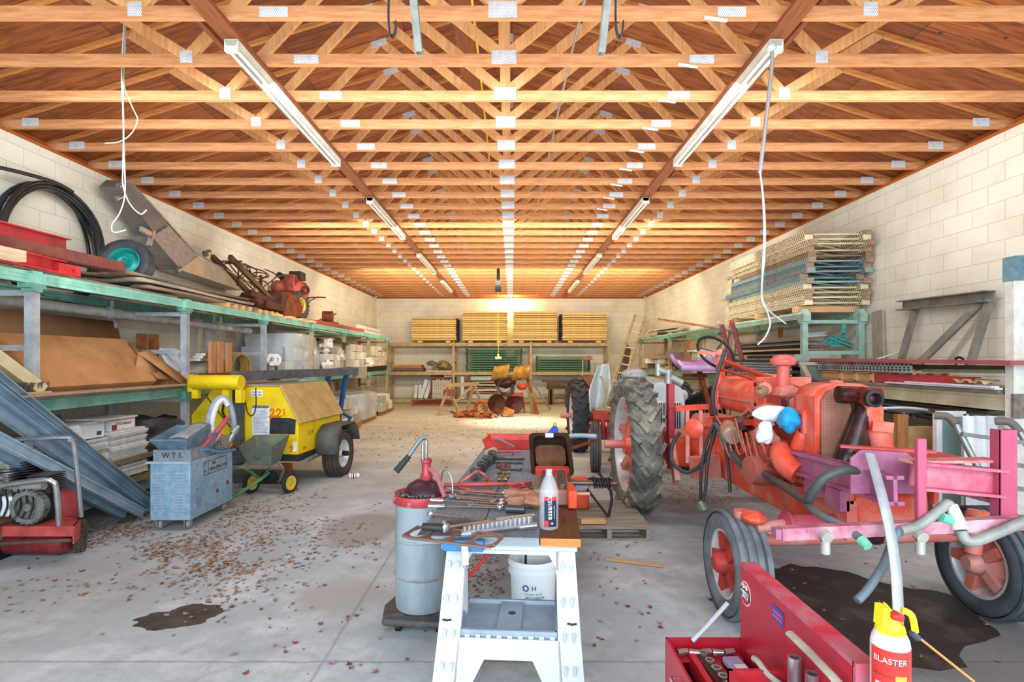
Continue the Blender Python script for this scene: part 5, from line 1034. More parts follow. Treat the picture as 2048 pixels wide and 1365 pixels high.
# ---------------------------------------------------------------- grease drum with lever pump
d = thing('grease_drum', 'dented grey steel drum with red lever pump beside the bench', 'drum', (-.55, 3.4, 0)); dx, dy = -.55, 3.4
DG = mat('#9DAAB0', .45, .25, '#7C8890', 5, (.4, .7), (1, 1, .4)); DR = mat('#9A2A34', .4, .1, '#6A1A24', 7)
MB().lathe([(0, .1), (.16, .1), (.164, .12), (.165, .29), (.17, .295), (.17, .305), (.165, .31), (.165, .51), (.17, .515), (.17, .525), (.165, .53), (.165, .74), (.168, .755), (0, .755)], (dx, dy, 0), (0, 0, 1), 44).build('drum_shell', DG, d)
MB().lathe([(.166, .31), (.1725, .3), (.166, .29)], (dx, dy, 0), (0, 0, 1), 40).build('hoop', mat('#A89A88', .6, .2, '#7E7060', 14), d)
MB().lathe([(.172, .73), (.18, .735), (.182, .765), (.176, .785), (.165, .785), (.15, .77), (0, .772)], (dx, dy, 0), (0, 0, 1), 44).build('drum_lid', mat('#A8343E', .4, .1, '#D8C8C8', 8, (.55, .75)), d)
MB().lathe([(.13, .77), (.125, .79), (.10, .83), (.06, .855), (.03, .86), (0, .86)], (dx+.01, dy+.02, 0), (0, 0, 1), 32).build('pump_dome', mat('#4A2A34', .35, .1, '#351C24', 5), d)
MB().lathe([(.035, .855), (.04, .88), (.028, .9), (.028, .96), (.034, .965), (.034, .985), (.02, .99), (0, .99)], (dx+.02, dy+.02, 0), (0, 0, 1), 20).build('pump_body', mat('#B5404A', .35, .1), d)
MB().cyl((dx+.018, dy+.02, .98), (dx+.02, dy+.02, 1.1), .01).cyl((dx+.002, dy+.0, .97), (dx+.0, dy-.0, 1.08), .008).build('pump_rod', CHR, d)
MB().tube([(dx+.025, dy, 1.12), (dx-.01, dy-.01, 1.11), (dx-.08, dy-.05, 1.01)], .013, 8, smooth=4).build('lever', mat('#7A8688', .4, .5), d); MB().tube([(dx-.075, dy-.047, 1.015), (dx-.145, dy-.09, .93)], [.017, .021], 10).build('lever_grip', mat('#2E3436', .7), d)
MB().tube([(dx+.04, dy, .93), (dx+.09, dy-.05, .9), (dx+.135, dy-.11, .82), (dx+.15, dy-.13, .785)], .014, 8, smooth=5).build('spout_hose', mat('#B06A74', .5), d)
MB().tube([(dx+.1, dy+.05, .8), (dx+.13, dy+.0, .92), (dx+.18, dy-.03, .88), (dx+.19, dy-.05, .78)], .006, 6, smooth=6).build('wire_bail', ALU, d)
m = MB(); random.seed(3)
for i in range(60): a = random.uniform(3.3, 5.4); r = random.uniform(.11, .16); m.ball((dx+r*math.cos(a), dy+r*math.sin(a), .79), random.uniform(.005, .01), 6, 4)
o = m.build('metal_shavings', mat('#5A5A5C', .4, .5), None); tag(o, 'heap of small nuts and shavings on the drum lid', 'metal shavings', None, 'stuff')
dp = [(-.2, -.2), (.17, -.24), (.24, .1), (.2, .22), (-.17, .22), (-.23, .0)]
MB().prism([(x*1.02, y*1.02) for x, y in dp], .04, Matrix.Translation((dx, dy, .055))).build('dolly_plate', mat('#4C4A4A', .6, .1, '#7E7C78', 14, (.5, .8)), d, bev=.015)
for x, y in ((-.12, -.14), (.12, -.15), (.14, .14), (-.12, .15)): MB().cyl((dx+x-.015, dy+y, .028), (dx+x+.015, dy+y, .028), .028).bx(dx+x-.012, dx+x+.012, dy+y-.012, dy+y+.012, .03, .06).build('caster', BLK, d)
tag(MB().tube([BL_(-.30, .75, .74), BL_(-.34, .72, .6), BL_(-.36, .7, .42), BL_(-.30, .72, .3), BL_(-.2, .8, .35), BL_(-.08, .9, .55), BL_(-.1, .95, .74)], .012, 8, smooth=6).build('red_hose', mat('#C83A3E', .5), None), 'thin red hose hanging in a loop under the bench by the drum', 'hose')
# ---------------------------------------------------------------- things on the bench
def wrench(a, b, r, nm, label, group=None, ends=(1, 1), m_=CHR, cat='wrench'):
    a = V(a); b = V(b); t = thing(nm, label, cat, ((a.x+b.x)/2, (a.y+b.y)/2, min(a.z, b.z)-r*.7), group=group); d = (b-a).normalized(); s = V((0, 0, 1)).cross(d).normalized()
    MB().tube([a+d*.015, a+(b-a)*.2, a+(b-a)*.8, b-d*.015], [r*1.1, r*.8, r*.8, r*1.1], 8, sq=.6, up=(0, 0, 1)).build('shaft', m_, t)
    for p, e, sg in ((a, ends[0], -1), (b, ends[1], 1)):
        if e == 1: MB().lathe([(r*1.3, -r*.7), (r*2.2, -r*.7), (r*2.2, r*.7), (r*1.3, r*.7), (r*1.3, -r*.7)], p, (0, 0, 1), 16).build('box_end', m_, t)
        elif e == 2:
            q = MB(); dd = d*sg
            for k in (-1, 1): q.bar(p-dd*r, p+dd*r*2+s*k*r*1.5, r*1.1, r*1.2)
            q.build('open_end', m_, t)
        elif e == 3: MB().lathe([(0, -r), (r*2, -r), (r*2.3, 0), (r*2, r*1.2), (0, r*1.2)], p, (0, 0, 1), 16).cyl(p+V((0, 0, -r*1.5)), p+V((0, 0, r*2.4)), r*1.1).build('ratchet_head', m_, t)
        elif e == 4: MB().cyl(p-d*sg*r*6, p+d*sg*r*4, r*1.5).build('socket', m_, t)
    return t
Z0 = .797
TOOLS = [((896, 981), (1012, 988), .011, (2, 1), 'long combination wrench lying farthest back of the tools'), ((905, 992), (1000, 1001), .011, (1, 2), 'second combination wrench from the back of the tools'), ((872, 1001), (1003, 1008), .008, (4, 3), 'long ratchet extension reaching over the drum lid'), ((870, 1013), (1000, 1016), .009, (4, 3), 'long flex ratchet lying in front of the extension'),
         ((862, 1029), (932, 1037), .009, (3, 1), 'short ratchet lying over the grey board gap'), ((918, 996), (985, 1004), .008, (1, 1), 'small box wrench between the long wrenches'), ((925, 986), (1010, 994), .008, (1, 2), 'thin combination wrench among the long wrenches'), ((1015, 982), (1058, 978), .009, (2, 1), 'stubby wrench pointing at the plastic bottle'), ((1018, 1003), (1052, 1000), .009, (1, 2), 'short wrench beside the stubby wrench'), ((940, 1010), (1000, 1013), .008, (1, 1), 'short box wrench in front of the flex ratchet')]
for i, (a, c, r, e, lb_) in enumerate(TOOLS): wrench(BP(*a, Z0+r*.4), BP(*c, Z0+r*.4), r, 'ratchet' if 3 in e else 'wrench', lb_, 'hand tools on the bench', e, cat='ratchet' if 3 in e else 'wrench')
tw = wrench(BP(888, 1056, .835), BP(985, 1042, .83), .012, 'torque_wrench', 'long torque wrench lying over the head gasket', 'hand tools on the bench', (3, 0)); MB().cyl(BP(846, 1054, .84), BP(886, 1057, .84), .017, .019).build('knurled_grip', mat('#34383C', .5, .4), tw)
tag(MB().cyl(BP(990, 1041, .83), BP(1068, 1031, .82), .009).build('extension_bar', CHR, None), 'straight extension bar past the torque wrench end', 'extension bar')
tag(MB().bar(BP(884, 1050, .80), BP(960, 1050, .80), .07, .02).build('dark_file', mat('#3F4A52', .5, .3), None), 'flat dark blue bar lying behind the torque wrench', 'bar')
tag(MB().cyl(BP(1012, 1018, .81), BP(1050, 1020, .81), .022).build('deep_socket', mat('#55585A', .4, .6), None), 'dark deep socket lying at the end of the flex ratchet', 'socket')
rl = thing('socket_rail', 'blue steel rail holding a row of sockets on the bench', 'socket rail', BP(990, 1060, .80)); MB().bar(BP(925, 1064, .822), BP(1062, 1047, .822), .03, .014).build('rail', mat('#C9CDD2', .3, .7), rl)
for i in range(15):
    f = i/14; p = BP(930+128*f, 1063-17*f, .829); r = .009+.009*f
    sk = thing('socket', f'chrome socket on the rail, {ORD[i]} from the small end' if i else 'smallest chrome socket at the end of the rail', 'socket', p, 0, 'sockets on the rail'); MB().lathe([(0, 0), (r, 0), (r, .022+.012*f), (r*.72, .022+.012*f), (r*.65, .01), (0, .01)], p, (0, 0, 1), 14).build('socket_body', CHR, sk)
wrench(BP(937, 1068, .81), BP(1058, 1053, .81), .009, 'breaker_bar', 'chrome breaker bar lying along the front of the socket rail', 'hand tools on the bench', (4, 4))
# head gasket hanging over the edge
g = thing('head_gasket', 'rusty head gasket with four round openings over the bench edge', 'gasket', BP(905, 1075, .80)); gm = mat('#6E655E', .5, .4, '#8A5A42', 9)
A0, A1 = BP(818, 1064, .815), BP(1000, 1086, .81); ax = (A1-A0); axn = ax.normalized(); ay = V((-axn.y, axn.x, 0)); L_ = ax.length; wd = .085
gm_M = Matrix((axn, ay, axn.cross(ay))).transposed().to_4x4(); gm_M.translation = A0
m = MB(); n = 24; cs = [L_*(.14+.24*i) for i in range(4)]; rr = wd*.80
def plate(cx, hw):
    k = MB(); out = []
    for i in range(n):
        a = 2*PI*i/n; c_, s_ = math.cos(a), math.sin(a); q = 1/max(abs(c_)/hw, abs(s_)/wd); out.append((cx+c_*min(q, 9), s_*q))
    inn = [(cx+min(rr, hw*.86)*math.cos(2*PI*i/n), rr*math.sin(2*PI*i/n)) for i in range(n)]
    vs = [gm_M @ V((x, y, z)) for z in (0, .005) for x, y in out+inn]; m.add(vs, [(i, (i+1) % n, n+(i+1) % n, n+i) for i in range(n)]+[(2*n+i, 3*n+i, 3*n+(i+1) % n, 2*n+(i+1) % n) for i in range(n)]+[(i, 2*n+i, 2*n+(i+1) % n, (i+1) % n) for i in range(n)]+[(n+i, n+(i+1) % n, 3*n+(i+1) % n, 3*n+i) for i in range(n)])
for c_ in cs: plate(c_, L_*.12)
m.tube([gm_M @ V((x, y, .003)) for x, y in ((L_*.02, -wd*.8), (L_*.02, wd*.8), (L_*.1, wd), (L_*.9, wd), (L_*.98, wd*.6), (L_*.98, -wd*.6), (L_*.9, -wd), (L_*.1, -wd))], .007, 6, closed=True)
m.build('gasket_plate', gm, g)
tag(MB().box(BL_(-.16, -.03, .755), (.19, .045, .05), (0, 0, -4)).build('blue_block', mat('#3E82B8', .45, 0, '#2C6494', 5), None, bev=.006), 'blue plastic block below the gasket at the bench end', 'block')
tag(MB().bar(BL_(-.15, -.06, .76), BL_(-.145, -.075, .68), .03, .02).build('masking_tape', mat('#D8D2C4', .7), None), 'strip of pale tape hanging on the blue block', 'tape')
# plastic water bottle
bt = thing('water_bottle', 'clear plastic water bottle with dark label on the brown plank', 'bottle', (.178, 2.66, .785)); bo = (.178, 2.66, .785)
rb = [(0, .004), (.03, 0), (.044, .008), (.0465, .02), (.0465, .17), (.043, .20), (.03, .235), (.018, .258), (.0145, .268), (.0145, .285)]
MB().lathe(rb, bo, (0, 0, 1), 32).build('bottle_body', mat('#EDF2F5', .08, 0, '#E2EAF0', 4, alpha=.22, spec=.9, bump=.15), bt)
MB().lathe([(.0165, .262), (.0165, .264), (.0145, .268)], bo, (0, 0, 1), 20).lathe([(0, .288), (.0155, .288), (.0155, .27)], bo, (0, 0, 1), 20).build('bottle_cap', mat('#C9D3DA', .3, 0, None, 4, alpha=.6), bt)
def band(r, z0, z1, a0, a1, o, m_, par, nm, n=10):
    k = MB(); k.sheet(lambda u, v: (o[0]+r*math.sin(a0+(a1-a0)*u), o[1]-r*math.cos(a0+(a1-a0)*u), o[2]+z0+(z1-z0)*v), n, 1); return k.build(nm, m_, par)
band(.0472, .022, .155, -.55, .75, bo, mat('#1E2A3C', .4), bt, 'bottle_label'); band(.0474, .148, .165, -.55, .75, bo, mat('#D0343E', .4), bt, 'label_stripe')
band(.0474, .024, .052, -.52, -.12, bo, mat('#D0343E', .4), bt, 'label_square')
def vtext(body, size, z, a, r, m_, par, o):
    cu = bpy.data.curves.new('t', 'FONT'); cu.body = body; cu.size = size; cu.align_x = 'LEFT'; cu.align_y = 'CENTER'; cu.resolution_u = 3
    ob = bpy.data.objects.new('t', cu); C.objects.link(ob); me = bpy.data.meshes.new_from_object(ob.evaluated_get(bpy.context.evaluated_depsgraph_get())); bpy.data.objects.remove(ob)
    k = MB(); k.add([V((o[0]+r*math.sin(a-v.co.y/r), o[1]-r*math.cos(a-v.co.y/r), o[2]+z+v.co.x)) for v in me.vertices], [tuple(p.vertices) for p in me.polygons]); k.build('lettering', m_, par)
vtext('essentia', .036, .056, .0, .0476, WHT, bt, bo); vtext('overachieving H2O', .008, .06, .5, .0476, WHT, bt, bo); vtext('+', .03, .03, .28, .0476, WHT, bt, bo)
# black pan standing on a red casting
o = thing('oil_pan', 'oily steel sump pan tilted up toward the viewer on the bench', 'oil pan', (.28, 4.1, .79)); OIL = mat('#4A3A2A', .25, .5, '#2A2018', 7); 
pm = plane_M((.285, 4.05, .905), (1, 0.07, 0), (0, .62, .78)); 
def rr_(w, h, r, z, n=5):
    out = []
    for cx, cy, a0 in ((w-r, h-r, 0), (-w+r, h-r, 90), (-w+r, -h+r, 180), (w-r, -h+r, 270)): out += [pm @ V((cx+r*math.cos(R(a0+90*i/n)), cy+r*math.sin(R(a0+90*i/n)), z)) for i in range(n+1)]
    return out
MB().loft([rr_(.155, .18, .04, .0), rr_(.155, .18, .04, .008), rr_(.125, .15, .04, .01), rr_(.12, .145, .04, -.05), rr_(.11, .13, .04, -.085), rr_(.02, .02, .01, -.09)], False).build('pan', OIL, o)
MB().loft([rr_(.112, .09, .05, -.02), rr_(.112, .09, .05, -.084)], True).build('sump_well', mat('#9A9488', .15, .9, '#5E5240', 4), o); MB().box(pm @ V((0, .155, .012)), (.06, .012, .03)).build('paper_tag', WHT, o)
m = MB(); random.seed(2)
for i in range(7): m.ball(pm @ V((-.06+.02*i, -.115, .0)), .014, 8, 6)
m.build('oily_bolt', BLK, o)
tag(MB().box((.285, 3.93, .81), (.24, .1, .05), (0, 0, -4)).build('red_block', RED, None, bev=.008), 'red casting block under the tilted oil pan', 'casting')
tr = thing('metal_tray', 'shallow red metal tray at the far end of the bench', 'tray', (.02, 5.2, .787)); a = [V((-.24, 5.03, .787)), V((.22, 5.0, .787)), V((.24, 5.35, .787)), V((-.2, 5.38, .787))]; cc = sum(a, V())/4
up = [cc+(p-cc)*1.08+V((0, 0, .085)) for p in a]; up2 = [cc+(p-cc)*1.14+V((0, 0, .09)) for p in a]; MB().loft([up2, up, [p+V((0, 0, .012)) for p in a]], False).loft([a, up2], False).flatpoly(a[::-1]).flatpoly([p+V((0, 0, .012)) for p in a]).build('tray', mat('#D8463E', .45, .05, '#A8342E', 6), tr)
tag(MB().tube([(-.15, 4.98, .9), (.0, 4.9, .84), (.02, 4.88, .83)], .012, 8).build('chrome_lever', CHR, None), 'chrome lever leaning on the red tray rim', 'lever')
bb = thing('oil_bottle', 'blue oil bottle with yellow cap standing behind the oil pan', 'oil bottle', (.375, 5.15, .785)); BLB = mat('#1F4FC0', .35, 0, '#183E9C', 4)
MB().loft([[V((.375+x, 5.15+y, .785+z)) for x, y in ((-w_, -.03), (w2, -.03), (w2, .03), (-w_, .03))] for z, w_, w2 in ((0, .055, .055), (.12, .055, .055), (.16, .02, .055), (.19, -.005, .045), (.2, -.01, .04))]).build('bottle_body', BLB, bb, bev=.006); MB().cyl((.40, 5.15, .985), (.40, 5.15, 1.015), .018).build('bottle_cap', mat('#D8C22A', .4), bb)
MB().bx(.335, .42, 5.118, 5.12, .82, .88).build('bottle_label', mat('#3A6AD8', .4), bb)
hm = thing('mallet', 'mallet with pale round head and red handle on the bench', 'mallet', BP(985, 905, .80)); MB().cyl(BP(983, 905, .83)+V((-.02, -.05, 0)), BP(983, 905, .83)+V((.02, .05, 0)), .035).build('mallet_head', mat('#C9B08A', .7, 0, '#9A8060'), hm); MB().tube([BP(992, 904, .82), BP(1040, 903, .815)], .013).build('handle', mat('#C0545A', .5), hm)
cs_ = thing('camshaft', 'dark steel camshaft lying diagonally on the bench', 'camshaft', BP(965, 930, .79)); a, c = BP(945, 955, .83), BP(988, 908, .83); ST = mat('#6A6A6C', .3, .7, '#3A3634', 8)
m = MB().cyl(a, c, .016); dd = c-a
for i in range(11):
    p = a+dd*(.06+.086*i); an = i*2.1; s_, u_, d_ = frame(dd); m.cyl(p+(s_*math.cos(an)+u_*math.sin(an))*.012-d_*.012, p+(s_*math.cos(an)+u_*math.sin(an))*.012+d_*.012, .036)
m.build('cam_lobe', ST, cs_)
for lb_, col, r, pts in (('long red steel pipe lying across the bench', '#B5504A', .014, [(888, 971, .81), (940, 970, .81), (1060, 968, .81)]), ('second red pipe bent in front of the long pipe', '#C85A50', .011, [(918, 976, .80), (950, 983, .80), (988, 984, .80)]), ('thin bent red rod arching on the bench', '#D86A5E', .009, [(921, 966, .80), (940, 952, .84), (955, 944, .87), (968, 950, .86), (975, 962, .81)]), ('third red pipe leading to the cylinder head', '#B04048', .010, [(1020, 974, .81), (1045, 968, .81), (1062, 966, .83)]), ('thin red rod beside the third pipe', '#A83A40', .008, [(1022, 978, .80), (1048, 974, .80), (1062, 972, .82)])):
    tag(MB().tube([BP(*p) for p in pts], r, 8, smooth=6).build('red_pipe', mat(col, .5, .1, '#8A3A34', 14), None), lb_, 'pipe', 'red pipes on the bench')
tag(MB().lathe([(.012, 0), (.03, 0), (.03, .012), (.012, .012)], BP(976, 963, .80), (0, 0, 1), 16).build('red_valve', mat('#C8544A', .5), None), 'red knob at the end of the bent rod', 'knob')
tag(MB().lathe([(.016, 0), (.03, 0), (.03, .03), (.016, .03), (.016, 0)], BP(1005, 968, .79), (0, 0, 1), 16).build('steel_ring', ST, None), 'dark steel ring standing behind the red pipes', 'ring')
random.seed(8)
for i in range(14):
    p = BP(random.uniform(992, 1018), random.uniform(944, 962), .80); tag(MB().ball(p, (.015, .015, .012), 8, 6).build('brass_nut', mat(random.choice(['#8A6A4A', '#6A5A50', '#A08060']), .4, .5), None), 'small brownish nut in the pile between the camshaft and the oil pan', 'nut', 'nuts on the bench')
for i in range(8):
    p = BP(random.uniform(985, 1022), random.uniform(930, 938), .80); tag(MB().blob(p, (.018, .02, .014), .5, 3, i, 8, 6).build('scrap_piece', mat('#7A4A42', .5, .3), None), 'small rust red fitting behind the nuts on the bench', 'fitting', 'fittings on the bench')
for i, (a, c, w_) in enumerate((((958, 925), (1045, 926), .05), ((965, 917), (1048, 918), .07), ((1000, 938), (1042, 940), .05))): tag(MB().bar(BP(*a, .793), BP(*c, .793), w_, .016).build('steel_bar', mat('#4A5258', .45, .4, '#343A3E'), None), ['dark steel bar lying behind the nuts', 'wider dark steel bar behind the camshaft', 'short grey bar beside the fittings'][i], 'bar', 'steel bars on the bench')
# cylinder head and bits on the brown plank
h = thing('cylinder_head', 'orange tan engine head with a row of ports on the brown plank', 'engine part', (.22, 3.3, .786)); HD = mat('#7E7066', .55, .3, '#9A6250', 6)
hx, hy = BL_(.24, .75).x, 3.29
MB().box((hx, hy, .83), (.2, .42, .09), (0, 0, -4)).build('casting', HD, h, bev=.01); m = MB()
for i in range(6):
    for k in (-1, 1): m.lathe([(.012, 0), (.024, 0), (.022, .03), (.012, .03)], (hx+k*.05+.005*i, hy-.17+.065*i, .875), (0, 0, 1), 10)
m.build('port', mat('#5E4A40', .5, .3), h); MB().blob((hx-.12, hy-.24, .825), (.06, .09, .04), .4, 3, 2).bar((hx-.26, hy-.14, .84), (hx-.1, hy-.2, .84), .05, .05).bar((hx-.26, hy-.24, .82), (hx-.1, hy-.22, .83), .05, .045).build('rocker_arm', mat('#AE7A62', .6, .1, '#8A5A48'), h); MB().bx(hx+.07, hx+.12, hy-.3, hy-.1, .79, .89).build('orange_cover', mat('#E2502E', .4), h, bev=.01); MB().cyl((hx+.12, hy-.2, .85), (hx+.2, hy-.2, .85), .01).build('stud', mat('#C09070', .5, .4), h)
sh = thing('valve_shaft', 'oily shaft with coil spring sticking out past the bench edge', 'shaft', (.5, 3.42, .82)); a, c = V((.25, 3.42, .84)), V((.63, 3.42, .835)); MB().cyl(a, c, .017).cyl(c-V((.01, 0, 0)), c+V((.015, 0, 0)), .026).build('shaft', mat('#6E5648', .35, .6, '#3A2A22'), sh)
MB().tube([V((.5+.115*t/60, 3.42+.03*math.cos(t*.75), .837+.03*math.sin(t*.75))) for t in range(61)], .006, 6).build('spring', BLK, sh)
# between the bench and the tractors
pallet((.86, 5.35, 0), .75, .95, wood('#A39684', '#756A5A', 0), 'grey pallet on the floor between the bench and the big tractor tyre', 0, None, n=7)
e = thing('engine_stand', 'black bent rod stand on the floor pallet', 'stand', (.85, 5.2, .125)); m = MB().tube([(.83, 5.3, .52), (.9, 5.25, .42), (.93, 5.2, .36), (.94, 5.2, .28), (.9, 5.15, .135)], .014, 8).tube([(.9, 5.15, .135), (.72, 5.3, .36)], .012); m.build('bent_rod', BLK, e)
oe = thing('orange_motor', 'orange engine unit standing on the pallet beside the bench', 'engine', (.72, 5.5, .125)); MB().bx(.60, .76, 5.42, 5.6, .126, .42).build('motor_case', mat('#E0522A', .45, .05, '#B03A1E'), oe, bev=.02); MB().bx(.62, .74, 5.41, 5.43, .32, .39).build('motor_plate', mat('#8FA6BC', .5), oe); MB().cyl((.75, 5.5, .38), (.83, 5.5, .40), .04).build('shaft_cap', DK, oe)
tag(MB().bar((.62, 4.98, .145), (.84, 4.98, .145), .06, .035).build('wood_offcut', NEWX, None), 'pale wood offcut lying at the near edge of the floor pallet', 'wood offcut')
tag(MB().bar((.75, 4.4, .012), (1.16, 4.25, .012), .025, .015).build('thin_stick', NEWX, None), 'thin pale stick lying on the concrete in front of the pallet', 'stick')
tag(MB().tube([(.40, 5.0, .805), (.5, 4.98, .9), (.6, 4.95, .92), (.75, 4.9, .92)], .02, 8, smooth=4).build('grey_lever', mat('#93A5AE', .5, .1), None), 'grey curved lever sticking out beyond the oil pan', 'lever'); tag(MB().bar((.42, 4.80, .80), (.76, 4.95, .88), .03, .02).build('rusty_lever', RUST, None), 'rusty flat lever under the grey curved lever', 'lever')
# ================================================================ the big red tractor
TR = mat('#E2543C', .38, .05, '#D88C7A', 5, (.45, .72)); TRD = mat('#C23A2E', .5, .05, '#8E3A30', 6); TRP = mat('#D4685C', .45, .05, '#C49488', 6); MAG = mat('#A0567A', .6, .05, '#B07A92', 5); MAGL = mat('#AC5F72', .6, .05, '#CFA3AE', 6); GREASE = mat('#2A1E1C', .25, .2, '#5A2A22', 9, (.5, .75))
T = thing('tractor', 'big red tractor with exposed engine and magenta front frame', 'tractor', (2.2, 4.7, 0))
TYR = mat('#55534E', .8, 0, '#948E7C', 6, (.42, .68), bump=.2); TYB = mat('#2F3033', .75, 0, '#3C3D40', 7, bump=.2); SIL = mat('#D5D8D8', .4, .3, '#B4B6B4', 5)
def tw_wheel(par, c, ax, ro, ri, w, tm, lugs, rimm, cast=True, cm=TR):
    h = w/2; hub = .07
    wheel('', '', '', c, ax, ro, ri, w, rimm, tm, 'lug', lugs, parent=par, hub=hub, rimpro=[(ri+.006, h*.74), (ri-.015, h*.78), (ri-.05, h*.5), (ri-.06, h*.05), (ri-.10, h*0), (ri-.11, -h*.3)])
    s_, u_, d_ = frame(ax); c = V(c); m = MB().lathe([(ri-.09, -h*.1), (ri-.12, h*.1), (ri*.55, h*.05), (ri*.4, h*.3), (.12, h*.35), (.1, h*.7), (0, h*.7)], c, ax, 32)
    m.build('wheel_disc', cm, par)
    m = MB()
    for i in range(6):
        a = 2*PI*i/6+.3; e = s_*math.cos(a)+u_*math.sin(a); m.bar(c+e*(ri-.2)+d_*h*.1, c+e*(ri-.045)+d_*h*.28, .09, .05, d_); m.cyl(c+e*(ri-.1)+d_*h*.2, c+e*(ri-.1)+d_*h*.55, .022, n=8)
    m.build('rim_clamp', TRP, par)
    MB().cyl(c+d_*-.05, c+d_*(h+.16), .045).build('axle_shaft', TRP, par)
tw_wheel(T, (1.3, 5.9, .7), (-1, 0, 0), .69, .5, .30, TYR, 21, SIL)
tw_wheel(T, (3.12, 6.0, .7), (1, 0, 0), .69, .5, .30, TYB, 21, SIL)
MB().cyl((1.4, 5.92, .7), (3.0, 5.98, .7), .095).cyl((1.44, 5.92, .7), (1.5, 5.92, .7), .15).build('rear_axle', TR, T)
MB().loft([[V((2.2+x*w_, y, z_)) for x, z_ in ((-1, .46), (1, .46), (1.05, .9), (.7, 1.0), (-.7, 1.0), (-1.05, .9))] for y, w_ in ((6.25, .2), (5.9, .27), (5.6, .26), (5.3, .19), (4.6, .19))]).build('transmission', TR, T, bev=.02)
MB().bx(1.62, 1.85, 5.55, 5.95, .52, .86).blob((1.95, 5.6, .72), (.2, .25, .2), .25, 2, 4).build('final_drive', TR, T, bev=.03)
MB().bx(1.575, 1.635, 5.55, 5.65, .5, 1.36).build('upright_post', mat('#B23A44', .5, .05, '#8E2E38'), T, bev=.005)
for i, (a, c, r) in enumerate((((1.585, 5.6, 1.36), (1.585, 5.6, 1.5), .04), ((1.585, 5.6, 1.46), (1.48, 5.6, 1.5), .035), ((1.48, 5.6, 1.44), (1.48, 5.6, 1.56), .03), ((1.6, 5.6, 1.42), (1.72, 5.6, 1.36), .04))): MB().cyl(a, c, r).build('pipe_fitting', mat('#A9ADA8', .45, .5, '#86897F'), T)
for x in (1.70, 1.83): MB().bar((x, 5.35, .6), (x+.02, 5.42, 1.1), .035, .07).build('lever_plate', TRP, T)
MB().bar((1.60, 5.42, 1.12), (1.92, 5.42, 1.14), .07, .05).build('pedal_pad', TR, T)
MB().bar((1.58, 5.3, .42), (1.6, 5.55, .78), .05, .12).bar((1.7, 5.2, .58), (1.95, 5.25, .6), .12, .2).build('side_bracket', TRP, T)
# seat and steering
m = MB().sheet(lambda u, v: (2.08+(.46*(u-.5))*(1-.25*abs(v-.5)*2*0), 6.3+.42*(v-.5)*(1-.3*(2*u-1)**2), 1.49+.10*(2*u-1)**4+.14*max(0, v-.55)**1.5*2), 14, 10); m.build('seat_pan', mat('#A8649A', .5, .05, '#C8A9C0', 5), T, thick=.035)
MB().sheet(lambda u, v: (2.08+.44*(u-.5), 6.08+.02*math.sin(u*PI)*-2, 1.47+.07*v), 12, 2).build('seat_lip', mat('#B79AB4', .5, .05, '#8E6A8A'), T, thick=.02)
MB().tube([(2.1, 6.2, 1.48), (2.12, 6.1, 1.3), (2.15, 5.9, 1.0)], .03, 8).bar((1.95, 6.3, 1.42), (2.2, 6.25, 1.42), .06, .04).build('seat_spring', RUST, T)
MB().torus((2.12, 5.75, 1.68), (.25, -.75, .6), .205, .014, 36, 8).build('steering_wheel', BLK, T)
for a in (.3, 2.4, 4.5):
    s_, u_, d_ = frame((.25, -.75, .6)); c = V((2.12, 5.75, 1.68)); MB().bar(c, c+(s_*math.cos(a)+u_*math.sin(a))*.2, .02, .012).build('wheel_spoke', mat('#5A5A58', .5, .4), T)
MB().cyl((2.12, 5.75, 1.68), (2.06, 5.4, 1.56), .022).cyl((2.0, 5.35, 1.12), (2.02, 5.35, 1.66), .035).ball((2.02, 5.35, 1.66), (.055, .05, .045)).bar((1.8, 5.36, 1.67), (2.02, 5.35, 1.66), .035, .03).build('steering_column', TR, T)
MB().cyl((2.02, 5.34, 1.6), (2.28, 4.35, 1.36), .022).cyl((1.98, 5.34, 1.52), (2.14, 4.6, 1.4), .014).build('steering_shaft', TRD, T); MB().cyl((2.17, 5.0, 1.46), (2.25, 4.55, 1.44), .035, .03).build('wrapped_joint', mat('#B89A68', .7, 0, '#8E7448'), T)
# tank
def rbox(x0, x1, y0, y1, z0, z1, r, n=4):
    rings = []
    def ring(y, k):
        out = []; cx, cz = (x0+x1)/2, (z0+z1)/2; hw, hh = (x1-x0)/2*k, (z1-z0)/2*k
        for sx, sz, a0 in ((1, 1, 0), (-1, 1, 90), (-1, -1, 180), (1, -1, 270)):
            for i in range(n+1): a = R(a0+90*i/n); out.append(V((cx+sx*(hw-r)+r*math.cos(a), y, cz+sz*(hh-r)+r*math.sin(a))))
        return out
    for y, k in ((y0, .8), (y0+r*.3, .92), (y0+r*.8, 1), (y1-r*.8, 1), (y1-r*.3, .92), (y1, .8)): rings.append(ring(y, k))
    return MB().loft(rings)
rbox(1.98, 2.44, 4.55, 5.4, 1.12, 1.42, .1).build('fuel_tank', TR, T); MB().bx(1.966, 2.454, 4.6, 5.36, 1.245, 1.262).build('tank_seam', TRP, T)
rbox(2.0, 2.42, 5.42, 5.55, 1.12, 1.44, .07).build('dash_box', TR, T)
MB().bx(1.98, 2.42, 4.46, 4.5, 1.05, 1.46).bx(1.965, 1.985, 4.3, 4.5, 1.05, 1.44).build('bulkhead_plate', TR, T, bev=.006)
m = MB()
for y, z in ((4.34, 1.40), (4.46, 1.40), (4.34, 1.12), (4.46, 1.24)): m.cyl((1.96, y, z), (1.966, y, z), .016)
m.build('bolt_hole', BLK, T)
MB().bar((2.0, 4.5, 1.09), (2.02, 5.3, 1.02), .2, .05).blob((2.12, 4.9, 1.0), (.16, .3, .1), .3, 2, 6).build('battery_box', TRD, T)
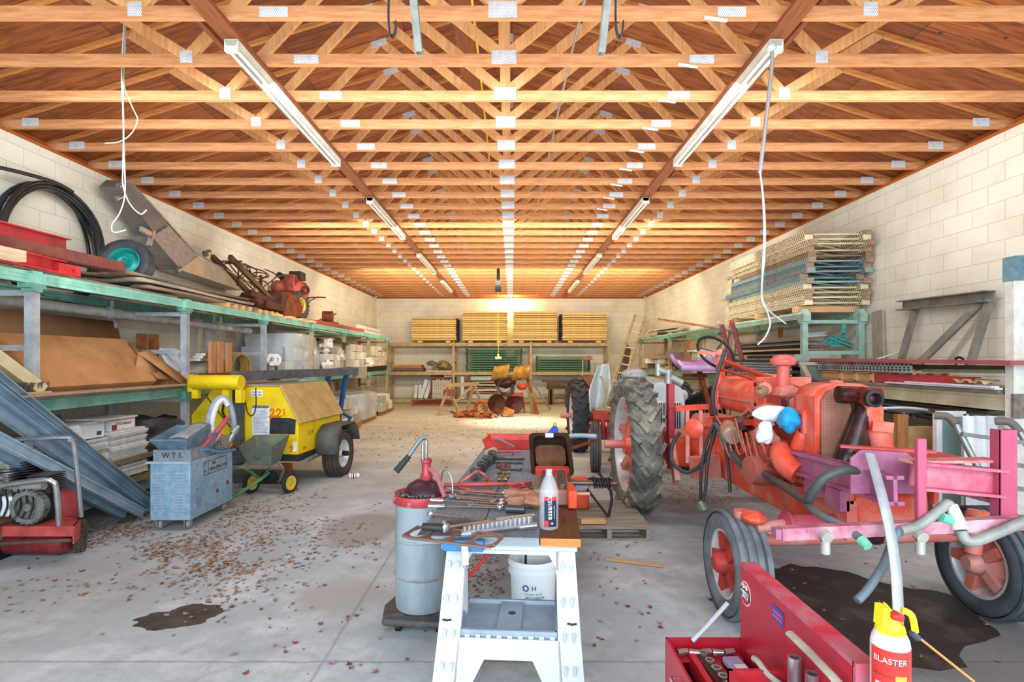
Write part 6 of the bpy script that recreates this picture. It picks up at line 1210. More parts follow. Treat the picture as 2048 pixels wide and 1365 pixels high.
MB().bx(1.93, 2.05, 4.75, 4.95, .98, 1.06).build('coil_box', mat('#3A4A50', .5), T)
# air cleaner
MB().lathe([(.045, 1.36), (.045, 1.55), (.06, 1.555), (.085, 1.56), (.095, 1.58), (.09, 1.605), (.065, 1.63), (.03, 1.64), (0, 1.64)], (2.1, 4.28, 0), (0, 0, 1), 24).build('air_cleaner_cap', mat('#DC5548', .4, .05, '#C87A70', 6), T)
MB().blob((2.12, 4.28, 1.35), (.10, .09, .06), .35, 2.5, 3).cyl((1.96, 4.25, 1.37), (1.92, 4.2, 1.38), .05).build('rocker_cover', TRP, T); MB().lathe([(.02, 0), (.045, 0), (.045, .05), (.03, .06), (.02, .02)], (1.93, 4.22, 1.36), (-.9, -.5, 0), 16).build('oil_filler', mat('#9A7A58', .6), T)
# engine
MB().bx(2.02, 2.4, 3.95, 4.62, .68, 1.12).build('engine_block', TRD, T, bev=.02); MB().bx(2.06, 2.36, 3.98, 4.6, 1.12, 1.2).build('head_face', mat('#6E5448', .6, .3, '#A06A58', 14), T)
for y in (4.02, 4.14): MB().lathe([(.05, 1.08), (.05, 1.2), (.058, 1.2), (.058, 1.3), (.04, 1.32), (0, 1.32)], (2.08, y, 0), (0, 0, 1), 16).build('oil_filter', mat('#3A2C2E', .4, .2, '#6A2E2C', 9) if y > 4.1 else TRP, T)
MB().blob((2.02, 4.3, 1.2), (.1, .16, .06), .5, 3, 8).build('manifold', TRP, T)
MB().cyl((1.93, 3.95, .92), (1.93, 4.3, .88), .11).cyl((1.92, 3.94, .92), (1.92, 3.9, .92), .085).build('starter_motor', mat('#B9463C', .45, .1, '#8A4A40'), T)
MB().lathe([(0, -.14), (.08, -.13), (.085, -.1), (.085, .1), (.07, .14), (.03, .15), (0, .16)], (1.88, 4.75, .98), (-.3, -1, -.1), 22).build('generator', mat('#B8A088', .5, .3, '#A06A58', 7), T); MB().lathe([(.02, 0), (.06, 0), (.065, .015), (.045, .02), (.06, .03), (.06, .04), (0, .04)], (1.84, 4.6, .965), (-.3, -1, -.1), 22).build('pulley', mat('#A8988A', .45, .4), T)
MB().tube([(1.88, 3.86, 1.0), (1.86, 3.82, .95), (1.88, 3.76, .88), (1.92, 3.7, .84)], [.05, .075, .085, .08], 14, smooth=5).build('carburettor', TR, T)
MB().tube([(1.9, 4.08, 1.02), (1.86, 4.0, 1.06), (1.86, 3.9, 1.03)], .035, 10, smooth=4).blob((1.88, 4.1, 1.03), (.07, .08, .07), .4, 3, 2).build('intake_pipe', TRP, T)
MB().lathe([(.0, 0), (.11, .0), (.12, .02), (.12, .06), (.1, .09), (.04, .1), (0, .1)], (1.87, 3.66, .82), (-.5, -.8, 0), 22).build('flywheel_cover', TR, T) if False else None
MB().lathe([(0, -.13), (.1, -.12), (.115, -.05), (.115, .08), (.1, .12), (0, .13)], (1.88, 4.12, .78), (1, .1, 0), 22).build('clutch_housing', mat('#C04A42', .5, .05, '#8E6A60', 6), T)
random.seed(31); m = MB()
for i in range(8):
    p = V((1.86, 4.85-.1*i, .95+random.uniform(-.05, .1))); m.tube([p, p+V((-.06, -.1, .12)), p+V((-.03, -.2, -.12)), p+V((0, -.3, -.02))], .007, 6, smooth=5)
m.tube([(1.9, 5.2, 1.35), (1.84, 5.0, 1.1), (1.82, 4.5, .95)], .008, 6, smooth=4); m.build('copper_wire', mat('#D07A62', .5, .2, '#B05A48'), T)
MB().loft([[V((2.02, y, .46)), V((2.4, y, .46)), V((2.42, y, .7)), V((2.0, y, .7))] for y in (3.95, 4.7)]).build('sump', TR, T, bev=.02); MB().lathe([(0, 0), (.07, .0), (.085, .02), (.085, .04), (.05, .06), (0, .06)], (1.66, 5.0, .98), (-.6, -.8, 0), 24).build('hose_reel_cap', TR, T)
for i, y in enumerate((4.1, 4.22, 4.34, 4.46)):
    MB().cyl((2.0, y, 1.1), (1.97, y, 1.15), .014).build('spark_plug', WHT, T); MB().tube([(1.97, y, 1.15), (1.93, y+.05, 1.2), (1.95, 4.5, 1.16), (1.95, 4.62, 1.1)], .007, 6, smooth=5).build('ignition_wire', mat('#C06A58' if i % 2 else '#3A3A3C', .5), T)
MB().lathe([(0, 0), (.045, 0), (.05, .06), (.06, .065), (.05, .1), (0, .11)], (1.93, 4.62, 1.02), (-.2, 0, 1), 16).build('distributor', mat('#5A4A44', .5), T)
MB().blob((1.98, 4.42, .95), (.06, .1, .08), .5, 3, 12).blob((1.97, 4.25, .98), (.07, .09, .06), .5, 3, 14).build('water_pump', mat('#B8746A', .5, .1, '#8E6A5A', 12), T)
MB().bx(1.95, 2.0, 4.02, 4.6, .93, .965).build('manifold_flange', mat('#A8604E', .6, .2, '#7A5244', 12), T); m = MB()
for i in range(9): m.cyl((1.955, 3.98+.07*i, .72+.01*(i % 2)), (1.935, 3.98+.07*i, .72+.01*(i % 2)), .016, n=6)
m.build('bolt_head', TRP, T)
MB().tube([(2.02, 4.6, 1.22), (1.95, 4.7, 1.12), (1.93, 4.9, .95), (1.96, 5.1, .8)], .014, 8, smooth=5).tube([(1.98, 5.3, 1.3), (1.88, 5.1, 1.0), (1.88, 4.9, .8)], .01, 7, smooth=5).build('fuel_pipe', mat('#C87A6A', .5, .2), T)
# radiator
prof = [(2.0, .86), (2.0, 1.34), (2.04, 1.4), (2.12, 1.43), (2.28, 1.43), (2.36, 1.4), (2.40, 1.34), (2.40, .86)]
m = MB(); m.loft([[V((x, y, z)) for x, z in prof] for y in (3.9, 3.6)], False, False); m.build('radiator_shell', TR, T, thick=.025)
m = MB(); inn = [(2.02, .87), (2.02, 1.33), (2.05, 1.385), (2.13, 1.41), (2.27, 1.41), (2.35, 1.385), (2.38, 1.33), (2.38, .87)]
m.add([V((x, 3.63, z)) for x, z in inn], [tuple(range(8))]); m.build('radiator_core', mat('#C9A48C', .6, .2, '#B8605A', 3, (.4, .7)), T)
m = MB()
for i in range(21): x = 2.03+.0172*i; m.bx(x-.0015, x+.0015, 3.622, 3.628, .88, 1.39)
for i in range(26): z = .885+.0195*i; m.bx(2.025, 2.375, 3.618, 3.624, z-.0015, z+.0015)
for k in range(5): pass
mesh_obj = m.build('grille_mesh', mat('#C47A70', .5, .2, '#D0B090', 4), T)
MB().bx(1.985, 2.0, 3.62, 3.86, .9, 1.36).bx(1.96, 1.99, 3.72, 3.9, 1.1, 1.26).build('side_panel', TR, T, bev=.004); m = MB()
for y, z in ((3.76, 1.22), (3.84, 1.22), (3.8, 1.14), (3.76, 1.12)): m.cyl((1.955, y, z), (1.961, y, z), .01)
m.build('bolt_hole', BLK, T); MB().lathe([(0, 1.43), (.03, 1.43), (.045, 1.445), (.04, 1.46), (0, 1.462)], (2.2, 3.75, 0), (0, 0, 1), 16).build('radiator_cap', TRP, T)
MB().tube([(1.99, 3.95, .9), (1.97, 3.85, .94), (1.99, 3.8, 1.06), (2.0, 3.8, 1.1)], .05, 12, smooth=4).build('radiator_hose', TR, T)
# front pedestal
MB().cyl((2.02, 3.42, 1.385), (2.27, 3.42, 1.375), .055).cyl((2.16, 3.42, 1.38), (2.14, 3.3, 1.37), .055).build('steering_gear', mat('#8E2E28', .3, .1, '#2A1A18', 5, (.4, .6)), T)
MB().lathe([(.02, 0), (.05, 0), (.052, .03), (.035, .032), (.02, .01)], (2.14, 3.28, 1.37), (-.1, -1, 0), 18).build('shaft_bore', BLK, T)
MB().tube([(2.18, 3.42, 1.33), (2.12, 3.4, 1.18), (2.05, 3.38, 1.0), (2.02, 3.38, .84)], [.05, .06, .075, .07], 14, smooth=6).build('curved_column', GREASE, T)
MB().tube([(2.17, 3.45, 1.33), (2.19, 3.45, 1.15), (2.19, 3.45, .86)], [.05, .05, .045], 12, smooth=4).build('centre_column', mat('#3A2624', .3, .2, '#6A2E2A'), T)
MB().tube([(2.18, 3.42, 1.33), (2.25, 3.42, 1.16), (2.33, 3.42, .92)], [.05, .065, .07], 14, smooth=4).bar((2.18, 3.36, 1.2), (2.3, 3.35, 1.19), .05, .06).blob((2.2, 3.41, 1.27), (.09, .06, .1), .1, 2, 4).build('red_column', TR, T)
# chassis rails and magenta frame
for x in (1.97, 2.46): MB().bx(x-.015, x+.015, 3.2, 4.6, .76, .92).build('chassis_rail', TR, T, bev=.004)
m = MB()
for i in range(7):
    for z in (.81, .87): m.cyl((1.945, 3.55+.14*i, z), (1.956, 3.55+.14*i, z), .014)
m.build('rail_hole', BLK, T)
for x in (1.93, 2.5): MB().ibeam((x, 3.95, .90), (x, 2.78, .94), .09, .15, .02).build('frame_beam', MAGL if x > 2 else MAG, T)
MB().bx(1.90, 1.955, 3.45, 3.6, .74, .86).bx(1.90, 1.955, 3.2, 3.35, .72, .84).build('bolt_plate', MAG, T); MB().bx(1.94, 2.0, 3.2, 3.55, .55, .78).build('front_bolster', TRP, T)
MB().bx(2.0, 2.44, 3.22, 3.6, .6, .82).build('front_casting', TR, T, bev=.03); MB().tube([(2.2, 3.4, .6), (2.2, 3.42, .5)], .09, 14).build('pivot_pin', GREASE, T)
MB().prism([(0, 0), (.37, 0), (.37, .16), (.3, .22), (.06, .235), (0, .19)], .014, Matrix.Translation((1.82, 2.98, .88)) @ Matrix.Rotation(PI/2, 4, 'X')).build('gusset_plate', mat('#A65C80', .6, .05, '#B57C96', 5), T)
MB().bx(2.0, 2.045, 2.72, 2.75, .77, 1.21).build('front_post', mat('#B4506A', .55, .05, '#B85A76', 6), T, bev=.006); MB().chan((2.47, 2.75, .78), (2.47, 2.75, 1.25), .06, .08, .012, (1, 0, 0)).build('front_post', mat('#B6566C', .55, .05, '#B0486A', 6), T)
MB().chan((2.02, 2.80, 1.02), (2.46, 2.80, .98), .06, .14, .014, (0, 0, 1)).build('front_cross_channel', mat('#B84460', .55, .05, '#D0808E', 5), T)
MB().bar((2.02, 2.84, 1.08), (2.47, 2.84, 1.085), .1, .014, (0, 0, 1)).build('front_flange', mat('#D8A0A0', .55, .05, '#C8545A', 5), T)
MB().bx(2.05, 2.5, 3.05, 3.4, 1.05, 1.06).build('top_plate', mat('#D0453E', .5, .05, '#B83A34', 4), T); MB().bar((1.9, 3.2, 1.1), (2.3, 3.0, 1.1), .06, .012).build('flat_strap_bar', mat('#D85A52', .5, .05, '#B84A48'), T)
MB().bar((1.32, 2.72, .745), (2.55, 2.72, .80), .055, .06).build('bumper_tube', mat('#AE5870', .55, .05, '#CDA8B0', 6), T); MB().bx(1.29, 1.325, 2.70, 2.75, .72, .77).build('tube_end', MAG, T)
for x in (1.52, 1.98): MB().cyl((x, 2.70, .75), (x, 2.66, .74), .028).cyl((x, 2.68, .72), (x, 2.68, .66), .022).build('tube_fitting', mat('#C8C8BC', .4, .4), T)
MB().cyl((1.62, 3.3, .62), (2.2, 3.34, .6), .06).lathe([(.06, 0), (.075, 0), (.075, .02), (.06, .02)], (1.63, 3.3, .62), (1, .05, 0), 20).build('steering_cylinder', mat('#C0505E', .45, .05, '#9E4450', 6), T); MB().cyl((1.45, 3.28, .6), (1.64, 3.3, .62), .03).build('cylinder_rod', TRP, T)
MB().cyl((1.4, 3.4, .5), (2.9, 3.5, .5), .05).build('front_axle', TRP, T)
for x, s_ in ((1.4, 1), (2.84, -1)):
    MB().cyl((x+.02*s_, 3.38, .42), (x+.0*s_, 3.38, .68), .045).bar((x, 3.38, .62), (x+.22*s_, 3.3, .58), .08, .06).build('steering_knuckle', TRP, T); MB().blob((x+.04*s_, 3.3, .66), (.07, .09, .04), .3, 2, 3).build('steering_arm', TR, T)
FT = mat('#5B6166', .75, 0, '#7C8286', 6, bump=.1)
wheel('', '', '', (1.40, 3.46, .325), (-1, .0, 0), .32, .205, .21, SIL, FT, 'rib', parent=T, hub=.055, rimpro=[(.212, .08), (.195, .08), (.17, .05), (.15, .0), (.14, -.02)])
wheel('', '', '', (2.99, 3.46, .335), (-1, .0, 0), .33, .215, .2, SIL, mat('#3E464C', .7, 0, '#545C62', 6), 'rib', parent=T, hub=.05, rimpro=[(.222, .08), (.205, .08), (.185, .05), (.165, .0), (.15, -.02)])
for x, m_ in ((1.38, TRD), (2.96, TRP)):
    MB().lathe([(.155, -.03), (.15, .0), (.1, .03), (.07, .05), (.06, .1), (.04, .12), (0, .12)], (x, 3.46, .33), (-1, 0, 0), 24).build('wheel_hub_disc', m_, T)
    m = MB()
    for i in range(5): a = 2*PI*i/5; m.bar((x-.03, 3.46+.08*math.cos(a), .33+.08*math.sin(a)), (x-.03, 3.46+.19*math.cos(a), .33+.19*math.sin(a)), .06, .06)
    m.build('cast_spoke', m_, T)
# ---------------------------------------------------------------- loose things hanging on the tractor
def hose(label, col, r, pts, sm=6, nm='hose', grp='hoses hanging on the big red tractor', cat='hose', rough=.5):
    return tag(MB().tube([V(p) if len(p) == 3 and abs(p[0]) < 20 else P(*p) for p in pts], r, 10, smooth=sm).build(nm, mat(col, rough, 0, None, 12), None), label, cat, grp)
hose('long black hose looping from the steering post to the floor', '#3C4044', .018, [(1450, 700, 5.1), (1432, 760, 5.0), (1425, 800, 5.0), (1432, 850, 5.0), (1410, 920, 5.0), (1375, 945, 5.1), (1345, 925, 5.2), (1345, 890, 5.3), (1360, 865, 5.3)])
hose('black hose hanging down to a green coupling', '#34383B', .014, [(1428, 850, 5.0), (1412, 890, 4.98), (1402, 950, 4.95), (1402, 1005, 4.95)])
hose('second black hose beside the green coupling', '#3A3E42', .014, [(1432, 855, 5.0), (1416, 920, 4.95), (1411, 980, 4.92), (1404, 1008, 4.92)])
hose('thick black hose running forward along the tractor frame', '#4E5452', .024, [(1432, 848, 4.95), (1452, 880, 4.8), (1480, 925, 4.4), (1530, 948, 4.0), (1570, 975, 3.5), (1610, 1000, 3.1), (1625, 985, 3.0), (1650, 955, 2.95), (1690, 940, 2.95), (1720, 945, 3.0)])
hose('lower black hose running beside the thick hose to a grey end', '#6A7072', .020, [(1435, 852, 4.95), (1458, 905, 4.7), (1500, 945, 4.3), (1560, 965, 3.8), (1605, 1000, 3.2), (1640, 1030, 2.9), (1690, 1055, 2.75), (1730, 1085, 2.65)])
tag(MB().cyl(P(1722, 1080, 2.66), P(1736, 1094, 2.62), .026, .022).build('green_coupling', mat('#7FD0B0', .4, .1), None), 'pale green coupling at the end of the lower hose', 'coupling')
tag(MB().cyl(P(1400, 1004, 4.94), P(1410, 1022, 4.9), .035).cyl(P(1396, 1018, 4.92), P(1416, 1018, 4.92), .02).build('green_coupling', mat('#3E9A80', .4, .2, '#A04A44', 30), None), 'green and red coupling at the bottom of two hanging hoses', 'coupling')
hose('short black hose hanging below the engine', '#3C4044', .016, [(1445, 860, 5.0), (1452, 900, 4.9), (1458, 950, 4.8), (1460, 985, 4.75)])
hose('grey hose hanging below the bumper tube to the floor', '#6F7E86', .02, [(1800, 1055, 2.7), (1785, 1085, 2.68), (1765, 1135, 2.66), (1735, 1180, 2.62), (1714, 1202, 2.6)])
m = MB(); st = [P(1738, 905, 2.92), P(1752, 950, 2.8), (P(1768, 1010, 2.68)), P(1782, 1075, 2.62), P(1792, 1150, 2.56), P(1796, 1240, 2.5), P(1790, 1300, 2.48)]; st = spline(st, 6)
m.sheet(lambda u, v: st[min(len(st)-1, int(round(v*(len(st)-1))))]+V((.05*(u-.5), 0, .0)), 2, len(st)-1)
tag(m.build('flat_strap', mat('#B4B8BC', .45, .2, '#949A9F', 5), None, thick=.006), 'flat grey strap hanging from the magenta frame to the floor', 'strap')
pv = thing('pipe_assembly', 'grey pipe with white elbow fitting and green tip lying on the bumper tube', 'pipe', P(1900, 1050, 2.75))
GPV = mat('#9A9C96', .5, .1, '#7E807A')
MB().tube([P(1800, 1062, 2.68), P(1840, 1050, 2.7), P(1885, 1015, 2.72), P(1895, 1008, 2.72), P(1902, 1015, 2.72)], .024, 10, smooth=4).build('grey_pipe', GPV, pv); MB().tube([P(1902, 1010, 2.72), P(1912, 1035, 2.7), P(1920, 1060, 2.68)], [.026, .03, .036], 12, smooth=4).build('white_fitting', mat('#E2E2DA', .4, .1, '#C8C0B0'), pv)
MB().tube([P(1922, 1062, 2.68), P(1930, 1080, 2.67), P(1950, 1083, 2.66), P(1990, 1068, 2.66), P(2050, 1042, 2.66)], .026, 10, smooth=4).build('lower_pipe', GPV, pv); MB().cyl(P(1882, 1035, 2.7), P(1905, 1042, 2.7), .024).build('green_tip', mat('#6ED0A8', .4), pv)
RAGW = mat('#E6E8EC', .8, 0, '#C9CDD4', 9, bump=.4); RAGB = mat('#1F9CCF', .55, 0, '#137FB0', 6, bump=.3)
for c, r, m_, lb_, sd in ((P(1545, 828, 3.88), (.12, .07, .055), RAGW, 'white rag bundled on the engine behind the blue glove', 1), (P(1530, 866, 3.85), (.055, .04, .09), RAGW, 'white rag hanging over the engine side', 3), (P(1578, 840, 3.78), (.075, .06, .08), RAGB, 'bright blue glove stuffed beside the radiator', 5)):
    q = MB().blob(c, r, .32, 1.7, sd, 24, 16); tag(q.build('shop_rag' if m_ is RAGW else 'rubber_glove', m_, None), lb_, 'rag' if m_ is RAGW else 'glove')
# black oil spread under the tractor front
random.seed(4)
def puddle(nm, label, cx, cy, rx, ry, rot, m_, z=.003, amp=.3, n=64, sd=0):
    pts = []
    for i in range(n):
        a = 2*PI*i/n; q = 1+amp*noise.noise(V((math.cos(a)*1.6+sd, math.sin(a)*1.6, sd)))+amp*.35*noise.noise(V((math.cos(a)*6+sd, math.sin(a)*6, sd))); x, y = rx*q*math.cos(a), ry*q*math.sin(a)
        pts.append(V((cx+x*math.cos(rot)-y*math.sin(rot), cy+x*math.sin(rot)+y*math.cos(rot), 0)))
    m = MB(); c = V((cx, cy, z)); m.add([c]+[p+V((0, 0, z)) for p in pts]+[p*1.0 for p in pts], [(0, 1+i, 1+(i+1) % n) for i in range(n)]+[(1+i, n+1+i, n+1+(i+1) % n, 1+(i+1) % n) for i in range(n)])
    return tag(m.build(nm, m_, None), label, 'oil stain')
puddle('oil_puddle', 'broad dark oil stain on the concrete under the tractor front', 2.1, 3.62, .80, .68, .0, mat('#352F2D', .55, 0, '#5A5350', 3, (.5, .72)), .002, .35, sd=2)
puddle('oil_puddle', 'dark brown wet oil patch on the open concrete', -2.06, 3.44, .25, .15, .45, mat('#3A322C', .28, 0, '#57493C', 6), .003, .4, sd=7)
# ================================================================ grey and red tractor behind
F2 = thing('tractor', 'smaller tractor with grey hood and black grille behind the big red tractor', 'tractor', (1.95, 8.4, 0)); GH = mat('#C9CDCF', .4, .15, '#A9ADAF', 4)
tw_wheel(F2, (1.15, 9.7, .62), (-1, 0, 0), .61, .40, .28, TYB, 17, SIL, cm=SIL); tw_wheel(F2, (2.78, 9.3, .62), (1, 0, 0), .61, .40, .28, TYB, 17, SIL, cm=SIL)
for x in (1.2, 2.55): wheel('', '', '', (x, 7.95, .36), (-1 if x < 2 else 1, .12, 0), .35, .21, .15, SIL, mat('#5A5854', .75, 0, '#44423F'), 'rib', parent=F2)
hp = [(-.26, .62), (-.27, 1.05), (-.24, 1.22), (-.15, 1.31), (0, 1.33), (.15, 1.31), (.24, 1.22), (.27, 1.05), (.26, .62)]
MB().loft([[V((2.0+x*k, y, .62+(z-.62)*kz)) for x, z in hp] for y, k, kz in ((7.2, .95, .97), (7.3, 1, 1), (8.6, 1.02, 1.04))]).build('hood', GH, F2, bev=.01)
MB().bx(1.80, 2.20, 7.165, 7.21, .66, 1.06).build('grille_surround', mat('#D8DADA', .35, .3), F2, bev=.01); m = MB()
for i in range(13): m.bx(1.815+.0295*i, 1.827+.0295*i, 7.155, 7.17, .68, 1.04)
m.build('grille_bar', mat('#222426', .5), F2); MB().bx(1.985, 2.015, 7.14, 7.16, .66, 1.07).bx(1.94, 2.06, 7.14, 7.16, .84, .88).build('grille_cross', SIL, F2)
for x in (1.72, 2.28): MB().lathe([(0, 0), (.05, .0), (.075, .06), (.08, .1), (.07, .105), (0, .11)], (x, 7.5, 1.12), (0, -1, 0), 18).build('headlight', SIL, F2)
MB().bar((1.1, 7.98, .5), (2.6, 7.98, .5), .09, .1).bx(1.35, 1.5, 7.9, 8.2, .45, .62).build('front_axle', mat('#8E2A34', .5, .1, '#B04A50'), F2); MB().bx(1.65, 2.15, 7.5, 9.6, .4, .7).cyl((1.3, 9.6, .62), (2.6, 9.5, .62), .1).build('engine_casting', TRD, F2)
MB().cyl((1.32, 8.0, .5), (1.32, 8.0, .78), .035).bar((1.18, 8.0, .78), (1.5, 8.0, .76), .06, .08).build('spindle_arm', TRD, F2)
m = MB().sheet(lambda u, v: (1.34+.34*(u-.5)*(1-.75*abs(v-.45)**1.2*1.4)+.12*(.5-v)*0+.1*v, 8.7+.16*math.sin(u*PI), .80+.72*v-.02*math.cos(u*PI)), 12, 14); m.build('bent_fender', mat('#D2D8D4', .45, .15, '#B3B9B2', 4), F2, thick=.015)
MB().tube([(1.42, 8.66, .85), (1.46, 8.6, 1.1), (1.38, 8.6, 1.35)], .02, 8, smooth=4).build('fender_brace', mat('#B8A882', .6), F2)
MB().ball((1.86, 8.4, 1.36), (.2, .26, .12)).build('rear_hood_cap', mat('#BFC3C8', .35, .3, '#9AA0A6'), F2)
random.seed(6); m = MB()
for i in range(7): x = 2.3+.06*i; m.tube([(x, 7.6, .9), (x+.1, 7.5, 1.08+.03*i), (x+.25, 7.6, .95), (x+.3, 7.7, .7)], .022, 8, smooth=5)
m.build('hydraulic_hose', BLK, F2)
# ================================================================ right rack
def hole_mat(h, h2=None, hole='#3A3630', pitch=.05, zs=(.022, .055), rad=.012):
    m = mat(h, .55, .1, h2, 5).copy(); nt = m.node_tree; N = nt.nodes; L = nt.links; b = N['Principled BSDF']; src = b.inputs['Base Color'].links[0].from_socket
    tc = N.new('ShaderNodeTexCoord'); sp = N.new('ShaderNodeSeparateXYZ'); L.new(tc.outputs['Object'], sp.inputs[0])
    def f(op, a, c=None):
        n = N.new('ShaderNodeMath'); n.operation = op
        for i, q in enumerate((a, c)):
            if q is None: continue
            if isinstance(q, (int, float)): n.inputs[i].default_value = q
            else: L.new(q, n.inputs[i])
        return n.outputs[0]
    tot = None
    for i, z in enumerate(zs):
        u = f('ABSOLUTE', f('SUBTRACT', f('FRACT', f('ADD', f('DIVIDE', sp.outputs[1], pitch), .5*i)), .5)); v = f('ABSOLUTE', f('SUBTRACT', sp.outputs[2], z))
        q = f('MULTIPLY', f('LESS_THAN', u, .24), f('LESS_THAN', v, rad)); tot = q if tot is None else f('MAXIMUM', tot, q)
    mx = N.new('ShaderNodeMix'); mx.data_type = 'RGBA'; L.new(tot, mx.inputs[0]); L.new(src, mx.inputs[6]); mx.inputs[7].default_value = lin(hole); L.new(mx.outputs[2], b.inputs['Base Color']); return m
FC = [('#D8CBA6', '#B8A880'), ('#DDD2B2', '#BCAE88'), ('#CFC29C', '#A89A74'), ('#D8CBA6', '#B8A880'), ('#9FB3AA', '#7C948C'), ('#6F8F96', '#54727A'), ('#7C9AA2', '#8A6A54'), ('#5F858C', '#4A6A72'), ('#86A0A6', '#6A8288'), ('#8E7458', '#6A5440'), ('#C8BC98', '#8E7A5E'), ('#D2C29C', '#A48E6C'), ('#D8CCAC', '#B5A684'), ('#DCD0B0', '#BCAC88')]
random.seed(12); z = 2.375
for i, x in enumerate((8.2, 10.0)): pass
for i, y in enumerate((7.95, 9.2, 10.3)): tag(MB().bx(4.08, 5.0, y, y+.1, 2.285, 2.37).build('bearer', NEWX, None), ['timber bearer under the frame stack at its near end', 'timber bearer under the middle of the frame stack', 'timber bearer under the far end of the frame stack'][i], 'wooden bearer', 'bearers under the frame stack')
for i in range(14):
    jy = random.uniform(-.08, .08)-(.15 if i > 10 else 0); jx = random.uniform(-.03, .02)-(.0 if i < 11 else .03); L_ = 2.7 if i != 9 else 2.3
    fr = thing('rack_frame', f'perforated steel rack frame, {"bottom" if i == 0 else "top" if i == 13 else ORD[i]+" from below"}, in the stack on the green rack', 'rack frame', (4.15+jx, 7.75+jy, z), random.uniform(-.012, .012), 'perforated frames stacked on the green rack')
    m_ = hole_mat(*FC[i]); zz_ = mat(FC[i][0], .55, .1, FC[i][1], 5)
    for x in (0, .8):
        MB().bx(x-.035, x+.035, 0, L_, .002, .072).build('frame_post', m_, fr, world=False); MB().bx(x-.05, x+.06, -.008, .004, -.002, .07).build('foot_plate', mat('#8A6A54', .7, .2, '#A89880', 9) if i % 3 else zz_, fr, world=False)
    m = MB()
    for k in range(5):
        y0 = .12+k*.5; m.bar((.03, y0, .03), (.77, y0+.02, .04), .03, .022).bar((.03, y0+.04, .036), (.77, y0+.46, .03), .025, .02)
    m.build('lattice_brace', zz_, fr, world=False); z += .0735
# boards on the shelf below
random.seed(16); z = 1.325
for y in (8.0, 9.4, 10.8): tag(MB().bx(4.1, 4.98, y, y+.09, 1.302, 1.325).build('shelf_board', OLDX, None), 'narrow cross board on the green rack shelf under the dark boards', 'board', 'cross boards on the green rack')
for i in range(15):
    h_ = random.choice((.025, .04, .04)); w_ = random.uniform(.25, .5) if i > 5 else .75; x = 4.5+random.uniform(-.15, .1); col = ('#3A3E44', '#4A4C50', '#5A5452', '#34383C')[i % 4] if i < 5 else ('#8C7C66', '#A8977C', '#6E5E50', '#C9B592', '#8A4E4C', '#7A8A82', '#B0A48C')[i % 7]
    y0 = 7.95+random.uniform(-.1, .5)
    tag(MB().bar((x+random.uniform(-.06, .06), y0, z+h_/2), (x+random.uniform(-.06, .06), y0+random.uniform(2.2, 2.7), z+h_/2+random.uniform(0, .012)), w_, h_).build('loose_board', mat(col, .7, 0, None, 4, stretch=(6, 1, 6)), None), f'{"lowest" if i == 0 else "topmost" if i == 14 else ORD[i]+" from below"} board in the mixed pile under the frame stack', 'board', 'mixed boards on the green rack'); z += h_+.006
TB = mat('#5FB0A8', .5, .1, '#47948C', 6)
for i, (a, c) in enumerate((((1636, 694), (1662, 676)), ((1662, 676), (1700, 692)), ((1650, 690), (1686, 690)), ((1684, 668), (1686, 640)), ((1600, 672), (1650, 668)), ((1660, 684), (1690, 672)))):
    tag(MB().chan(P(*a, 8.1), P(*c, 8.15), .05, .06, .012).build('angle_bracket', TB if i != 4 else mat('#C9CFC4', .5, .1), None), ['slanting teal bracket', 'teal bracket leaning the other way', 'flat teal bracket', 'upright teal bracket', 'pale long bracket', 'short teal bracket'][i]+' on top of the mixed board pile', 'bracket', 'teal brackets on the board pile')
def dots_mat(h, hd, pitch, rad):
    m = hole_mat(h, None, hd, pitch, tuple(.03+.042*i for i in range(6)), rad); return m
for i, x in enumerate((4.02, 3.96)):
    pp = thing('perforated_panel', ['dark perforated steel panel standing before the board pile', 'second dark perforated panel just in front of it'][i], 'steel panel', (x, 7.95+.2*i, 1.305), 0, 'dark perforated panels'); MB().bx(-.012, .012, 0, 2.0, 0, .27).build('panel_sheet', dots_mat('#565E68', '#C8CED4', .06, .009), pp, world=False); MB().bx(-.03, .03, 0, 2.0, .27, .3).build('panel_rim', mat('#34383E', .5, .2), pp, world=False)
    MB().bx(-.2, .0, 0, .03, -.0, .02).bx(-.0, .15, .0, 2.0, -.004, .0).build('panel_foot', DK, pp, world=False)
ws = thing('angled_casement', 'tan angled window sash with dark glass standing on the near shelf', 'window sash', P(1640, 770, 7.3)); fo = [(1597, 724), (1698, 726), (1672, 772), (1622, 772)]; fi = [(1611, 731), (1682, 732), (1664, 763), (1628, 763)]
a = [P(*p, 7.3) for p in fo]; b = [P(*p, 7.3) for p in fi]; dd = V((0, .05, 0)); m = MB(); vs = a+b+[p+dd for p in a]+[p+dd for p in b]
m.add(vs, [q for i in range(4) for q in ((i, (i+1) % 4, 4+(i+1) % 4, 4+i), (8+i, 12+i, 12+(i+1) % 4, 8+(i+1) % 4), (i, 8+i, 8+(i+1) % 4, (i+1) % 4), (4+i, 4+(i+1) % 4, 12+(i+1) % 4, 12+i))]); m.build('sash_frame', mat('#B5A68E', .6, 0, '#94856E'), ws)
MB().add([p+dd*.5 for p in b], [(0, 1, 2, 3)]).build('glass_pane', mat('#5C665E', .15, 0, '#6E7870', 4), ws); tag(MB().bar(P(1692, 726, 7.25), P(1760, 724, 7.3), .08, .04).build('window_rail', mat('#A89A84', .6), None), 'tan rail lying beside the angled window sash', 'rail')
tag(MB().bar(P(1588, 716, 7.5), P(1680, 716, 7.6), .05, .09).build('grey_board', mat('#A3A39A', .7, 0, '#86867E'), None), 'grey board lying behind the angled window sash', 'board')
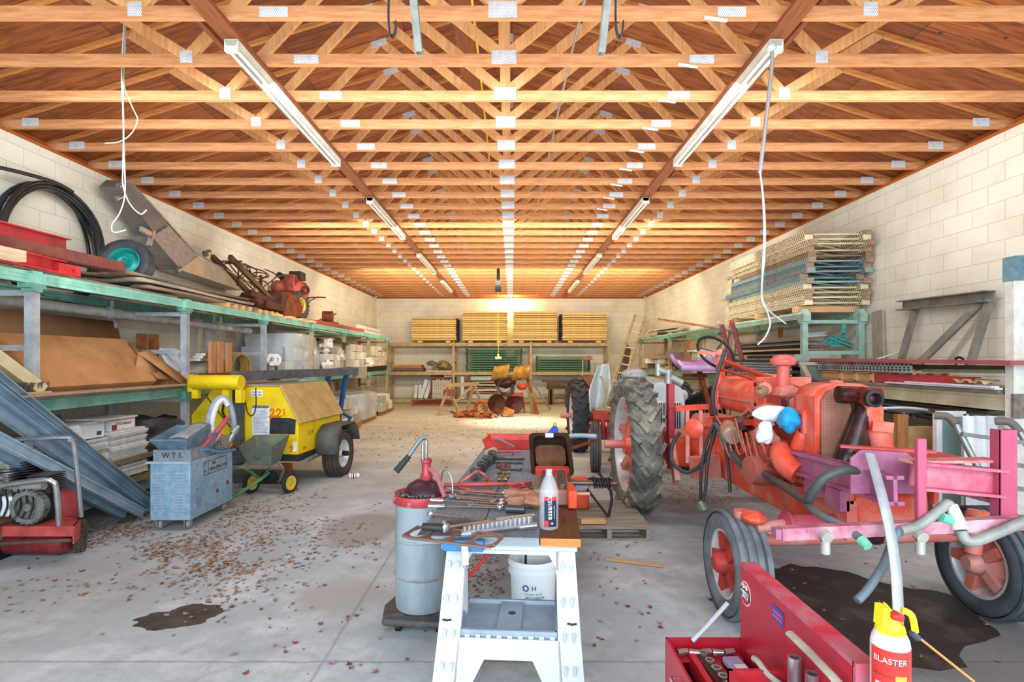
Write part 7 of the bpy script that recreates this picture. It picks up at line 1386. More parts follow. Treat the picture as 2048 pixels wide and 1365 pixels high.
# near bay shelf
plank((4.2, 4.65, 1.33), (4.2, 7.75, 1.33), .22, .03, GRYW, 'grey deck board at the front of the near cream beam', 'deck boards on the cream beam', 'deck_board'); plank((4.75, 4.65, 1.33), (4.75, 7.75, 1.33), .4, .03, GRYW, 'grey deck board at the rear of the near cream beam', 'deck boards on the cream beam', 'deck_board')
pt = pallet((4.55, 6.85, 1.346), .9, 1.2, NEWX, 'pale wooden pallet turned edge out on the near right shelf', 0, None)
m = MB()
for y in (6.26, 6.55, 6.85, 7.4): m.bx(4.08, 4.16, y, y+.05, 1.35, 1.45)
m.bx(4.08, 4.12, 6.26, 7.45, 1.44, 1.46).bx(4.08, 4.12, 6.26, 7.45, 1.347, 1.36); m.build('edge_block', NEWX, pt)
tag(MB().chan((4.1, 4.9, 1.40), (4.1, 6.24, 1.40), .06, .09, .012).build('steel_channel', mat('#C0424A', .5, .1, '#9A3038', 5), None), 'bright red steel channel lying on the near right shelf', 'steel channel')
for i, z in enumerate((1.475, 1.505)):
    q = thing('slotted_angle', ['lower slotted angle with teal and red paint on the right shelf', 'upper slotted angle with teal and red paint on the right shelf'][i], 'slotted angle', (4.05, 5.6, z), 0, 'slotted angles'); MB().bx(-.01, .01, 0, 1.75, -.006, .07 if i else .028).bx(0, .05, 0, 1.75, -.006, -.002).build('angle_iron', hole_mat('#8FC0B4', '#B04A50', '#2C2A2A', .06, (.015, .045), .009), q, world=False)
plank((4.12, 4.62, 1.50), (4.14, 5.55, 1.49), .05, .03, mat('#6E7E62', .7, 0, '#8E9A7A', 6), 'thin greenish batten behind the slotted angles', name='batten', cat='batten')
plank((4.12, 4.4, 1.575), (4.14, 7.4, 1.60), .3, .035, mat('#A85A5A', .65, 0, '#8E4A48', 3, stretch=(5, 1, 5)), 'long faded red plank on top of the near right shelf', name='plank')
plank((4.32, 4.62, 1.52), (4.32, 6.2, 1.52), .15, .06, OLDW, 'brown timber lying under the faded red plank', name='timber', cat='timber')
for i, z in enumerate((1.356, 1.372)): plank((4.07-.03*i, 4.62, z), (4.08, 6.0-.3*i, z), .07, .014, mat('#E2E6EA', .4), ['lower white strip lying along the cream beam', 'upper white strip lying along the cream beam'][i], 'white strips on the cream beam', 'plastic_strip', 'strip')
m = MB().sheet(lambda u, v: (4.06+.14*u, 4.75+.35*v, 1.385+.04*abs(math.sin(v*PI*2.5+u))), 5, 14); tag(m.build('paper_bag', mat('#CDB48A', .85, 0, '#B0966A', 5), None, thick=.006), 'crumpled tan paper lying at the end of the cream beam shelf', 'paper')
# wall-leaning frame etc.
lf = thing('welded_gantry', 'grey welded steel frame leaning on the wall above the near right shelf', 'steel frame', PX(1890, 735, 4.9)); SG = mat('#8C8A80', .5, .3, '#6E6A60', 6); X_ = 4.97
MB().chan(PX(1806, 612, X_), PX(1990, 592, X_), .09, .12, .014).build('top_bar', SG, lf)
for a, c in (((1832, 616), (1798, 738)), ((1968, 600), (1828, 738)), ((1980, 600), (1938, 738))): MB().bar(PX(*a, X_), PX(*c, X_-.25), .05, .07).build('frame_leg', SG, lf)
tag(MB().tube([PX(1812, 700, 4.9), PX(1745, 722, 4.75)], .012, 8).build('thin_rod', WHT, None), 'thin white rod slanting beside the leaning steel frame', 'rod'); tag(MB().box(PX(1732, 727, 4.6), (.12, .1, .06), (0, 20, 20)).build('paper_tag', mat('#E0D8D8', .6, 0, '#C0545A', 30), None), 'small white and red tag at the lower end of the white rod', 'tag')
tag(MB().tube([PX(1912, 735, 4.6), PX(1912, 718, 4.6), PX(1924, 717, 4.6), PX(1936, 735, 4.6)], .012, 8, smooth=5).build('black_cable', BLK, None), 'short black cable loop sticking up behind the faded red plank', 'cable')
tag(MB().bar((4.99, 7.5, 1.36), (5.03, 7.6, 2.27), .22, .03, (1, 0, 0)).build('leaning_board', wood('#B0A48E', '#8A7E68', 2), None), 'tall pale board leaning on the wall behind the green rack end', 'board')
# under the near shelf
pc = thing('plywood_crate', 'low plywood crate with tall corner stakes behind the tractor front', 'crate', (3.75, 5.5, 0)); PLY = mat('#C8A274', .7, 0, '#A8804E', 2.5, stretch=(1, 1, 3))
MB().bx(3.42, 4.12, 5.3, 5.32, .1, .96).build('crate_side', PLY, pc); MB().bx(3.42, 3.44, 5.32, 6.2, .1, .96).bx(3.42, 4.12, 5.32, 6.2, .1, .12).build('crate_base', PLY, pc)
for x, zt_ in ((3.66, 1.08), (4.06, 1.04)): MB().bx(x, x+.1, 5.24, 5.3, 0, zt_).build('stake', wood('#B07A4A', '#8A5A34', 2), pc)
for x in (3.56, 3.9): MB().lathe([(0, 0), (.014, 0), (.014, .002), (0, .002)], (x, 5.299, .83), (0, -1, 0), 12).build('wood_knot', mat('#6A4426', .7), pc)
for i in range(7):
    r_ = .30+.02*i; c = V((3.9, 5.75, .97)); tag(MB().tube([c+V((-r_*math.cos(PI*k/16)*1.2, -.06*i+.18, r_*.32*math.sin(PI*k/16)+.012)) for k in range(17)], .014, 6).build('vinyl_strip', mat('#DDE0E0', .4, 0, '#B8BCC0'), None), f'{ORD[i] if i else "innermost"} curved white vinyl trim arching over the plywood crate', 'trim piece', 'curved white trims in the crate')
wi = thing('window_unit', 'white framed window leaning under the near right shelf', 'window unit', (4.1, 5.0, 0)); o = V((3.85, 5.0, .25))
for a, c in (((0, 0, 0), (0, 0, .86)), ((.24, 0, 0), (.24, 0, .86)), ((0, 0, .86), (.24, 0, .86)), ((0, 0, 0), (.24, 0, 0))): MB().bar(o+V(a), o+V(c), .05, .05).build('sash_frame', WHT, wi)
MB().bx(3.87, 4.07, 5.0, 5.01, .27, 1.09).build('glass_pane', mat('#7E9A96', .12, 0, '#9AB0AC', 3), wi); MB().bx(3.83, 4.12, 4.95, 5.05, 0, .24).build('sill_block', OLDX, wi)
m = MB(); n = 60; zb, zt_ = .45, 1.12; pts = [(3.86+.0165*i, 4.68+.018*math.sin(i*1.05)) for i in range(n)]
m.sheet(lambda u, v: (pts[min(n-1, int(u*(n-1)+.5))][0], pts[min(n-1, int(u*(n-1)+.5))][1]+.05*v, zb-.45+(zt_-zb+.45)*v), n-1, 1); tag(m.build('corrugated_sheet', mat('#E2E5E8', .45, 0, '#CBD0D4', 3), None, thick=.004), 'white corrugated sheet standing behind the grey hand truck', 'corrugated sheet')
random.seed(9)
for i in range(8): plank((4.2+random.uniform(0, .3), 5.0, 1.0+.025*i), (4.3+random.uniform(-.1, .3), 7.6, 1.0+.025*i), random.uniform(.12, .3), .02, mat(random.choice(['#6E6658', '#8A8272', '#4E4C46', '#7E806C']), .7, 0, None, 5, stretch=(6, 1, 6)), f'{"lowest" if i == 0 else ORD[i]+" from below"} grey slat stored flat just under the cream beam', 'grey slats under the cream beam', 'slat', 'slat')
for x, y in ((4.3, 5.6), (4.4, 7.2)): tag(MB().bx(x, x+.4, y, y+.1, 0, .985).build('support_block', OLDW, None), 'upright block carrying the grey slats' + (' nearer the wall frame' if y > 6 else ' beside the white window'), 'block')
ht = thing('hand_truck', 'worn grey hand truck with curved rubber handles behind the magenta posts', 'hand truck', (3.6, 4.2, 0)); HG = mat('#9AA0A0', .4, .5, '#7A8080', 8)
for k, (p0, p1, p2, p3, p4) in enumerate((((1868, 832, 4.3), (1895, 834, 4.25), (1912, 850, 4.2), (1932, 890, 4.15), (1985, 1000, 4.05)), ((1990, 843, 4.3), (2020, 845, 4.25), (2040, 865, 4.2), (2062, 905, 4.15), (2120, 1020, 4.05)))):
    MB().tube([P(*p2), P(*p3), P(*p4), V((P(*p4).x+.12, 4.0, .02))], .024, 10, smooth=5).build('side_rail', HG, ht); MB().tube([P(*p0), P(*p1), P(*p2)], .03, 10, smooth=5).build('handle_grip', mat('#6E6458', .6, 0, '#4E6E9A', 5, (.55, .7)), ht)
for py in (868, 918, 968): MB().bar(P(1912+(py-850)*.45, py, 4.16), P(2040+(py-850)*.45, py+18, 4.16), .06, .03).build('cross_rung', HG, ht)
# middle and far bays
for i, y in enumerate((11.2, 14.6)):
    for k, x in enumerate((4.3, 4.72)): plank((x, y, 1.32), (x, y+3.1, 1.32), .36, .04, OLDW, f'{["front", "rear"][k]} shelf board in the {["middle", "farthest"][i]} bay of the green rack', 'shelf boards in the far green rack bays', 'shelf_board', 'board')
for i in range(7):
    r_ = .22+.045*i; c = V((4.0, 11.9, 1.36)); tag(MB().tube([c+V((-.05+.03*i, r_*math.cos(PI*k/18)*1.3, r_*1.0*math.sin(PI*k/18))) for k in range(19)], .02, 6).build('arched_strip', mat(['#B8AE9A', '#9C9484', '#B58A6C'][i % 3], .6, 0, None, 6), None), f'{ORD[i] if i else "smallest"} arched grey tan moulding standing on the middle shelf', 'arched moulding', 'arched mouldings on the green rack')
random.seed(44)
for b_, (y0, y1, n_, nm) in enumerate(((12.6, 14.3, 16, 'middle bay shelf'), (14.8, 17.5, 22, 'far bay shelf'))):
    for i in range(n_):
        y = y0+(y1-y0)*random.random(); x = random.uniform(4.15, 4.7); hgt = random.uniform(.06, .16); lv = i % 3
        tag(MB().box((x, y, 1.345+.15*lv+hgt/2), (random.uniform(.2, .5), random.uniform(.2, .6), hgt), (0, 0, random.uniform(-12, 12))).build('timber_offcut', mat(random.choice(['#A8845A', '#C9A77A', '#8E6E50', '#D9D2C2', '#B06A5A', '#7E7A70']), .75, 0, None, 5), None), f'wooden offcut piled on the {nm} of the green rack', 'offcut', f'offcuts on the {nm}')
for i, (px, py, d, w_, h_, col) in enumerate(((1405, 1.76, 11.2, .5, .04, '#C9C5B8'), (1412, 1.66, 11.2, .45, .1, '#D8D4C8'), (1410, 1.54, 11.2, .42, .12, '#B0A890'), (1380, 1.34, 11.6, .12, .65, '#9A7048'), (1415, 1.34, 11.2, .5, .2, '#BFC3C4'))):
    c = P(px, 700, d); tag(MB().box((c.x, c.y, py+h_/2), (w_, .4, h_)).build('stored_piece', mat(col, .6), None), ['thin pale board', 'pale box on its shelf', 'grey tan box', 'upright brown post', 'light grey box'][i]+' stored beside the arched mouldings', 'stored piece')
# tall leaning things before the rack
tf = thing('slotted_upright', 'tall tan slotted frame leaning in front of the green rack', 'steel frame', (4.0, 10.7, 0)); TNM = mat('#A8987A', .55, .2, '#86765A')
for a, c in (((1462, 556), (1438, 690)), ((1475, 575), (1452, 690))): MB().bar(P(*a, 10.6), V((P(*c, 10.4).x-.05, 10.3, .02)), .09, .06).build('frame_post', TNM, tf)
for py, pa, pb in ((556, 1448, 1475), (600, 1440, 1470), (645, 1432, 1462)): MB().bar(P(pa, py, 10.58), P(pb, py, 10.58), .04, .05).build('cross_bar', TNM, tf)
for i, (a, c) in enumerate((((1443, 650, 9.6), (1462, 725, 9.5)), ((1462, 640, 9.6), (1483, 715, 9.5)))): p0, p1 = P(*a), P(*c); e_ = p0+(p1-p0)*((p0.z-.02)/(p0.z-p1.z)); tag(MB().bar(p0, e_, .05, .07).build('steel_pole', mat('#8A4A4A', .6, .2, '#6A3434'), None), ['thinner dark red pole leaning before the tan frame', 'thicker dark red pole leaning before the tan frame'][i], 'steel pole')
tag(MB().tube([P(1316, 639, 13.0), P(1475, 663, 9.9)], .025, 8).build('long_pole', mat('#8E4A44', .6, .2, '#A8866A', 3), None), 'long rusty pole lying across the top rail of the green rack', 'steel pole')
p_ = pallet((4.5, 16.4, 2.285), .9, 1.6, OLDX, 'old pallet lying on the far top rail of the green rack', 0, None); tag(MB().sheet(lambda u, v: (4.05+.9*u, 15.7+1.6*v, 2.43+.12*u+.03*math.sin(v*7)), 8, 8).build('steel_sheet', mat('#C3BDB0', .5, .2, '#9A9284'), None, thick=.01), 'pale bent sheet lying on the pallet on the far top rail', 'sheet')
tag(MB().bx(4.6, 4.66, 9.5, 9.56, 1.98, 2.16).build('wood_tag', mat('#A05A2C', .6), None), 'small orange wood block hanging under the green rack beam', 'wood block')
# ================================================================ fixtures under the trusses
BRD = wood('#8E5230', '#65371D', 1, 4)
for i, (x, lb_) in enumerate(((-2.06, 'long brown runner board carrying the left strip lights'), (1.94, 'long brown runner board carrying the right strip lights'))): tag(MB().bx(x-.07, x+.07, 2.6, 20.6, 3.955, 3.986).build('runner_board', BRD, None), lb_, 'runner board')
tag(MB().bx(2.14, 2.18, 2.6, 20.6, 4.08, 4.27).build('runner_board', BRD, None), 'brown board standing on edge above the right strip lights', 'runner board'); tag(MB().bx(-2.32, -2.28, 2.6, 20.6, 4.08, 4.22).build('runner_board', BRD, None), 'brown board standing on edge beside the left strip lights', 'runner board'); tag(MB().bx(-.55, -.36, 2.6, 20.6, 4.7, 4.74).build('runner_board', BRD, None), 'wide brown board running through the truss webs near the middle', 'runner board')
LW = mat('#C9C6B8', .5, 0, '#B0AC9C', 4); first = None
for sx, x in (('left', -2.06), ('right', 1.94)):
    for i, y in enumerate((4.05, 8.0, 12.2, 16.3)):
        lb_ = f'{["nearest", "second", "third", "farthest"][i]} white fluorescent strip light on the {sx} runner board'
        if first is None:
            f = first = thing('strip_light', lb_, 'strip light', (x, y, 3.83), 0, 'fluorescent strip lights')
            MB().loft([[V((a, y_, b)) for a, b in ((-.05, .123), (.05, .123), (.035, .075), (-.035, .075))] for y_ in (0, 2.44)]).build('housing', LW, f, world=False)
            for a in (-.03, .03): MB().cyl((a, .04, .055), (a, 2.4, .055), .014).build('tube', mat('#DADAD4', .3, 0, '#CACAC4'), f, world=False)
            for y_ in (0, 2.40): MB().bx(-.05, .05, y_, y_+.04, .035, .12).build('end_cap', LW, f, world=False)
        else: dup(first, (x, y, 3.83), 0, lb_)
# hanging wires
def wire(label, col, r, pts, nm='hanging_wire', sm=6): return tag(MB().tube([P(*p) for p in pts], r, 7, smooth=sm).build(nm, mat(col, .4), None), label, 'wire', 'wires hanging from the trusses')
D_ = 4.75
wire('white wire hanging near the left wall with a hooked end', '#D2D2D6', .005, [(251, -20, D_), (247, 60, D_), (243, 150, D_), (247, 240, D_), (246, 330, D_), (246, 370, D_), (258, 405, D_), (280, 428, D_), (293, 420, D_)])
wire('second white wire hanging beside it with a wider curl', '#C6CAD6', .005, [(254, -20, D_+.05), (249, 90, D_+.05), (246, 200, D_+.05), (248, 300, D_+.05), (250, 385, D_+.05), (240, 425, D_+.05), (224, 450, D_+.05), (228, 465, D_+.05), (252, 460, D_+.05)])
wire('thin green wire curling between the white wires', '#7FB698', .0045, [(252, 40, D_+.02), (250, 110, D_+.02), (248, 170, D_+.02), (265, 215, D_+.02), (275, 240, D_+.02), (262, 268, D_+.02), (238, 284, D_+.02), (210, 287, D_+.02)])
cd = thing('conduit_drop', 'grey metal conduit hanging at a slant from the nearest right strip light', 'conduit', P(1520, 345, 4.05)); MB().tube([P(1543, 95, 4.06), P(1544, 130, 4.05), P(1532, 240, 4.05), P(1520, 345, 4.05)], .014, 10, smooth=5).build('pipe', mat('#B9BEC2', .35, .6), cd); MB().blob(P(1543, 96, 4.06), .035, .2, 2, 3).build('connector', GALV, cd)
wire('white wire hanging from the slanted grey conduit', '#CDD0D6', .006, [(1520, 345, 4.05), (1526, 400, 4.05), (1528, 480, 4.05), (1524, 560, 4.05), (1524, 600, 4.05), (1535, 625, 4.05), (1540, 650, 4.05), (1530, 675, 4.05), (1515, 690, 4.05)])
wire('second white wire twisted below the grey conduit', '#C4C9D3', .005, [(1521, 345, 4.07), (1529, 420, 4.07), (1530, 500, 4.07), (1524, 580, 4.07), (1530, 612, 4.07), (1545, 628, 4.07), (1572, 648, 4.07)])
tag(MB().tube([(-.34, 3.0, 4.62), (-.33, 6, 4.58), (-.35, 10, 4.6), (-.36, 14.4, 4.3), (-.36, 14.5, 4.0)], .012, 6, smooth=6).build('extension_lead', mat('#D8B82E', .5), None), 'yellow cord running back through the truss webs', 'cord')
tag(MB().tube([(.6, 3.2, 4.35), (.52, 5, 4.3), (.45, 9, 4.25), (.4, 11, 4.3)], .012, 6, smooth=4).build('grey_conduit', mat('#9A948C', .5, .3), None), 'thin grey conduit running back through the truss webs', 'conduit')
for x in (-.62, .62):
    q = thing('door_track_hanger', f'grey slotted angle and black strap hanging {"left" if x < 0 else "right"} of the centre trusses', 'track hanger', (x, 3.2, 3.5)); p0 = P(812 if x < 0 else 1218, -20, 3.25); p1 = P(832 if x < 0 else 1196, 108, 3.3)
    MB().chan(V((p0.x, p0.y, 3.99)), p1, .04, .06, .006, (0, 1, 0)).build('slotted_angle', mat('#9CA098', .45, .5, '#7E827A'), q); pxs = 782 if x < 0 else 1236
    MB().tube([P(pxs-4, -20, 3.25), P(pxs-5, 30, 3.25), P(pxs-3, 62, 3.25), P(pxs+3, 74, 3.25), P(pxs+9, 62, 3.25), P(pxs+10, 44, 3.25)], .022, 8, smooth=5, sq=.25, up=(1, 0, 0)).build('strap', mat('#3A4048', .5), q)
for i in range(9):
    y = ys[1+i]-.03; tag(MB().box((1.42-.0*i, y-.0, 3.975), (.16, .02, .014), (0, 8, 0)).build('cable_clip', mat('#E6E2DC', .5), None), f'{ORD[i]} small white clip strip under the truss chords right of centre', 'clip', 'white clips under the trusses')
# ================================================================ red tool chest
ct = thing('tool_cart', 'low steel cart carrying the red tool chest', 'cart', (.8, 1.5, 0)); SH = mat('#7E2A2E', .5, .2)
MB().bx(.5, 1.12, 1.0, 1.97, .27, .30).build('cart_deck', SH, ct)
for x in (.54, 1.08):
    for y in (1.05, 1.92): MB().bx(x-.02, x+.02, y-.02, y+.02, .08, .27).build('cart_leg', SH, ct); MB().cyl((x-.015, y, .04), (x+.015, y, .04), .04).build('caster_wheel', BLK, ct)
TC = mat('#C02438', .35, .1, '#A01C2E', 5); TCI = mat('#CC2E3C', .4, .1, '#A82430', 5); TCD = mat('#B4707E', .6, .1, '#C23248', 8, (.35, .6))
tb = thing('tool_chest', 'open red metal tool chest with its lid standing up', 'tool chest', (.66, 1.62, .30))
m = MB(); x0, x1, y0, y1, zb, zt_, t_ = .535, .80, 1.30, 1.93, .30, .63, .008
m.bx(x0, x1, y0, y1, zb, zb+t_).bx(x0, x0+t_, y0, y1, zb, zt_).bx(x1-t_, x1, y0, y1, zb, zt_).bx(x0, x1, y1-t_, y1, zb, zt_).bx(x0, x1, y0, y0+t_, zb, zt_); m.build('chest_body', TC, tb)
m = MB().bx(.785, .797, 1.27, 1.90, .62, .895); m.build('lid', TC, tb, bev=.002); m = MB().bx(.785, .835, 1.27, 1.90, .893, .905).bx(.785, .835, 1.262, 1.274, .66, .905).bx(.83, .836, 1.27, 1.9, .86, .9); m.build('lid_rim', TCD, tb, label='dusty pink rim of the raised lid')
MB().bx(.80, .86, 1.24, 1.29, .62, .72).build('lid_corner', TC, tb, bev=.01)
lidM = lambda y, z, e=.003: plane_M((.785-e, y, z), (0, -1, 0), (0, 0, 1))
def disc(r, M_, h=.001, n=30): return MB().prism([(r*math.cos(2*PI*i/n), r*math.sin(2*PI*i/n)) for i in range(n)], h, M_)
sy, sz = 1.853, .815
disc(.040, lidM(sy, sz, .001)).build('round_sticker', mat('#E8E4E2', .4), tb); disc(.036, lidM(sy, sz, .002)).build('sticker_face', mat('#C42A34', .4), tb); MB().prism([(-.036, -.018), (.036, -.018), (.036, .012), (-.036, .012)], .0008, lidM(sy, sz, .0028)).build('sticker_band', mat('#20222A', .4), tb)
text('lettering', 'PERFECT', .015, lidM(sy, sz+.002, .004), WHT, tb); text('lettering', 'CIRCLE', .015, lidM(sy, sz-.011, .004), WHT, tb)
m = MB()
for dy in (-.01, .012):
    for k in range(6): a = PI*k/6; m.bar(lidM(sy+dy, sz+.022, .004) @ V((-.008*math.cos(a), -.008*math.sin(a), 0)), lidM(sy+dy, sz+.022, .004) @ V((.008*math.cos(a), .008*math.sin(a), 0)), .002, .002)
m.build('sticker_flag', WHT, tb)
MB().prism([(-.036, -.021), (.036, -.021), (.036, .021), (-.036, .021)], .001, lidM(1.63, .845, .001)).build('blue_sticker', mat('#2B4AA8', .4), tb); m = MB()
for dz in (-.008, .006): m.prism([(-.028, dz-.004), (.028, dz-.004), (.028, dz+.004), (-.028, dz+.004)], .001, lidM(1.63, .845, .0022))
m.build('sticker_print', mat('#C8545E', .4), tb)
MB().tube([(.62, 1.90, .632), (.68, 1.915, .68), (.75, 1.92, .755)], .008, 8).build('lid_stay', GALV, tb)
MB().bx(.60, .62, 1.32, 1.9, .55, .605).build('inner_divider', TCI, tb); MB().bx(.545, .785, 1.31, 1.91, .50, .508).build('tray_floor', mat('#4A2A30', .6, .1, '#2E2024', 12), tb)
m = MB()
for y in (1.55, 1.75): m.tube([(.530, y-.05, .56), (.515, y-.04, .565), (.515, y+.04, .565), (.530, y+.05, .56)], .006, 6, smooth=4)
m.build('front_latch', CHR, tb)
random.seed(77)
def tool(nm, label, a, b, r, m_, cat, grip=None):
    t = thing(nm, label, cat, ((a[0]+b[0])/2, (a[1]+b[1])/2, min(a[2], b[2])-r), group='tools in the red chest'); MB().tube([a, b], r, 10).build('shaft', m_, t)
    if grip: MB().tube([V(a)+(V(b)-V(a))*.6, V(b)], r*grip[0], 10).build('grip', grip[1], t)
    return t
tool('drive_bar', 'long chrome drive bar lying in the chest', (.575, 1.50, .53), (.59, 1.86, .535), .011, CHR, 'drive bar', (1.5, BLK)); tool('chisel', 'rusty brown bar lying over the chest tray', (.655, 1.42, .62), (.63, 1.85, .60), .01, RUSTD, 'bar'); tool('screwdriver', 'dark screwdriver lying at the chest side', (.562, 1.45, .525), (.565, 1.7, .525), .007, ALU, 'screwdriver', (2, BLK))
for i in range(7):
    p = V((.645+.005*i, 1.86-.045*i, .585)); sk = thing('chest_socket', f'{ORD[i] if i else "first"} chrome socket in the row beside the purple case', 'socket', p, 0, 'sockets in the red chest'); MB().lathe([(0, 0), (.014+.001*i, 0), (.014+.001*i, .03), (.010, .03), (.009, .012), (0, .012)], p, (0, 0, 1), 14).build('socket_body', CHR, sk)
MB().bx(.63, .70, 1.45, 1.9, .575, .584).build('socket_tray', TCI, tb); MB().bx(.63, .70, 1.45, 1.47, .508, .576).bx(.63, .70, 1.88, 1.9, .508, .576).build('tray_support', TCI, tb)
pcs = thing('plastic_case', 'small purple plastic case with a green and white label in the chest', 'case', (.74, 1.72, .6)); MB().box((.735, 1.72, .602), (.055, .24, .024), (0, 0, 4)).build('case', mat('#8E86B0', .4, 0, '#A8A2C4'), pcs, bev=.004); MB().box((.735, 1.73, .615), (.035, .06, .002), (0, 0, 4)).build('green_label', mat('#3E9A78', .5), pcs); MB().box((.736, 1.775, .615), (.035, .02, .002), (0, 0, 4)).bx(.722, .752, 1.64, 1.68, .6145, .616).build('white_label', WHT, pcs); MB().bx(.71, .76, 1.62, 1.82, .508, .59).build('case_base', mat('#6A628E', .5), pcs)
for i in range(5): y = 1.885; x = .565+.04*i; tag(MB().cyl((x, y, .60), (x+.035, y+.006*(-1)**i, .602), .012+.002*(i % 2), .010).build('chrome_adapter', CHR, None), f'{ORD[i] if i else "first"} chrome adapter lying along the far rim of the chest', 'adapter', 'chrome adapters in the chest')
MB().bx(.545, .785, 1.868, 1.91, .575, .585).build('rear_ledge', TCI, tb)
# upper tray in front of the lid
ut = thing('tool_tray', 'red tool tray with worn grey floor in front of the raised lid', 'tool tray', (.84, 1.33, .30)); m = MB(); a0, a1, b0, b1, z0, z1 = .61, 1.06, 1.05, 1.565, .66, .725
m.bx(a0, a1, b0, b1, z0, z0+.01).bx(a0, a0+.012, b0, b1, z0, z1).bx(a1-.012, a1, b0, b1, z0, z1).bx(a0, a1, b1-.012, b1, z0, z1).bx(a0, a1, b0, b0+.012, z0, z1); m.build('tray_body', TCI, ut); MB().bx(a0+.012, a1-.012, b0+.012, b1-.012, z0+.01, z0+.014).build('tray_mat', mat('#7A6E6C', .8, 0, '#A83A44', 6), ut)
for x, y in ((.88, 1.1), (1.0, 1.1), (.88, 1.22), (1.0, 1.22)): MB().bx(x-.012, x+.012, y-.012, y+.012, .30, .66).build('tray_leg', SH, ut)
for i, (x, y, h_) in enumerate(((.752, 1.47, .135), (.772, 1.42, .12))): p = V((x, y, .674)); sk = thing('deep_socket', ['taller deep chrome socket standing in the red tray', 'shorter deep chrome socket standing in the red tray'][i], 'socket', p, 0, 'sockets in the red tray'); MB().lathe([(0, 0), (.017, 0), (.017, h_), (.012, h_), (.011, h_*.5), (0, h_*.5)], p, (0, 0, 1), 20).build('socket_body', CHR, sk)
tag(MB().tube([(.728, 1.45, .882), (.742, 1.34, .868), (.757, 1.24, .835), (.775, 1.1, .70)], [.012, .012, .013, .02], 10, smooth=4, sq=.6).build('pry_bar', mat('#B9B4A4', .5, .3, '#8A8478', 12), None), 'pale worn pry bar leaning out of the red tray', 'pry bar'); tag(MB().tube([(.70, 1.60, .735), (.705, 1.58, .735), (.72, 1.55, .715), (.76, 1.52, .69)], .009, 8, smooth=4).build('hooked_tool', mat('#A8A498', .5, .3), None), 'small hooked steel tool beside the pry bar', 'hook')
tag(MB().cyl((.885, 1.50, .69), (.94, 1.42, .70), .019).build('steel_plug', ALU, None), 'short grey steel plug lying in the red tray', 'plug'); tag(MB().bar((.915, 1.48, .71), (.95, 1.38, .70), .022, .008).build('yellow_strip', mat('#E2C62A', .5), None), 'yellow plastic strip lying in the red tray', 'strip'); tag(MB().bar((.80, 1.50, .69), (.84, 1.36, .69), .03, .012).build('black_bar', BLK, None), 'flat black bar lying beside the deep sockets', 'bar')
tag(MB().lathe([(0, 0), (.016, 0), (.02, .05), (.019, .09), (.012, .115), (0, .12)], (.985, 1.30, .70), (.05, .2, 1), 18).build('wooden_peg', wood('#B89A78', '#8E7254', 2, 6), None), 'rounded wooden tool handle standing behind the spray can', 'handle')
sc_ = thing('spray_can', 'penetrant spray can with yellow and red cap in the red tray', 'spray can', (.835, 1.22, .674)); o = (.835, 1.22, .80); s0 = .674
oo = (.835, 1.22, s0); MB().lathe([(0, .0), (.036, 0), (.038, .004), (.038, .300), (.036, .312), (.030, .326), (.022, .332), (0, .332)], oo, (0, 0, 1), 32).build('can_body', mat('#E8ECF2', .3, .2, '#D5DAE2'), sc_)
band(.0386, .01, .298, -1.7, 1.7, oo, mat('#D8342E', .35), sc_, 'red_label', 24)
def cant(b_, sz_, z, m_, a=0, r=.0392, sx=1): onlathe(None, lambda q, r=r: r, oo[2]+z, b_, sz_, m_, sc_, oo[0], oo[1], a, sx)
AO = -.6; cant('BLASTER', .0185, .274, mat('#2A2220', .4), AO+.03, .0389, 1.02); cant('BLASTER', .0178, .275, mat('#F4F1EA', .4), AO, .0394, 1.0); cant('PENETRATING OIL', .007, .242, mat('#3A3A44', .4), AO-.1); band(.0390, .185, .225, AO-.75, AO+.3, oo, mat('#E8D8D8', .4), sc_, 'white_panel'); cant('NET WT', .008, .205, mat('#C04A4A', .4), AO-.25); band(.039, .236, .246, AO+.25, AO+.85, oo, mat('#E8C62E', .4), sc_, 'yellow_patch'); cant('PB', .03, .2, WHT, AO+.66); cant('PENETRANT', .016, .165, WHT, AO-.1)
YC = mat('#F0DC22', .35, 0, '#DCC81A'); MB().loft([[V((.835+r_*math.cos(a)*(1 if z_ < .34 else .85), 1.22+r_*math.sin(a), s0+z_+(.02*math.cos(a)*-1 if z_ > .35 else 0))) for a in [2*PI*i/20 for i in range(20)]] for r_, z_ in ((.028, .322), (.030, .33), (.029, .345), (.024, .36), (.014, .37))]).build('spray_cap', YC, sc_); MB().box((.835, 1.205, s0+.368), (.026, .03, .016), (0, 12, 0)).build('red_button', mat('#D02A26', .35), sc_, bev=.005); MB().bar((.807, 1.21, s0+.345), (.81, 1.21, s0+.388), .012, .03).build('cap_fin', YC, sc_)
MB().tube([(.85, 1.205, s0+.38), (.868, 1.20, s0+.37), (.876, 1.20, s0+.335)], .007, 8, smooth=4).build('straw_clip', YC, sc_); MB().cyl((.868, 1.2, s0+.335), (.882, 1.2, s0+.32), .007).build('straw_nozzle', mat('#3A4650', .5), sc_); MB().cyl((.88, 1.2, s0+.325), (1.02, 1.22, s0+.215), .0028).build('spray_straw', mat('#B5884A', .4), sc_)
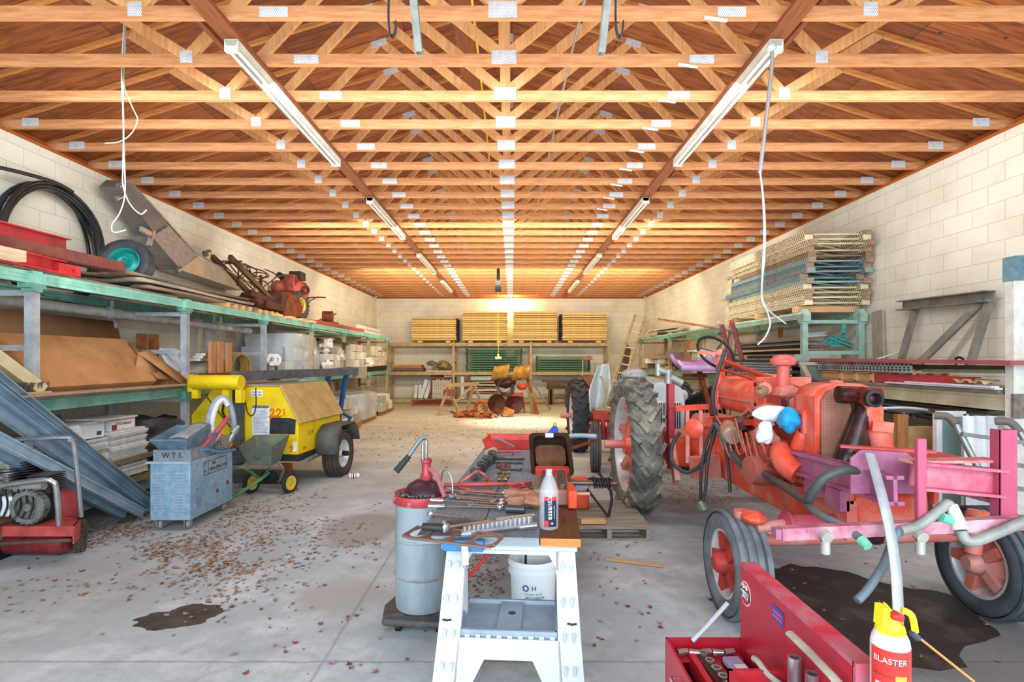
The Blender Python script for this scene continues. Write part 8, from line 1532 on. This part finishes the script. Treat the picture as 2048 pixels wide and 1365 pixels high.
# ================================================================ leaves
LC = {'brown': ['#8A4E2C', '#A8683C', '#6E3E26', '#B5804E', '#94603A'], 'red': ['#8E4250', '#A0525E', '#74323C', '#B07C80', '#84383E', '#98704E']}
lob = []
for i in range(5):
    a = -PI*.62+PI*1.24*i/4; lob += [(.45*math.sin(a-.2), .45*math.cos(a-.2)), (math.sin(a)*(1 if i == 2 else .85), math.cos(a)*(1 if i == 2 else .85))]
lob += [(.3, -.35), (.03, -.3), (.03, -.75), (-.03, -.75), (-.03, -.3), (-.3, -.35)]
protos = {}
def leaf(x, y, kind, label, group, sz=None):
    k = (kind, random.randrange(14)); sz = sz or random.uniform(.018, .042)
    if k not in protos:
        m = MB(); cu = random.uniform(.5, 1.3); fx, fy = random.uniform(.5, 1), random.uniform(.7, 1.1); wb = [random.uniform(.6, 1.1) for _ in lob]; m.add([V((0, 0, .08))]+[V((px*fx*q, py*fy*q, .02+cu*(px*px*.9+py*py*.35)*random.uniform(.5, 1))) for (px, py), q in zip(lob, wb)], [(0, 1+i, 1+(i+1) % len(lob)) for i in range(len(lob))])
        me = bpy.data.meshes.new('leaf'); me.from_pydata([tuple(v) for v in m.v], [], m.f); me.materials.append(mat(LC[kind][k[1] % len(LC[kind])], .75, 0, None, 3)); protos[k] = me
    o = bpy.data.objects.new('fallen_leaf', protos[k]); C.objects.link(o); o.location = (x, y, .0); o.scale = (sz, sz*random.uniform(.6, 1), sz*.8); o.rotation_euler = (0, 0, random.uniform(0, 6.28)); return tag(o, label, 'leaf', group)
random.seed(101)
def inrect(px0, px1, py0, py1): return G(random.uniform(px0, px1), random.uniform(py0, py1))
for i in range(80):
    p = inrect(150, 640, 985, 1130); leaf(p.x, p.y, 'brown', 'dry brown leaf lying on the concrete around the blue sprayer and compressor', 'brown leaves by the blue sprayer')
for i in range(45):
    p = inrect(0, 480, 1090, 1230); leaf(p.x, p.y, 'brown' if random.random() < .7 else 'red', 'dry leaf lying on the open concrete in front of the compressor', 'leaves before the compressor')
for i in range(42):
    p = inrect(480, 880, 1060, 1350); leaf(p.x, p.y, 'red' if random.random() < .75 else 'brown', 'crisp red leaf on the concrete between the oil patch and the sawhorse', 'red leaves before the drum')
for i in range(34):
    p = inrect(1180, 1330, 1040, 1300); leaf(p.x, p.y, 'red', 'crisp red leaf on the concrete between the sawhorse and the front tyre', 'red leaves beside the sawhorse')
for i in range(30):
    p = inrect(1530, 2000, 1080, 1330); leaf(p.x, p.y, random.choice(('brown', 'red')), 'pale curled leaf lying on or near the dark oil under the tractor', 'leaves on the oily concrete', .03)
for i in range(30):
    p = inrect(890, 1010, 1100, 1260); leaf(p.x, p.y, random.choice(('brown', 'red')), 'dry leaf on the concrete under the work bench', 'leaves under the bench', .028)
m = MB(); random.seed(55)
def frag(x, y, s_): a = random.uniform(0, 6.28); e = V((math.cos(a), math.sin(a), 0)); f_ = V((-e.y, e.x, 0)); c = V((x, y, .004)); m.add([c-e*s_, c+f_*s_*.5+V((0, 0, s_*.3)), c+e*s_, c-f_*s_*.5], [(0, 1, 2, 3)])
n_ = 0
while n_ < 2600:
    px, py = random.gauss(330, 190), random.gauss(1065, 62)
    if not (0 < px < 760 and 955 < py < 1320): continue
    p = G(px, py); dn = noise.noise(V((p.x*1.3, p.y*1.3, 2)))+.5*noise.noise(V((p.x*4, p.y*4, 7)))
    if p.x > -5.1 and dn > -.35+random.random()*.7 and not (-3.4 < p.x < -2.97 and 5.1 < p.y < 5.95): frag(p.x, p.y, random.uniform(.01, .028)); n_ += 1
for i in range(500): p = G(random.uniform(1330, 1480), random.uniform(960, 1010)) if i % 2 else G(random.uniform(890, 1010), random.uniform(1110, 1200)); frag(p.x, p.y, random.uniform(.008, .02))
tag(m.build('leaf_litter', mat('#7A5C48', .8, 0, '#A08468', 30), None), 'drift of small broken brown leaf bits spread over the concrete', 'leaf litter', None, 'stuff')
random.seed(66); m = MB()
for i in range(700):
    p = G(random.uniform(620, 1180), random.uniform(800, 880)+random.random()**2*60)
    if abs(p.x) < 3.4 and p.y < 19.5: frag(p.x, p.y, random.uniform(.012, .035))
tag(m.build('floor_debris', mat('#7A6048', .85, 0, '#5A4636', 30), None), 'scattered dark crumbs and dirt on the far concrete', 'debris', None, 'stuff')
# ---------------------------------------------------------------- sub-parts go under the part they belong to
SUBS = {'rim': ['tyre'], 'hub': ['tyre'], 'wheel_disc': ['tyre'], 'rim_clamp': ['tyre'], 'wheel_hub_disc': ['tyre'], 'cast_spoke': ['tyre'], 'caster_wheel': ['caster_fork', 'cart_leg'], 'beam_connector': ['upright'], 'post_cap': ['upright'],
        'leg_slot': ['leg'], 'leg_clip': ['leg'], 'tray_hole': ['folding_tray'], 'tray_tab': ['folding_tray'], 'lever_grip': ['lever'], 'round_sticker': ['lid'], 'sticker_face': ['lid'], 'sticker_band': ['lid'], 'sticker_flag': ['lid'], 'blue_sticker': ['lid'], 'sticker_print': ['lid'],
        'sign_header': ['instruction_sign'], 'drum_end_cap': ['winch_drum'], 'fender_lip': ['fender'], 'plate_border': ['name_plate'], 'label_stripe': ['bottle_label'], 'label_square': ['bottle_label'], 'round_logo': ['pail'], 'fine_print': ['pail'], 'hose_reel_cap': ['transmission'], 'tank_seam': ['fuel_tank'],
        'wheel_spoke': ['steering_wheel'], 'straw_clip': ['spray_cap'], 'red_button': ['spray_cap'], 'cap_fin': ['spray_cap'], 'white_panel': ['red_label'], 'yellow_patch': ['red_label'], 'oil_filler': ['rocker_cover'], 'shaft_bore': ['steering_gear'], 'grille_mesh': ['radiator_core'], 'radiator_cap': ['radiator_shell'],
        'grille_bar': ['grille_surround'], 'grille_cross': ['grille_surround'], 'rail_hole': ['chassis_rail'], 'lid_corner': ['lid'], 'starter_pulley': ['flywheel_shroud'], 'wood_knot': ['crate_side'], 'foot_plate': ['frame_post'], 'hopper_lid': ['hopper'], 'round_emblem': ['hopper'],
        'lettering': ['instruction_sign', 'name_plate', 'pail', 'bottle_label', 'red_label', 'lid', 'paper_notice', 'body', 'carton', 'box_body', 'tray_box'], 'worn_spot': ['side_lid'], 'spray_digit': ['body'], 'spray_mark': ['body'], 'black_paint_patch': ['body'], 'reflector_strip': ['body'], 'bolt_hole': ['bulkhead_plate', 'side_panel']}
base_ = lambda n: n.split('.')[0]
def mid_(o):
    v = o.data.vertices; return sum((q.co for q in v), V())/len(v) if len(v) else V()
for root in [o for o in bpy.data.objects if o.parent is None and o.type == 'EMPTY']:
    ch = list(root.children); cen = {c.name: mid_(c) for c in ch if c.type == 'MESH'}
    for c in ch:
        want = SUBS.get(base_(c.name))
        if not want: continue
        cand = [p for p in ch if base_(p.name) in want and p is not c]
        if cand:
            box = lambda p: sum(max(0, min(b[k] for b in p.bound_box)-cen[c.name][k], cen[c.name][k]-max(b[k] for b in p.bound_box))**2 for k in range(3))
            c.parent = min(cand, key=lambda p: (box(p), (cen[p.name]-cen[c.name]).length))
